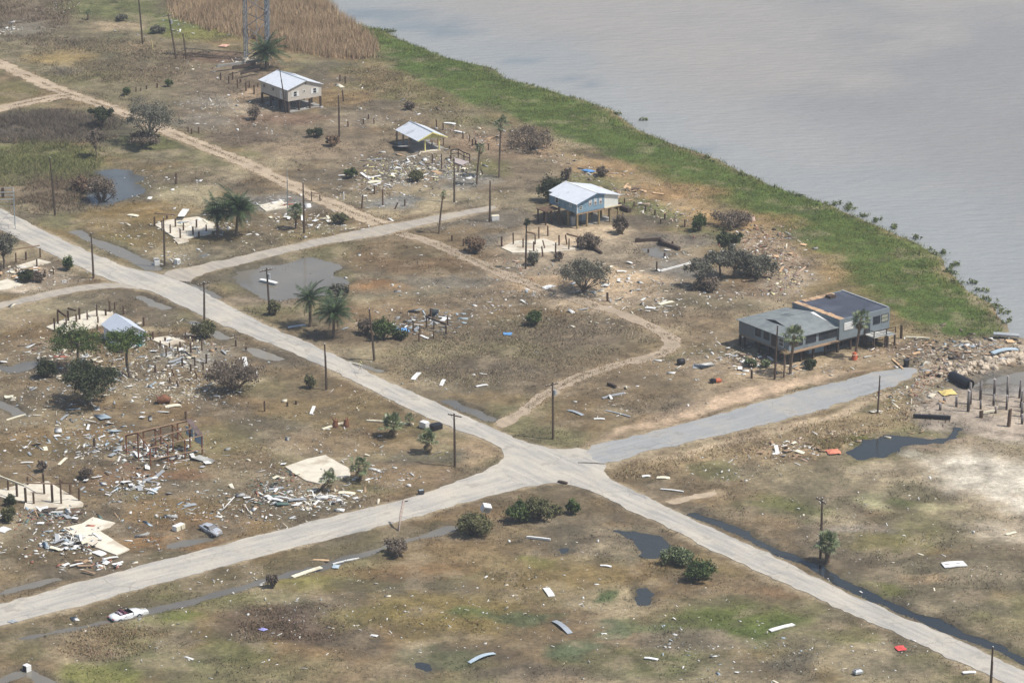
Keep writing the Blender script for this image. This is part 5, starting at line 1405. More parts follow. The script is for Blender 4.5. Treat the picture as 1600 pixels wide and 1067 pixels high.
def shrub(px, py, wpx, hpx, m, label, name='shrub', dens=1.0, twig=True, cat='shrub', leaf=.17, clumps=9, squash=1.0, group=None):
    """a bush of several leafy clumps on a few stems; wpx, hpx: its breadth and height in the photo"""
    s = ppm(px, py); R = wpx / s / 2 * 1.12; H = hpx / s / .94 * .92; clumps = int(clumps * 1.5)
    r = thing(name, label, cat, P(px, py), rnd.uniform(0, 6), group)
    cen = []; rad = []
    for k in range(clumps):
        a = k * 2.4 + rnd.uniform(-.4, .4); q = math.sqrt((k + .3) / clumps) * .72
        z = H * (.32 + .5 * (1 - q * q) * rnd.uniform(.6, 1.1)); cen.append((math.cos(a) * R * q * rnd.uniform(.75, 1.2), math.sin(a) * R * q * squash * rnd.uniform(.75, 1.2), z * rnd.uniform(.75, 1.05)))
        rad.append((R * rnd.uniform(.16, .38), R * rnd.uniform(.16, .38) * squash, min(z, H * rnd.uniform(.14, .36))))
    n = int(min(3600, 100 * dens * R * R / leaf ** 1.0 + 160))
    leaves('foliage', cen, rad, n, leaf, G[m], r)
    if twig:
        mb = MB()
        for c_ in cen: limb(mb, (c_[0] * .15, c_[1] * .15, -.1), (c_[0] * 1.25, c_[1] * 1.25, c_[2] + H * rnd.uniform(.1, .4)), .05 * H ** .5 + .02, .015, .12, 3, 5)
        mb.build('stems', M['twig'] if m in ('dead', 'brown', 'grey') else M['bark'], r)
    return r


def tree(px, py, wpx, hpx, m, label, name='tree', dens=1.0, trunk=.32, leaf=.18, lean=(0, 0), base=.35, nb=9, cat='tree', bare=False, r0=.2):
    s = ppm(px, py); R = wpx / s / 2; H = hpx / s / .94 * .95
    r = thing(name, label, cat, P(px, py), 0)
    mb = MB(); lx, ly = lean[0] * R, lean[1] * R
    fork = Vector((lx * .4, ly * .4, H * trunk)); limb(mb, (0, 0, -.3), fork, r0, r0 * .75, .1, 4, 8)
    cen = []; rad = []; tips = []
    for k in range(nb):
        a = k * 2.4 + rnd.uniform(-.5, .5); q = math.sqrt((k + .5) / nb) * .68
        tip = Vector((lx + math.cos(a) * R * q, ly + math.sin(a) * R * q, H * (base + (1 - base) * rnd.uniform(.45, .82) * (1 - .45 * q * q))))
        limb(mb, fork, tip, r0 * .5, r0 * .12, .12, 4, 6)
        for j in range(4 if bare else 2):
            t2 = tip + Vector((rnd.uniform(-1, 1), rnd.uniform(-1, 1), rnd.uniform(-.2, .7))) * R * .35
            limb(mb, fork.lerp(tip, rnd.uniform(.5, .9)), t2, r0 * .18, .012, .15, 3, 4); tips.append(t2)
            if bare:
                for _ in range(3): limb(mb, t2, t2 + Vector((rnd.uniform(-1, 1), rnd.uniform(-1, 1), rnd.uniform(-.3, .6))) * R * .2, .02, .008, .1, 2, 3)
        cen.append(tip); k2 = rnd.uniform(.2, .36); rad.append((R * k2, R * k2, H * k2 * .42))
        cen.append(tips[-1]); rad.append((R * .2, R * .2, H * .1))
    mb.build('trunk', M['twig'] if bare else M['bark'], r)
    leaves('crown', [tuple(c_) for c_ in cen], rad, int(min(5200, 105 * dens * R * R / leaf + 120)), leaf, G[m], r)
    return r


def frond(V, F, base, az, el, L, droop, wd, seed, nl=16, flat=.5):
    """a feather frond: curved rib and pairs of narrow leaflets"""
    h = Vector((math.cos(az), math.sin(az), 0)); sd = Vector((-math.sin(az), math.cos(az), 0)); p = Vector(base); pts = [p.copy()]
    for k in range(nl):
        e = el - droop * (k / nl) ** 1.3; p = p + (h * math.cos(e) + Vector((0, 0, math.sin(e)))) * L / nl; pts.append(p.copy())
    def q(a, b, c_): n = len(V); V.extend([tuple(a), tuple(b), tuple(c_)]); F.append((n, n + 1, n + 2))
    for k in range(nl):
        a, b = pts[k], pts[k + 1]; w_ = .045 * (1 - k / nl) + .015
        q(a - sd * w_, a + sd * w_, b)
        ll = wd * math.sin(math.pi * min(1, (k + 2.2) / (nl + 1.6))) ** .7; d = (b - a).normalized()
        for s_ in (-1, 1):
            tip = a + sd * s_ * ll * .8 + d * ll * .75 + Vector((0, 0, -ll * flat))
            q(a, a + d * L / nl * .72, tip)


def fan(V, F, base, az, el, Lp, Rf, droop):
    """a fan leaf: stalk, then pointed segments round its end"""
    h = Vector((math.cos(az), math.sin(az), 0)); sd = Vector((-math.sin(az), math.cos(az), 0)); d = h * math.cos(el) + Vector((0, 0, math.sin(el)))
    c_ = Vector(base) + d * Lp; nrm = sd.cross(d)
    def q(a, b, e): n = len(V); V.extend([tuple(a), tuple(b), tuple(e)]); F.append((n, n + 1, n + 2))
    q(Vector(base) - sd * .03, Vector(base) + sd * .03, c_)
    for k in range(11):
        t = (k - 5) / 5 * 1.9; dr = d * math.cos(t) + sd * math.sin(t)
        tip = c_ + dr * Rf * (1 - .12 * abs(t)) + Vector((0, 0, -droop * Rf * (.4 + .3 * abs(t)))); sp = sd * math.cos(t) - d * math.sin(t)
        m_ = c_ + dr * Rf * .55 + Vector((0, 0, -droop * Rf * .1))
        q(c_, m_ - sp * Rf * .09, m_ + sp * Rf * .09); q(m_ - sp * Rf * .09, tip, m_ + sp * Rf * .09)


def palm(px, py, cpx, cpy, rpx, kind, label, dead=6, n=None, rad=.2, tilt=None):
    """cpx, cpy: where the crown's heart is seen; rpx: frond reach in the photo"""
    s = ppm(px, py); h = max(.5, hgt(px, py, cpy)); dx = (cpx - px) / s; R = rpx / s * (1.2 if kind == 'date' else 1.0)
    r = thing('date_palm' if kind == 'date' else 'fan_palm', label, 'palm', P(px, py), 0)
    mb = MB(); pts = [Vector((dx * (k / 6) ** 1.4, .06 * h * math.sin(k), h * k / 6)) for k in range(7)]; pts[0].z = -.3
    rs = [rad * (1.25 - .05 * k + .1 * (k == 6)) for k in range(7)]
    mb.tube(pts, rs, 9)
    for k in range(int(h * 3)):           # leaf-base scars
        t = (k + 1) / (h * 3 + 1); p = Vector((dx * t ** 1.4, 0, h * t)); mb.tube([p - Vector((0, 0, .03)), p + Vector((0, 0, .05))], [rad * 1.12, rad * 1.2], 9, False)
    mb.build('trunk', M['trunk'], r)
    top = Vector(pts[-1]); V, F, V2, F2 = [], [], [], []
    if kind == 'date':
        n = int((n or 46) * 1.25)
        for k in range(n):
            e = 1.35 - 1.55 * (k / n) ** .9; az = k * 2.4 + rnd.uniform(-.25, .25)
            frond(V, F, top, az, e, R * rnd.uniform(.75, 1.4) * (1 + .22 * math.sin(az + px)), rnd.uniform(.6, 1.25), R * .34, k)
        for k in range(dead): frond(V2, F2, top - Vector((0, 0, .15)), rnd.uniform(0, 6.3), -.55 + rnd.uniform(-.3, .2), R * rnd.uniform(.75, 1.1), .9, R * .14, k, 12)
        MB().tube([top - Vector((0, 0, .5)), top, top + Vector((0, 0, .35))], [rad * 1.3, rad * 1.8, rad * .6], 9).build('crown_heart', mat('fruit_stalks', lin(150, 112, 62), .8, .3, 4), r)
    else:
        n = n or 30
        for k in range(n):
            e = 1.45 - (2.0 if h > 2 else 1.55) * (k / n); az = k * 2.4 + rnd.uniform(-.3, .3)
            fan(V, F, top, az, e, R * rnd.uniform(.35, 1.0), R * rnd.uniform(.45, .7), .6)
        for k in range(dead): fan(V2, F2, top - Vector((0, 0, .2)), rnd.uniform(0, 6.3), -1.0 + rnd.uniform(-.35, .25), R * .5, R * .45, .5)
        MB().tube([top - Vector((0, 0, .4)), top, top + Vector((0, 0, .25))], [rad * 1.1, rad * 1.4, rad * .4], 8).build('crown_heart', M['trunk'], r)
    raw('fronds', V, F, G['palm' if kind == 'date' else 'fan'], r)
    if V2: raw('dead_fronds', V2, F2, G['palmdry'], r)
    return r


palm(340, 370, 340, 332, 24, 'date', 'left of the two date palms by the piling slab', 4, 40)
palm(369, 369, 374, 326, 29, 'date', 'right and larger of the two date palms by the piling slab', 6, 50)
palm(485, 511, 484, 466, 24, 'date', 'yellowing date palm in front of the muddy pond', 9, 30)
palm(521, 528, 523, 489, 26, 'date', 'dark green date palm leaning beside the yellowing one', 8, 44)
palm(416, 108, 414, 82, 24, 'date', 'date palm behind the tan house with drooping dead fronds', 16, 36)
palm(462, 358, 463, 330, 13, 'fan', 'small cabbage palm beside the bare pole on the brown lot', 10, 30, .16)
palm(686, 365, 693, 303, 7, 'fan', 'thin palm with a wrecked tuft of fronds near the gravel road', 5, 10, .14)
palm(745, 289, 750, 232, 9, 'fan', 'shorter of two slim palms right of the pavilion', 4, 22, .16)
palm(780, 278, 783, 193, 12, 'fan', 'tallest slim palm standing right of the pavilion', 4, 26, .15)
palm(1235, 585, 1239, 525, 17, 'fan', 'fan palm in front of the grey low wing', 10, 28, .2)
palm(1337, 560, 1343, 500, 15, 'fan', 'fan palm before the stair deck of the grey building', 12, 26, .18)
palm(614, 682, 613, 664, 17, 'fan', 'bushy stemless fan palm farther from the utility pole', 6, 34, .22)
palm(670, 707, 668, 688, 16, 'fan', 'bushy fan palm with a red brown stump left of the utility pole', 10, 30, .26)
palm(640, 664, 639, 655, 9, 'fan', 'smallest fan palm beside the white tank near the main road', 3, 16, .14)
palm(563, 750, 562, 729, 16, 'fan', 'fan palm at the right end of the cracked pale slab', 8, 28, .22)
palm(500, 768, 515, 750, 15, 'fan', 'fan palm toppled sideways at the front of the cracked pale slab', 4, 26, .22)
palm(1293, 880, 1292, 848, 17, 'fan', 'dense fan palm by the ditch on the right side', 12, 46, .3)
palm(137, 31, 138, 22, 6, 'fan', 'tiny palm in the far top left distance', 2, 14, .14)
bt = thing('palm_snag', 'headless palm trunk beside the fan palm at the grey low wing', 'palm trunk', P(1225, 590), 0)
MB().tube([(0, 0, -.3), (.05, 0, 2.2), (0, 0, 4.6)], [.17, .15, .13], 9).build('trunk', M['trunk'], bt)
V, F = [], []
for k in range(7): fan(V, F, Vector((0, 0, 4.6)), k * 2.4, -.6, .5, .6, .6)
raw('dead_fronds', V, F, G['palmdry'], bt)

tree(235, 225, 104, 74, 'grey', 'broad grey green tree overhanging the far dirt track', dens=1.7, trunk=.12, nb=22, base=.06)
tree(160, 200, 42, 36, 'dgreen', 'small dark tree left of the broad grey green tree', dens=1.3, trunk=.2, nb=8, base=.15)
tree(150, 247, 40, 46, 'dead', 'bare spindly tree in the olive marsh', dens=.35, trunk=.3, bare=True, leaf=.18, r0=.12)
tree(222, 232, 60, 26, 'dead', 'low brown dead tree under the broad grey green tree', dens=.8, trunk=.2, base=.2)
shrub(160, 312, 54, 44, 'dead', 'dark dead bush standing in the blue pond', dens=1.1)
shrub(128, 300, 34, 26, 'brown', 'russet bush left of the blue pond')
pt = tree(204, 590, 88, 72, 'pine', 'flat topped pine beside the white shed', 'pine_tree', dens=1.1, trunk=.62, lean=(-.25, .1), base=.6, nb=15, leaf=.16, r0=.24)
tree(126, 578, 110, 72, 'pine', 'open crowned pine left of the white shed', 'pine_tree', dens=.75, trunk=.5, lean=(-.1, 0), base=.32, bare=True, nb=15, leaf=.16, r0=.2)
tree(138, 632, 104, 74, 'dgreen', 'full dark oak in front of the pines on the left lot', 'oak_tree', dens=1.5, trunk=.18, base=.08, nb=20, leaf=.22, r0=.3)
shrub(72, 590, 36, 30, 'dgreen', 'dark bush at the left of the oak')
tree(6, 420, 62, 62, 'grey', 'grey leafless looking tree cut by the left edge', dens=.9, trunk=.3, base=.2, nb=12, bare=True, leaf=.15)
ft = tree(365, 612, 104, 52, 'dead', 'uprooted brown tree lying on the lot with a white scrap caught in it', 'fallen_tree', dens=1.7, trunk=.05, base=.04, nb=26, bare=True, leaf=.16, r0=.3)
tree(912, 458, 108, 60, 'grey', 'dead grey tree sprawling beside the open sand patch', dens=.8, trunk=.05, base=.04, nb=20, bare=True, leaf=.16, r0=.24)
tree(1093, 450, 54, 52, 'grey', 'sparse dead tree left of the grey thicket', dens=.5, trunk=.3, base=.2, nb=9, bare=True, leaf=.18, r0=.16)
tree(1137, 408, 50, 50, 'dgreen', 'upright dull green tree behind the grey thicket', dens=1.3, trunk=.2, base=.15, nb=10)
tree(1124, 434, 56, 44, 'grey', 'grey tree with a single visible trunk beside the forked one', dens=.8, trunk=.4, base=.35, nb=9, r0=.2)
tree(1147, 434, 60, 48, 'grey', 'forked grey tree in front of the thicket', dens=.9, trunk=.25, base=.25, nb=10, bare=True, leaf=.16, r0=.2)
shrub(1180, 432, 70, 36, 'grey', 'long grey thicket left of the wrack heap', 'thicket', dens=1.5, clumps=14, leaf=.2)
shrub(1105, 452, 50, 20, 'dead', 'low dead bush under the sparse dead tree')
for a in [
    (830, 232, 92, 36, 'dead', 'wide brown dead thicket right of the slim palms', 1.5, 14), (860, 315, 44, 44, 'dgreen', 'dark tree like bush against the blue house', 1.4, 11), (970, 365, 28, 28, 'dead', 'round dry bush at the right end of the blue house', 1.6, 9), (743, 394, 34, 28, 'brown', 'round brown bush on the dirt track corner', 1.7, 10),
    (1093, 362, 26, 28, 'green', 'upright green shrub before the wrack line', 1.5, 9), (1145, 355, 70, 26, 'dead', 'straggling dry thicket behind the green shrub', .9, 12), (835, 509, 27, 26, 'green', 'round green shrub alone on the middle lot', 1.7, 9), (742, 836, 62, 40, 'olive', 'olive bush with a white box stuck in it', 1.2, 12), (812, 815, 44, 34, 'green', 'left bush of the corner clump below the crossroads', 1.2, 9),
    (838, 812, 48, 40, 'olive', 'tallest bush of the corner clump below the crossroads', 1.3, 10), (895, 803, 26, 24, 'green', 'small right bush of the corner clump below the crossroads', 1.2, 6), (868, 806, 24, 20, 'olive', 'low bush between the two larger corner bushes', 1.2, 6), (1092, 905, 52, 32, 'green', 'thick green bush below the dark pond', 1.8, 11), (620, 866, 40, 24, 'dead', 'dead brush at the end of the verge ditch', 1.4, 9),
    (598, 530, 40, 34, 'green', 'green shrub at the foot of the leaning dark pole', 1.5, 9), (573, 522, 30, 26, 'dead', 'dead bush left of the leaning dark pole', 1.3, 8), (625, 529, 26, 14, 'dgreen', 'low shrub spreading under the blue tarp', 1.3, 7), (528, 470, 40, 30, 'grey', 'grey bush behind the dark green date palm', 1.0, 9), (428, 492, 24, 24, 'olive', 'thin shrub at the foot of the transformer pole', .9, 7),
    (320, 527, 40, 28, 'olive', 'straggly shrub at the foot of the pole with broken arms', .8, 8), (40, 440, 30, 20, 'dgreen', 'dark round bush beside the far left slab', 1.6, 7), (60, 440, 26, 16, 'dead', 'dry bush right of the dark round bush', 1.1, 7), (106, 422, 22, 24, 'green', 'small leaning tree like shrub right of the far left slab', 1.2, 7), (16, 790, 22, 18, 'dgreen', 'dark green bush on the edge of the wide white slab', 1.6, 6),
    (14, 814, 26, 24, 'olive', 'olive bush at the left edge below the wide slab', 1.6, 7), (66, 736, 20, 20, 'dead', 'small dead bush behind the wide white slab', 1.2, 6), (134, 747, 24, 18, 'dead', 'brown bush among boards below the barn frame', 1.2, 7), (548, 279, 22, 18, 'green', 'green shrub at the front of the pavilion wreckage', 1.3, 6), (650, 283, 26, 18, 'olive', 'olive shrub in the middle of the pavilion wreckage', 1.2, 7),
    (532, 349, 26, 18, 'olive', 'dome shaped olive shrub beside the sandy track', 1.8, 7), (493, 214, 26, 16, 'dgreen', 'dark low shrub below the tan house', 1.3, 6), (520, 228, 26, 18, 'brown', 'brown heap of brush right of the dark low shrub', 1.6, 7), (263, 136, 12, 13, 'green', 'little green bush at the end of the far driveway', 1.5, 5), (197, 149, 14, 14, 'green', 'little green bush beside the far dirt track', 1.5, 5),
    (640, 172, 18, 14, 'dead', 'grey scrub at the edge of the shoreline grass', 1.2, 6), (880, 385, 0, 0, None, '', 0, 0), (918, 387, 40, 22, 'dead', 'dry bush behind the brown fallen beam', 1.1, 9), (833, 415, 22, 24, 'grey', 'grey bush at the foot of the vine topped pole', .9, 6), (872, 408, 16, 16, 'dead', 'small dry bush in front of the sandy slab', .8, 5), (1267, 576, 22, 16, 'dgreen', 'dark round shrub in front of the grey building', 1.9, 7),
    (1172, 574, 22, 16, 'fan', 'low green plants under the left end of the grey building', 1.2, 6), (1196, 574, 20, 14, 'fan', 'low green plants right of the others under the grey building', 1.2, 6), (425, 918, 22, 26, 'dead', 'dead shrub in the verge ditch', 1.0, 6), (1060, 880, 52, 26, 'fan', 'ragged palmetto patch beside the dark pond', 1.1, 9), (940, 275, 24, 16, 'dead', 'dry scrub on the wrack line behind the blue house', 1.0, 6),
    (800, 300, 0, 0, None, '', 0, 0), (885, 282, 20, 22, 'dead', 'thin dead scrub behind the blue house roof', .8, 6), (245, 52, 26, 12, 'grey', 'grey scrub beside the far leaning pole', 1.2, 6), (190, 33, 20, 12, 'grey', 'grey scrub right of the tiny far palm', 1.2, 6), (760, 355, 0, 0, None, '', 0, 0), (398, 188, 30, 26, 'dead', 'bare stems in front of the tan house', .25, 6), (55, 100, 0, 0, None, '', 0, 0),
    (1240, 460, 0, 0, None, '', 0, 0), (485, 606, 22, 22, 'olive', 'weedy sapling left of the bare verge pole', .8, 6), (690, 1050, 0, 0, None, '', 0, 0), ]:
    if a[4]: shrub(*a[:6], dens=a[6], clumps=a[7])
tp = thing('vine_tuft', 'dark tuft of vine on top of the pole before the sandy slab', 'vine', P(821, 421) + Vector((.2, 0, hgt(821, 421, 350) - .3)), 0)
leaves('foliage', [(0, 0, .3), (.2, .1, .7)], np.array([[.6, .6, .6], [.45, .45, .5]]), 260, .2, G['dgreen'], tp)
tag(tp, tp['label'], 'vine')

MC = [(600, 47, 14), (612, 48, 10), (502, 6, 14), (490, 4, 9), (1004, 186, 10), (965, 176, 12), (1016, 226, 7), (1105, 246, 10), (1157, 270, 18), (1112, 252, 7), (1330, 322, 26), (1352, 335, 16), (1370, 342, 14), (1432, 370, 12), (1395, 352, 16), (1462, 392, 24), (1492, 412, 20), (1488, 424, 18), (1518, 440, 14), (1535, 452, 16), (1545, 466, 18), (1558, 478, 24), (1568, 486, 14), (1570, 500, 16), (1495, 440, 20), (1300, 318, 20), (1250, 305, 12)]
for px, py, wp in MC:
    x, y = g2(px, py); s = ppm(px, py); R = wp / s / 2
    r = thing('marsh_clump', 'small clump of marsh plants standing in the water off the shore', 'marsh clump', (x, y, -.42), rnd.uniform(0, 6), 'marsh clumps off the shore')
    cs = [(rnd.uniform(-R, R) * .8, rnd.uniform(-1.3 * R, 1.3 * R), .25 + rnd.uniform(0, .2)) for _ in range(7)]
    leaves('foliage', cs, np.array([[R * .4, R * .5, .4]] * 7), int(70 + 60 * R * R), .2, G['marsh'], r)

# ------------------------------------------------------------------ cars
def car(px, py, rz, label, name, paint, open_top, dz=0.0, tilt=(0, 0)):
    r = thing(name, label, 'car', P(px, py) + Vector((0, 0, dz)), rz); r.rotation_euler = (tilt[0], tilt[1], rz)
    st = [(-2.28, .62, .42, .66), (-2.2, .78, .34, .80), (-1.9, .85, .26, .90), (-1.35, .88, .22, .95), (-.6, .89, .20, .95), (.3, .89, .20, .93), (.95, .88, .22, .92), (1.5, .87, .24, .86), (2.0, .82, .28, .78), (2.22, .72, .34, .68), (2.3, .55, .40, .58)]
    V, F = [], []
    for x_, w_, a, b in st:
        m_ = (a + b) / 2
        V += [(x_, -w_ * .9, a), (x_, -w_, m_ - .06), (x_, -w_ * .985, b - .1), (x_, -w_ * .88, b), (x_, 0, b + .035), (x_, w_ * .88, b), (x_, w_ * .985, b - .1), (x_, w_, m_ - .06), (x_, w_ * .9, a)]
    n = 9
    for i in range(len(st) - 1):
        for k in range(n): F.append((i * n + k, i * n + (k + 1) % n, (i + 1) * n + (k + 1) % n, (i + 1) * n + k))
    mb = MB(); mb.add(V, F, True); mb.add(V[:n], [tuple(range(n - 1, -1, -1))]); mb.add(V[-n:], [tuple(range(n))])
    body = mb.build('body', paint, r)
    for s_ in (-1, 1):
        MB().box(2.16, 2.3, s_ * .52 - .14, s_ * .52 + .14, .56, .66).build('headlight', M['galv'], r)
        MB().box(-2.3, -2.22, s_ * .55 - .16, s_ * .55 + .16, .6, .74).build('tail_light', M['red'], r)
        MB().box(.55, .7, s_ * .95 - .08, s_ * .95 + .08, .92, 1.04).build('mirror', paint, r)
        d = MB().box(-.75, .5, s_ * .885 - .012, s_ * .885 + .012, .32, .84).build('door', paint, r)
        MB().box(-.65, -.48, s_ * .905 - .012, s_ * .905 + .012, .7, .75).build('handle', M['iron'], d)
        for x_ in (-1.42, 1.42):
            w = MB().tube([(x_, s_ * .68, .30), (x_, s_ * .90, .30)], .32, 16).build('wheel', M['black'], r)
            MB().tube([(x_, s_ * .89, .30), (x_, s_ * .912, .30)], .19, 12).build('rim', M['galv'], w)
    MB().box(-2.36, -2.2, -.72, .72, .36, .54).build('bumper', mat('dark_bumper', lin(60, 84, 84), .5), r); MB().box(2.2, 2.36, -.66, .66, .36, .52).build('bumper', paint, r)
    MB().sheet([(.75, -.72, .95), (.75, .72, .95), (.28, .62, 1.34), (.28, -.62, 1.34)], .03).build('windscreen', M['glass'], r)
    fr = MB().bar((.75, -.74, .95), (.28, -.64, 1.36), .06).bar((.75, .74, .95), (.28, .64, 1.36), .06).bar((.28, -.64, 1.36), (.28, .64, 1.36), .06)
    fr.build('screen_frame', M['black'], r)
    if open_top:
        MB().box(-1.3, .7, -.68, .68, .93, .985).build('cockpit', mat('dark_interior', lin(40, 34, 38), .8), r)
        for s_ in (-.36, .36):
            MB().box(-.55, -.1, s_ - .24, s_ + .24, .985, 1.06).box(-.72, -.55, s_ - .22, s_ + .22, .985, 1.36).build('seat', mat('wine_red_seat', lin(104, 62, 78), .7), r)
        MB().box(-1.2, -.85, -.6, .6, .985, 1.12).build('rear_seat', mat('pale_lining', lin(176, 160, 172), .7), r)
        MB().tube([(-.95, .66, .95), (-.55, .62, 1.34), (.2, .6, 1.4)], .05, 6).tube([(-1.25, .64, .96), (-1.2, .1, 1.3), (-1.25, -.62, .96)], .05, 6).build('hood_frame', M['black'], r)
    else:
        g = MB().add([(-1.25, -.7, .93), (.7, -.7, .93), (.7, .7, .93), (-1.25, .7, .93), (-.9, -.58, 1.3), (.2, -.58, 1.33), (.2, .55, 1.27), (-.8, .58, 1.22)], [(4, 5, 6, 7), (0, 1, 5, 4), (1, 2, 6, 5), (2, 3, 7, 6), (3, 0, 4, 7)])
        g.build('cabin_glass', M['glass'], r)
        MB().sheet([(-.85, -.56, 1.305), (.22, -.57, 1.335), (.2, .55, 1.275), (-.78, .55, 1.235)], .04).build('roof_panel', paint, r)
    return r


car(197, 960, ROT + math.radians(2), 'white convertible with dark open top stranded in the water of the verge ditch', 'car', mat('white_car_paint', lin(232, 234, 236), .25, .04, 1, 0, 0, .5), True, .1)
car(330, 831, math.radians(-48), 'crumpled pale grey car wrecked in the ditch mouth above the cross street', 'wrecked_car', mat('scuffed_grey_paint', lin(172, 178, 186), .45, .2, 2, .2, col2=lin(140, 134, 130)), False, -.1, (.12, .06)).scale = (.8, .85, .8)

# ------------------------------------------------------------------ single pieces of wreckage that can be pointed at
def slabbit(px, py, L, Wd, T, ang, m, name, label, cat, dz=.05, tilt=(0, 0), crook=0.0):
    """a board, sheet or panel: bent a little along its length, with ragged ends"""
    n = 6; V, F = [], []; Wn = rnd.uniform(.85, 1.0)
    for k in range(n + 1):
        x_ = -L / 2 + L * k / n; z_ = crook * math.sin(k / n * math.pi) + rnd.uniform(-.01, .02); w_ = Wd / 2 * (Wn if k in (0, n) else 1) * rnd.uniform(.93, 1.0); j = rnd.uniform(-.08, .08) * Wd if k in (0, n) else 0
        V += [(x_ - j, -w_, z_), (x_ + j, w_, z_), (x_ + j, w_, z_ + T), (x_ - j, -w_, z_ + T)]
    for k in range(n):
        a = k * 4
        F += [(a + 3, a + 7, a + 6, a + 2), (a, a + 1, a + 5, a + 4), (a, a + 4, a + 7, a + 3), (a + 1, a + 2, a + 6, a + 5)]
    F += [(0, 3, 2, 1), (n * 4, n * 4 + 1, n * 4 + 2, n * 4 + 3)]
    o = MB().add(V, F).build(name, M[m] if isinstance(m, str) else m, None)
    o.location = P(px, py, dz); o.rotation_euler = (tilt[0], tilt[1], ang)
    return tag(o, label, cat)


def span(a, b, Wd, T, m, name, label, cat, dz=.06, crook=0.05):
    p, q = P(*a), P(*b); d = q - p
    o = slabbit(0, 0, d.length, Wd, T, 0, m, name, label, cat, dz, crook=crook)
    o.location = (p + q) / 2 + Vector((0, 0, dz)); o.rotation_euler = (0, 0, math.atan2(d.y, d.x)); return o


span((1473, 885), (1508, 882), 1.9, .12, 'white', 'wall_panel', 'big white panel with a dark stripe lying in the right field', 'panel')
span((1476, 884.5), (1500, 882.5), .12, .03, 'iron', 'dark_batten', 'dark batten lying along the big white panel', 'batten', .2, 0)
span((1203, 986), (1240, 976), .75, .12, 'white', 'long_board', 'long white board in the near field left of the lower road', 'board')
span((866, 970), (891, 990), .8, .03, 'tin', 'tin_sheet', 'curled corrugated tin strip in the near field', 'tin sheet', .08, .25)
span((853, 919), (862, 932), .95, .1, 'white', 'door_panel', 'upright looking white panel in the middle of the near field', 'panel')
span((733, 1036), (773, 1021), .7, .05, 'paleblue', 'twisted_sheet', 'twisted pale sheet near the bottom edge', 'sheet', .1, .3)
span((823, 841), (860, 845), .3, .25, 'white', 'white_beam', 'white beam below the corner bushes', 'beam')
span((1007, 1028), (1028, 1031), .5, .1, 'white', 'short_board', 'short white board near the bottom edge among lilac scraps', 'board')
span((1504, 1052), (1525, 1051), .6, .12, 'white', 'white_plank', 'white plank beside the lower road at bottom right', 'plank')
span((938, 884), (955, 886), .45, .1, 'white', 'bent_board', 'bent pale board above the small dark pond', 'board')
span((941, 624), (975, 616), .35, .2, 'grey', 'metal_gutter', 'long grey metal channel on the slope above the pier road', 'channel')
span((887, 641), (911, 649), .6, .03, 'tin', 'metal_sheet', 'bent grey metal sheet right of the braced pole', 'sheet', .06, .15)
span((946, 642), (985, 652), .3, .05, 'grey', 'long_strip', 'long thin grey strip on the slope above the pier road', 'strip')
span((928, 655), (945, 655), .5, .08, 'white', 'white_board', 'white board on the slope above the pier road', 'board')
span((950, 602), (962, 607), .45, .4, 'darkwood', 'charred_log', 'charred log on the slope above the pier road', 'log')
span((457, 901), (502, 886), .8, .08, 'cream', 'ditch_plank', 'wide cream plank lying along the verge ditch', 'plank', .3)
span((520, 879), (561, 870), .22, .15, 'white', 'ditch_pole', 'thin white pole along the verge ditch', 'pole', .3)
span((478, 874), (514, 875), .4, .15, 'tanwood', 'tan_plank', 'tan plank on the verge above the ditch', 'plank')
span((646, 664), (573, 658), .4, .2, 'cream', 'fallen_mast', 'long pale fallen mast behind the bushy fan palms', 'mast')
span((504, 672), (536, 662), .4, .2, 'cream', 'pale_beam', 'pale beam behind two broken brown stumps on the lot', 'beam')
span((486, 648), (491, 636), .5, .1, 'white', 'upright_board', 'white board pointing away up the lot', 'board')
span((540, 563), (566, 569), .18, .1, 'cream', 'loose_pole', 'thin pale pole over the ditch beside the main road', 'pole', .4)
span((658, 666), (668, 669), 1.0, .9, 'white', 'white_tank', 'white rounded tank beside the smallest fan palm', 'tank')
span((674, 672), (689, 668), 1.3, .7, 'black', 'black_heap', 'black tarp heap beside the white tank', 'tarp')
span((645, 594), (655, 583), .8, .06, 'white', 'slatted_panel', 'white slatted panel on the brush slope', 'panel')
span((689, 604), (694, 594), .6, .08, 'white', 'narrow_panel', 'upright narrow white panel on the brush slope', 'panel')
span((744, 605), (762, 602), .5, .08, 'white', 'low_board', 'white board low on the brush slope', 'board')
span((450, 513), (478, 509), .7, .15, 'galv', 'metal_tray', 'shiny metal tray in the shade of the yellowing palm', 'metal tray')
span((407, 437), (432, 443), .8, .1, 'white', 'pond_board', 'pale board lying at the near edge of the muddy pond', 'board', .45)
span((200, 337), (216, 339), 1.0, .1, 'cream', 'cream_sheet', 'cream sheet left of the piling slab', 'sheet')
span((283, 346), (291, 335), 1.3, .12, 'white', 'leaning_sheet', 'white sheet standing up on the piling slab', 'sheet', .8)
span((575, 286), (595, 284), 1.3, .1, 'cream', 'cream_sheet', 'cream panel at the near edge of the pavilion wreckage', 'panel')
span((694, 193), (712, 195), .9, .1, 'white', 'white_sheet', 'white panel on the wrack line beyond the pavilion', 'panel')
span((710, 206), (725, 209), .6, .1, 'white', 'far_board', 'white board right of the pavilion roof', 'board')
span((1030, 477), (1052, 472), .9, .08, 'cream', 'cream_sheet', 'cream panel at the foot of the open sand patch', 'panel')
span((1008, 482), (1024, 483), .8, .08, 'white', 'sand_board', 'white board left of the cream panel by the sand patch', 'board')
span((850, 452), (864, 447), 1.3, .1, 'white', 'flat_sheet', 'flat white sheet left of the sprawling dead tree', 'sheet')
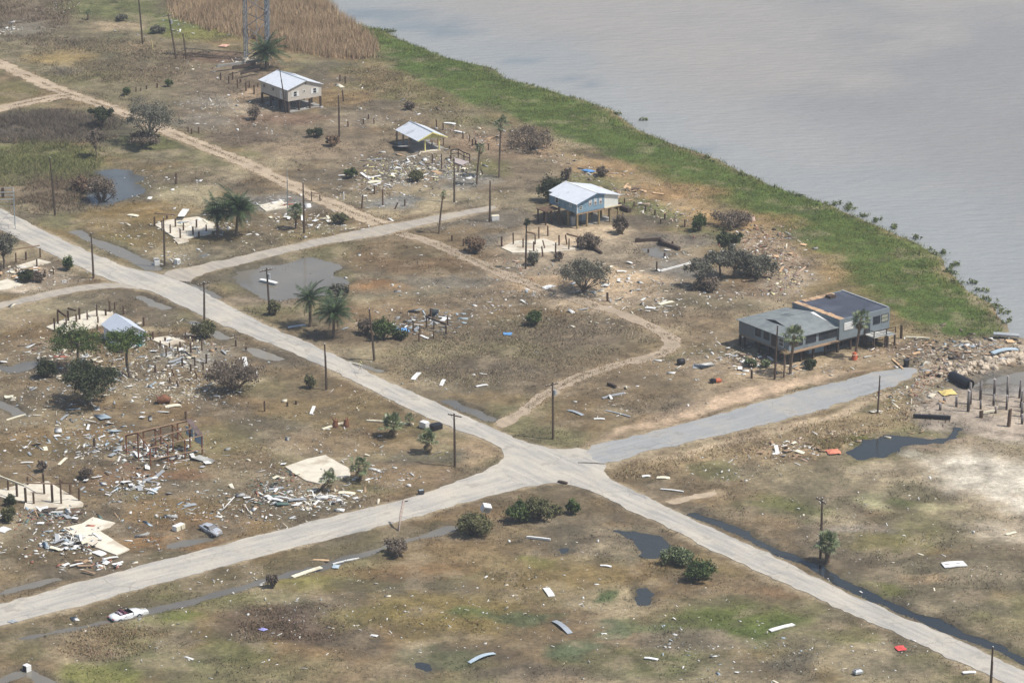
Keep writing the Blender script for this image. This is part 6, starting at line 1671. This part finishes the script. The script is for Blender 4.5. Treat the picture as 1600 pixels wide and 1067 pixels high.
span((1427, 653), (1485, 656), .55, .5, 'black', 'dark_pipe', 'long dark pipe lying on the mud left of the pier', 'pipe', .1, 0)
span((1415, 528), (1453, 530), .3, .2, 'cream', 'shore_plank', 'pale plank at the edge of the marsh behind the jetty', 'plank')
span((1552, 527), (1593, 530), 1.2, .3, 'grey', 'dock_section', 'grey dock section thrown on the far end of the jetty', 'dock section', .5)
span((1550, 558), (1590, 552), 1.1, .12, 'paleblue', 'bent_tin', 'bent grey tin lying over the jetty rocks', 'tin sheet', .7, .3)
span((1394, 563), (1411, 578), .3, .15, 'tanwood', 'tan_board', 'tan board pointing at the end of the pier road', 'board')
span((385, 592), (382, 577), .7, .5, 'white', 'caught_scrap', 'white scrap caught in the uprooted tree', 'scrap', 1.6)
span((258, 636), (282, 633), 1.0, .08, 'cream', 'cream_board', 'cream board in front of the rusty brown stump', 'board')
span((225, 752), (246, 747), .5, .1, 'white', 'rest_board', 'white boards edge just below the barn frame', 'board')
span((236, 772), (244, 764), .9, .08, 'paleblue', 'upright_sheet', 'pale blue sheet pointing uphill below the barn frame', 'sheet')
span((288, 792), (306, 788), .8, .08, 'grey', 'grey_panel', 'lone grey panel on the lot above the wrecked car', 'panel')
span((92, 727), (104, 716), .45, .1, 'cream', 'stray_plank', 'stray cream plank left of the barn frame', 'plank')
span((10, 657), (40, 648), .3, .12, 'cream', 'crossed_pole', 'long pale pole near the left edge silt streak', 'pole')
span((529, 770), (555, 772), 1.0, .1, 'cream', 'long_sheet', 'longest cream sheet between the fan palms and the cross street', 'sheet')
span((526, 798), (538, 799), .9, .12, 'white', 'kerb_board', 'white board right on the edge of the cross street', 'board')
span((0, 832), (12, 826), 1.6, .1, 'white', 'edge_sheet', 'large white sheet cut by the left edge', 'sheet')
span((148, 862), (162, 868), 1.3, .1, 'white', 'square_sheet', 'square white sheet at the foot of the cream driveway', 'sheet')
span((1032, 765), (1068, 769), .3, .1, 'white', 'verge_lath', 'white lath on the verge right of the crossroads', 'lath')
span((1003, 745), (1016, 744), .6, .08, 'white', 'verge_board', 'white board on the verge right of the crossroads', 'board')
span((1026, 747), (1047, 748), .9, .08, 'cream', 'verge_sheet', 'cream sheet beside the white verge board', 'sheet')
span((903, 724), (945, 726), .12, .06, 'iron', 'road_rod', 'thin dark rod lying on the crossroads', 'rod')
span((872, 754), (886, 757), .5, .2, 'darkwood', 'kerb_log', 'dark log at the inner edge of the crossroads', 'log')
span((1375, 687), (1398, 684), .2, .1, 'cream', 'pool_lath', 'thin lath by the dark creek pool', 'lath')
span((1572, 837), (1588, 833), .5, .1, 'cream', 'far_right_plank', 'cream plank far right below the white sand', 'plank')

def prop(px, py, name, label, cat, parts, dz=0.0, rz=0.0, tilt=(0, 0)):
    r = thing(name, label, cat, P(px, py, dz), rz); r.rotation_euler = (tilt[0], tilt[1], rz)
    for pn, mb, m in parts: mb.build(pn, M[m] if isinstance(m, str) else m, r)
    return r


def box_r(a, b, c_, e=.05):
    """a box with chamfered edges"""
    mb = MB(); V = []
    for z_, k in ((0, e), (e, 0), (c_ - e, 0), (c_, e)):
        V += [(-a / 2 + k, -b / 2 + k, z_), (a / 2 - k, -b / 2 + k, z_), (a / 2 - k, b / 2 - k, z_), (-a / 2 + k, b / 2 - k, z_)]
    F = [(3, 2, 1, 0), (12, 13, 14, 15)]
    for i in range(3): F += [(i * 4 + k, i * 4 + (k + 1) % 4, i * 4 + 4 + (k + 1) % 4, i * 4 + 4 + k) for k in range(4)]
    return mb.add(V, F)


prop(225, 954, 'water_tank', 'white square tank in the ditch beside the convertible', 'tank', [('body', box_r(.9, .9, .75, .08), 'white'), ('lid', box_r(.5, .5, .06, .02).bar((-.3, 0, .76), (.3, 0, .76), .12), 'grey')], .1, .5)
prop(279, 828, 'fridge', 'white refrigerator lying on the brown lot left of the wrecked car', 'refrigerator', [('cabinet', box_r(1.7, .8, .75), 'white'), ('door', MB().box(-.84, .1, -.47, -.41, .04, .72).box(.14, .84, -.47, -.41, .04, .72), 'cream'), ('handle', MB().box(-.02, .04, -.52, -.47, .1, .6), 'iron')], 0, .9)
prop(42, 1044, 'appliance', 'white appliance with a dark open front at the lower left corner', 'appliance', [('cabinet', box_r(.8, .75, .95), 'white'), ('opening', MB().box(-.34, .34, -.39, -.377, .12, .85), 'black'), ('knob_panel', MB().box(-.38, .38, -.4, -.378, .87, .93), 'grey')], -.05, -.75)
prop(245, 411, 'stove', 'white cooker at the end of the ditch by the bare pole', 'cooker', [('cabinet', box_r(.9, .8, .95), 'white'), ('back_panel', MB().box(-.44, .44, .3, .38, .95, 1.2), 'white'), ('hob', MB().box(-.4, .4, -.35, .25, .951, .97), 'iron')], 0, .3)
prop(277, 413, 'washing_machine', 'white washing machine right of the bare pole by the ditch', 'washing machine', [('cabinet', box_r(.8, .75, .95), 'white'), ('drum_door', MB().tube([(0, -.37, .5), (0, -.41, .5)], .26, 14), 'grey')], 0, 1.0)
prop(774, 345, 'freezer', 'white chest freezer at the foot of the pole by the gravel road end', 'freezer', [('cabinet', box_r(1.3, .8, .85), 'white'), ('lid', MB().box(-.66, .66, -.41, .41, .853, .93), 'cream')], 0, .2)
prop(757, 812, 'air_conditioner', 'white box unit stuck in the olive bush', 'box unit', [('cabinet', box_r(1.2, .9, 1.1), 'white'), ('grille', MB().box(-.45, .45, -.47, -.452, .2, .9), 'grey')], 1.3, .4, (.4, .3))
prop(658, 773, 'crate', 'small dark crate dropped on the cross street', 'crate', [('box', box_r(.8, .6, .5, .03), 'iron'), ('lid', box_r(.7, .5, .05, .01).bar((-.3, 0, .52), (.3, 0, .52), .3, .06), 'paleblue')], .15, .3)
prop(1416, 574, 'bin', 'dark wheeled bin at the end of the pier road', 'bin', [('tub', MB().add([(-.24, -.26, 0), (.24, -.26, 0), (.24, .26, 0), (-.24, .26, 0), (-.34, -.36, 1.1), (.34, -.36, 1.1), (.34, .36, 1.1), (-.34, .36, 1.1)], [(3, 2, 1, 0), (4, 5, 6, 7), (0, 1, 5, 4), (1, 2, 6, 5), (2, 3, 7, 6), (3, 0, 4, 7)]), 'black'), ('lid', MB().sheet([(-.38, -.42, 1.11), (.38, -.42, 1.11), (.38, .42, 1.16), (-.38, .42, 1.16)], .06), 'iron'), ('wheel', MB().tube([(-.3, .3, .12), (-.22, .3, .12)], .12, 10), 'black')], .05, .6)
prop(1064, 570, 'tank', 'dark drum lying on the slope below the sandy track', 'drum', [('shell', MB().tube([(-.55, 0, .5), (-.5, 0, .5), (.5, 0, .5), (.55, 0, .5)], [.42, .5, .5, .42], 14), 'black'), ('cap', MB().tube([(.55, 0, .7), (.6, 0, .7)], .08, 8), 'iron')], 0, .4)
prop(1122, 598, 'mower', 'orange and black ride on mower wreck on the slope above the pier road', 'mower', [('hood', box_r(.9, .8, .5, .12), 'orange'), ('chassis', MB().box(-1.3, -.4, -.35, .35, .15, .45), 'black'), ('wheel', MB().tube([(-1.0, -.5, .28), (-1.0, -.35, .28)], .28, 12), 'black'), ('seat', MB().box(-1.1, -.7, -.2, .2, .45, .6), 'black')], .1, .3)
prop(1340, 1053, 'tyre_heap', 'grey bundle lying in the lower right field', 'bundle', [('wrap', box_r(1.1, .8, .7, .22), 'grey'), ('strap', MB().bar((-.5, -.1, .715), (.5, .1, .715), .08, .02), 'iron')], 0, .5)
prop(1335, 562, 'orange_barrel', 'orange red sheet wrapped round the palm foot at the grey building', 'wrapping', [('sheet', MB().tube([(0, 0, 0), (.05, 0, .6), (0, 0, 1.2)], [.5, .45, .28], 9), 'orange'), ('rope', MB().tube([(0, 0, .8), (0, 0, .88)], .42, 9), 'cream')], 0)
prop(563, 584, 'barricade', 'small pale A shaped stand left on the main road', 'barricade', [('leg', MB().bar((-.35, 0, 0), (0, 0, 1.4), .09, .05), 'cream'), ('leg', MB().bar((.4, .1, 0), (.05, 0, 1.4), .09, .05), 'white'), ('brace', MB().bar((-.2, .02, .6), (.24, .05, .65), .07), 'wood'), ('hoop', MB().tube([(.02, 0, 1.4), (-.15, 0, 1.65), (.1, 0, 1.85), (.25, 0, 1.6)], .045, 6), 'yellow')], .12)
pp = prop(1500, 600, 'culvert_pipe', 'big black plastic culvert pipe stranded on the mud by the jetty', 'culvert pipe', [], -.1)
a_ = P(1487, 594) - P(1500, 600); b_ = P(1516, 607) - P(1500, 600); mb = MB()
nseg = 18
for k in range(nseg):
    p = a_.lerp(b_, k / nseg) + Vector((0, 0, .8)); q = a_.lerp(b_, (k + .55) / nseg) + Vector((0, 0, .8)); q2 = a_.lerp(b_, (k + 1) / nseg) + Vector((0, 0, .8))
    mb.tube([p, q], .82, 18, False); mb.tube([q, q2], .77, 18, False)
mb.build('barrel', mat('black_pipe_plastic', lin(46, 50, 58), .45, .2, 2), pp)
mb = MB().tube([a_ + Vector((0, 0, .8)), b_ + Vector((0, 0, .8))], .70, 18, False); mb.build('bore', M['black'], pp)

def tarp(px, py, w_, d_, h, m, label, name='tarp'):
    n = 9; V, F = [], []; sd = rnd.randint(1, 999)
    gx, gy = np.meshgrid(np.linspace(-1, 1, n), np.linspace(-1, 1, n)); gx = gx.ravel(); gy = gy.ravel()
    z = h * fbm(gx * 2 + sd, gy * 2, 1.0, 3, sd) * (1 - .7 * np.maximum(abs(gx), abs(gy))) + .02
    x_ = gx * w_ / 2 * (1 + .25 * (vnoise(gx * 2 + 9, gy * 2, sd) - .5)); y_ = gy * d_ / 2 * (1 + .3 * (vnoise(gx * 2, gy * 2 + 5, sd + 1) - .5))
    i = np.arange(n * n).reshape(n, n); Fq = np.stack([i[:-1, :-1], i[:-1, 1:], i[1:, 1:], i[1:, :-1]], -1).reshape(-1, 4)
    o = raw(name, np.stack([x_, y_, z], 1), Fq, M[m] if isinstance(m, str) else m); o.location = P(px, py, .08); o.rotation_euler = (0, 0, rnd.uniform(0, 3))
    return tag(o, label, 'tarp')


tarp(626, 519, 2.0, 2.6, 1.3, 'blue', 'bright blue tarp heaped beside the leaning pole')
tarp(793, 523, 1.2, 1.4, .3, 'blue', 'small dull blue tarp on the middle lot')
tarp(920, 269, 1.4, 2.2, .7, 'blue', 'blue scrap on the wrack line behind the blue house')
tarp(1407, 1014, 1.4, 1.2, .4, mat('bright_red_cloth', lin(212, 84, 80), .7), 'bright red cloth beside the lower road')
tarp(1302, 707, 2.0, 2.0, .5, mat('salmon_tarp', lin(212, 132, 106), .7), 'salmon tarp at the edge of the right field')
tarp(1481, 615, 2.4, 2.4, .6, mat('dull_yellow_tarp', lin(208, 186, 118), .7), 'dull yellow tarp left of the pier piles')
tarp(350, 73, 2.2, 1.8, .5, mat('pink_tarp', lin(206, 164, 140), .7), 'salmon sheet on the far grass left of the tower')
tarp(525, 886, .9, 1.2, .3, 'paleblue', 'pale blue scrap just below the verge ditch')
tarp(411, 984, .8, 1.0, .3, mat('lilac_scrap', lin(150, 150, 206), .7), 'lilac blue scrap in the near field')
tarp(20, 972, 1.0, 1.0, .2, 'grey', 'grey rag on the verge left of the convertible')
sp = thing('stump', 'rusty brown root stump behind the cream board', 'stump', P(259, 630), 0)
MB().tube([(-1.1, 0, .4), (-.2, .1, .7), (.7, 0, .5)], [.6, .75, .45], 9).build('trunk', M['rust'], sp)
mb = MB()
for k in range(9): limb(mb, (-.9, 0, .5), (-1.3 + rnd.uniform(-.5, .4), rnd.uniform(-1.1, 1.1), rnd.uniform(0, 1.6)), .14, .03, .15, 3, 5)
mb.build('roots', M['rust'], sp)
for px, py, l in ((524, 667, 'left'), (541, 666, 'right')):
    sp = thing('stump', l + ' of two broken brown stumps on the lot left of the fan palms', 'stump', P(px, py), 0)
    MB().tube([(0, 0, -.2), (0, 0, .5), (.1, 0, 1.1)], [.5, .42, .25], 8).build('trunk', M['rust'], sp)
    mb = MB()
    for k in range(8): limb(mb, (0, 0, .5), (rnd.uniform(-.8, .8), rnd.uniform(-.8, .8), rnd.uniform(.9, 1.7)), .1, .03, .1, 2, 4)
    mb.build('splinters', M['rust'], sp)

# the wooden steps and rail left in the yard before the pavilion
rl = thing('deck_remnant', 'dark railing and sloping deck left in the yard before the pavilion', 'deck', P(716, 246), 0)
o_ = P(716, 246)
pt_ = [P(580 + a / 7.26, 160 + b / 7.26) - o_ for a, b in ((905, 640), (988, 630), (1053, 668), (1118, 690))]
mb = MB()
for p in pt_: mb.box(p.x - .1, p.x + .1, p.y - .1, p.y + .1, -.2, 1.7)
mb.build('post', M['darkwood'], rl)
mb = MB()
for p, q in zip(pt_, pt_[1:]): mb.bar(p + Vector((0, 0, 1.62)), q + Vector((0, 0, 1.62)), .14, .2); mb.bar(p + Vector((0, 0, .9)), q + Vector((0, 0, .9)), .1, .14)
mb.build('rail', M['darkwood'], rl)
p4 = [P(580 + a / 7.26, 160 + b / 7.26) - o_ for a, b in ((940, 650), (1110, 695), (1030, 735), (930, 700))]
MB().sheet([(p.x, p.y, .35) for p in p4], .12).build('deck_boards', mat('silvered_deck', lin(170, 160, 156), .85, .2, 3), rl)

# ------------------------------------------------------------------ jetty rocks
RM = []
for k in range(5):
    bm = bmesh.new(); bmesh.ops.create_icosphere(bm, subdivisions=2, radius=1.0)
    for v in bm.verts:
        f = 1 + .35 * math.sin(v.co.x * 3 + k * 2) * math.cos(v.co.y * 2.5 + k) + rnd.uniform(-.1, .1); v.co = Vector((v.co.x * f, v.co.y * f * .85, v.co.z * f * .7))
    me = bpy.data.meshes.new('riprap_rock'); bm.to_mesh(me); bm.free(); me.materials.append(M['rock']); RM.append(me)
jl = [(1466, 596), (1500, 590), (1530, 580), (1560, 570), (1590, 562), (1606, 556)]
for k in range(150):
    t = rnd.random() ** .8 * 4.99; i = int(t); f = t - i; px = jl[i][0] * (1 - f) + jl[i + 1][0] * f; py = jl[i][1] * (1 - f) + jl[i + 1][1] * f
    o = bpy.data.objects.new('riprap_rock', RM[k % 5]); C.objects.link(o); yy = rnd.gauss(-7, 6)
    o.location = P(px + rnd.uniform(-6, 6), py + yy, .1 + .35 * max(0, 1 - abs(yy + 6) / 8) * rnd.random()); o.rotation_euler = (rnd.uniform(-.4, .4), rnd.uniform(-.4, .4), rnd.uniform(0, 6)); s_ = rnd.uniform(.35, .85) * (.6 + .4 * t / 5); o.scale = (s_, s_, s_)
    tag(o, 'pale tan boulder in the heaped rock jetty', 'rock', 'boulders of the rock jetty')

# ------------------------------------------------------------------ wreckage strewn over the lots
PAL = {'w': lin(218, 217, 212), 'c': lin(210, 202, 182), 'g': lin(164, 164, 160), 'b': lin(166, 180, 188), 't': lin(168, 142, 114), 'd': lin(82, 74, 68), 'r': lin(160, 108, 92), 'y': lin(214, 206, 152), 'p': lin(192, 166, 148), 'k': lin(126, 114, 100), 'n': lin(104, 126, 118)}
HOT = [  # px, py, reach x, reach y, number, colours, size, phrase
    (640, 266, 62, 16, 700, 'wwwccgyykkt', .75, 'in the wreckage before the pavilion'), (700, 268, 40, 14, 220, 'wwcgyk', .7, None), (590, 290, 45, 12, 130, 'wwcg', .6, None), (690, 305, 60, 8, 60, 'wcg', .5, None),
    (200, 575, 110, 36, 900, 'wwccgbkkd', .6, 'on the littered lot around the white shed'), (285, 558, 45, 20, 420, 'wwccgtk', .6, 'among the pilings right of the shed'), (90, 555, 60, 26, 260, 'wwccgr', .6, None), (310, 610, 50, 16, 330, 'wwcc', .45, None), (60, 590, 60, 40, 140, 'wcg', .5, None), (240, 600, 60, 22, 260, 'wcc', .45, None),
    (110, 680, 110, 45, 420, 'wwcgb', .6, 'on the open lot left of the barn frame'), (248, 708, 42, 14, 330, 'wwgbrdk', .7, 'inside the barn frame'), (170, 690, 40, 16, 130, 'wwgb', .8, None), (205, 755, 50, 18, 140, 'wwbg', .7, 'below the barn frame'), (330, 700, 60, 40, 150, 'wcg', .4, None), (370, 790, 60, 26, 140, 'wwgt', .5, None),
    (490, 780, 52, 14, 330, 'wwwcgt', .7, 'between the cracked slab and the cross street'), (432, 765, 26, 22, 240, 'wcgrnk', .55, 'left of the cracked slab'), (590, 745, 50, 14, 110, 'wwg', .5, None), (600, 700, 90, 30, 130, 'wg', .35, None), (480, 690, 60, 40, 120, 'wcg', .4, None),
    (80, 806, 52, 9, 330, 'wgbdknrt', .6, 'along the front of the wide white slab'), (112, 846, 30, 14, 330, 'wwwbcgd', .7, 'beside the long cream driveway'), (40, 850, 50, 24, 110, 'wwcr', .5, None), (150, 882, 40, 8, 110, 'wgrdtc', .6, 'in the ditch above the cross street'), (270, 800, 80, 14, 130, 'wgbt', .6, None), (225, 845, 40, 16, 60, 'wgrb', .5, None), (230, 770, 80, 30, 100, 'wcg', .45, None), (355, 800, 30, 8, 40, 'tcw', .7, None),
    (650, 510, 40, 12, 150, 'bbwgd', .6, 'among the blue wreckage pilings'), (700, 495, 26, 10, 60, 'bbg', .7, None), (660, 470, 110, 24, 140, 'wwcg', .45, None), (640, 405, 120, 22, 70, 'wc', .35, None), (780, 480, 60, 26, 150, 'wwcg', .5, None),
    (325, 356, 34, 8, 220, 'wwwcb', .6, 'on the piling slab by the date palms'), (230, 370, 60, 20, 170, 'wwc', .4, None), (270, 408, 28, 8, 60, 'wwg', .6, None), (440, 320, 40, 11, 170, 'wwcgr', .55, None), (500, 350, 45, 13, 200, 'wwcc', .55, 'beside the sandy track and gravel road'), (400, 370, 60, 16, 90, 'wwc', .4, None), (560, 310, 60, 18, 130, 'wwcg', .5, None), (250, 285, 60, 14, 90, 'wwc', .5, None),
    (970, 445, 60, 20, 280, 'wwccgp', .55, 'over the sand before the blue house'), (800, 420, 44, 16, 150, 'wgrp', .45, None), (850, 455, 40, 7, 70, 'wwgb', .6, None), (1010, 480, 70, 12, 120, 'wwc', .6, None), (930, 500, 60, 14, 60, 'wc', .4, None), (1120, 455, 60, 14, 110, 'wwcg', .5, None), (1090, 400, 40, 10, 70, 'wcg', .5, None), (750, 350, 60, 12, 50, 'wg', .4, None),
    (1170, 566, 26, 9, 260, 'wgkdtpc', .55, 'under the left end of the grey building'), (1250, 578, 44, 7, 110, 'wgct', .5, None), (1120, 550, 60, 18, 110, 'wwc', .45, None), (1080, 575, 60, 14, 70, 'wwg', .5, None), (950, 625, 70, 22, 70, 'wwc', .4, None),
    (1215, 410, 30, 32, 620, 'pkkttwcrkg', .5, 'in the wrack heap at the bend of the shore'), (1180, 370, 40, 14, 260, 'pktkwrk', .6, None), (1235, 440, 26, 18, 260, 'wcptyg', .45, None), (1170, 395, 30, 12, 130, 'wcptr', .6, None),
    (1470, 560, 46, 22, 620, 'ttpkckkgwd', .65, 'at the landward end of the rock jetty'), (1555, 545, 48, 14, 420, 'ttpkckkgwbd', .75, 'on top of the rock jetty'), (1440, 600, 26, 16, 260, 'ttckgrp', .6, None), (1400, 620, 30, 12, 120, 'cwtgr', .5, None), (1380, 545, 40, 16, 130, 'tckw', .5, None), (1440, 540, 60, 8, 110, 'tck', .6, None),
    (1240, 702, 40, 12, 170, 'ttcwpg', .6, 'at the edge of the right field'), (1330, 680, 60, 10, 110, 'tcp', .6, None), (1420, 640, 40, 10, 90, 'tck', .5, None), (1150, 740, 60, 14, 60, 'wwc', .4, None), (1360, 820, 110, 50, 130, 'wwc', .35, None), (1500, 880, 90, 60, 60, 'wc', .3, None),
    (30, 428, 34, 10, 220, 'wcptk', .5, 'on the ruined lot at the far left'), (110, 440, 40, 10, 80, 'wwg', .4, None), (330, 165, 50, 12, 160, 'wwcg', .45, None), (380, 200, 60, 14, 110, 'wwgk', .45, None), (395, 96, 24, 4, 90, 'wwgc', .7, None), (95, 15, 20, 5, 60, 'wwcp', .7, None), (10, 48, 14, 5, 50, 'wwc', .7, None), (250, 45, 60, 10, 60, 'wwb', .6, None), (450, 165, 30, 6, 90, 'wwg', .5, None), (300, 105, 60, 14, 50, 'wcp', .5, None), (80, 470, 80, 20, 50, 'wwc', .4, None),
    (545, 130, 60, 14, 60, 'wct', .5, None), (600, 190, 50, 12, 80, 'wwc', .4, None), (150, 955, 110, 20, 60, 'wcg', .4, None), (340, 900, 100, 14, 80, 'wwc', .35, None), (480, 965, 120, 50, 170, 'wwgc', .3, None), (700, 960, 140, 60, 170, 'wwc', .3, None), (960, 980, 160, 60, 190, 'wwcg', .3, None), (1130, 1020, 90, 30, 110, 'wwb', .35, None), (1330, 1020, 110, 36, 80, 'wwc', .35, None), (250, 1010, 120, 36, 80, 'wwg', .35, None), (860, 880, 90, 36, 60, 'wc', .3, None), (440, 820, 50, 12, 60, 'wwc', .4, None), (180, 490, 120, 16, 50, 'wc', .4, None), (560, 620, 60, 30, 40, 'wc', .35, None), (380, 520, 60, 14, 40, 'wg', .4, None), (700, 600, 60, 24, 60, 'wwg', .4, None),
]
WR = [(640, 150), (690, 190), (735, 212), (790, 222), (850, 240), (900, 262), (950, 285), (1000, 316), (1035, 334), (1075, 348)]
for i in range(len(WR) - 1):
    a, b = WR[i], WR[i + 1]
    HOT.append(((a[0] + b[0]) / 2, (a[1] + b[1]) / 2, 30, 9, 120 if i > 1 else 50, 'pktwckkgp', .55, 'along the wrack line behind the blue house' if i == 6 else None))
NAMES = {'w': 'white', 'c': 'cream', 'g': 'grey', 'b': 'pale blue', 't': 'bare wood', 'd': 'dark', 'r': 'reddish', 'y': 'pale yellow', 'p': 'pinkish tan', 'k': 'grey brown', 'n': 'green'}
MKEY = {'w': 'white', 'c': 'cream', 'g': 'grey', 'b': 'paleblue', 't': 'wood', 'd': 'darkwood', 'r': 'red', 'y': 'yellow', 'p': 'tanwood', 'k': 'pile'}
DM = {}
def debris_mesh(kind, k, col):
    key = (kind, k, col)
    if key not in DM:
        L, Wd, T = (1.0, .16 + .05 * k, .05) if kind == 'board' else (1.0, .55 + .12 * k, .04)
        n = 5; V, F = [], []; R_ = random.Random(k * 7 + len(kind))
        for q in range(n + 1):
            x_ = -L / 2 + L * q / n; z_ = .05 * math.sin(q / n * 3.1 + k); e = R_.uniform(.8, 1); j = R_.uniform(-.1, .1) if q in (0, n) else 0
            V += [(x_ - j * .6, -Wd / 2 * e, z_), (x_ + j * .6, Wd / 2 * e, z_), (x_ + j * .6, Wd / 2 * e, z_ + T), (x_ - j * .6, -Wd / 2 * e, z_ + T)]
        for q in range(n):
            a = q * 4; F += [(a + 3, a + 7, a + 6, a + 2), (a, a + 1, a + 5, a + 4), (a, a + 4, a + 7, a + 3), (a + 1, a + 2, a + 6, a + 5)]
        F += [(0, 3, 2, 1), (n * 4, n * 4 + 1, n * 4 + 2, n * 4 + 3)]
        me = bpy.data.meshes.new('debris_' + kind); me.from_pydata(V, [], F); me.update(); me.materials.append(M[MKEY[col]]); DM[key] = me
    return DM[key]


cx, cy, cl, cw, ct, ca, cc, cti = [], [], [], [], [], [], [], []
WREL = dict(w=1, c=1)
for px, py, rx, ry, n, pal, size, phrase in HOT:
    for k in range(int(n * .95)):
        x_, y_ = g2(px + rnd.gauss(0, rx * .78), py + rnd.gauss(0, ry * .8))
        if not (X0 < x_ < X1 and Y0 < y_ < Y1) or samp(CB, x_, y_) < 1.0 or (zat(x_, y_) < -.3 and rnd.random() < .8) or samp(CRD, x_, y_) < rnd.uniform(-.4, 1.5): continue
        L = size * math.exp(rnd.gauss(-.55, .62)); ch = pal[rnd.randrange(len(pal))]; v = rnd.uniform(.82, 1.08)
        cx.append(x_); cy.append(y_); cl.append(L); cw.append(L * rnd.choice((.08, .1, .14, .2, .3, .5, .65))); ct.append(rnd.uniform(.02, .07) if rnd.random() < .93 else rnd.uniform(.1, .3)); ca.append(rnd.uniform(0, 6.28)); cti.append(rnd.gauss(0, .1 if rnd.random() < .75 else .4)); cc.append([min(1, q * v) for q in PAL[ch]])
    if phrase:
        pal2 = [q for q in pal if q in 'wcgtkpy']; uniq = list(dict.fromkeys(pal2))
        for k in range(12):
            for _ in range(30):
                x_, y_ = g2(px + rnd.gauss(0, rx * .75), py + rnd.gauss(0, ry * .75))
                if samp(CB, x_, y_) > 2 and samp(CRD, x_, y_) > 1.2 and abs(x_) < 62 + (y_ - 394) * .14: break
            else: continue
            kind = 'board' if k % 2 else 'sheet'; ch = uniq[0] if k < 7 else uniq[min(1 + k % 2, len(uniq) - 1)]
            o = bpy.data.objects.new('debris_' + kind, debris_mesh(kind, k % 3, ch)); C.objects.link(o)
            L = (rnd.uniform(1.2, 2.8) if kind == 'board' else rnd.uniform(.8, 1.6)) * (.7 + .3 * size); o.scale = (L, L, L if kind == 'sheet' else L * .8)
            o.location = (x_, y_, zat(x_, y_) + rnd.uniform(.08, .3)); o.rotation_euler = (rnd.gauss(0, .12), rnd.gauss(0, .1), rnd.uniform(0, 6.28))
            tag(o, '%s %s lying %s' % (NAMES[ch], 'board' if kind == 'board' else 'torn sheet', phrase), kind if kind == 'board' else 'sheet', '%s %ss lying %s' % (NAMES[ch], kind, phrase))
A = lambda q: np.array(q, float)
cx, cy, cl, cw, ct, ca, cti, cc = A(cx), A(cy), A(cl), A(cw), A(ct), A(ca), A(cti), A(cc)
N = len(cx); base = samp(CZ, cx, cy); base = np.where(base < -.28, -.30, base)
sx = np.array([-1, 1, 1, -1, -1, 1, 1, -1]); sy = np.array([-1, -1, 1, 1, -1, -1, 1, 1]); sz = np.array([0, 0, 0, 0, 1, 1, 1, 1])
jit = 1 + NR.uniform(-.22, .22, (N, 8))
lx = sx[None] * cl[:, None] / 2 * jit; ly = sy[None] * cw[:, None] / 2 * (1 + NR.uniform(-.25, .25, (N, 8)))
VX = cx[:, None] + lx * np.cos(ca)[:, None] - ly * np.sin(ca)[:, None]; VY = cy[:, None] + lx * np.sin(ca)[:, None] + ly * np.cos(ca)[:, None]
VZ = base[:, None] + .03 + sz[None] * ct[:, None] + lx * np.sin(cti)[:, None] + np.abs(cl * np.sin(cti))[:, None] * .5
Vd = np.stack([VX, VY, VZ], -1).reshape(-1, 3)
q = np.array([(4, 5, 6, 7), (0, 1, 5, 4), (1, 2, 6, 5), (2, 3, 7, 6), (3, 0, 4, 7)])
Fd = (np.arange(N)[:, None, None] * 8 + q[None]).reshape(-1, 4)
db = raw('debris_litter', Vd, Fd, plantmat('strewn_wreckage', 0), None, np.repeat(cc, 8, 0))
tag(db, 'small broken house scraps strewn over every lot', 'debris', None, 'stuff')

# ------------------------------------------------------------------ thin summer haze over the whole place
hb = MB().box(-14800, 14800, -14800, 15800, -4.2, 190).build('haze', bpy.data.materials.new('haze_air'))
hb['kind'] = 'stuff'; hb['label'] = 'thin pale summer haze over the whole place'
hm = hb.data.materials[0]; hm.use_nodes = True; ht = hm.node_tree; ht.nodes.clear()
pv = ht.nodes.new('ShaderNodeVolumePrincipled'); pv.inputs['Density'].default_value = .00017; pv.inputs['Color'].default_value = (.86, .93, 1.0, 1); pv.inputs['Anisotropy'].default_value = .2
ho = ht.nodes.new('ShaderNodeOutputMaterial'); ht.links.new(pv.outputs[0], ho.inputs['Volume'])
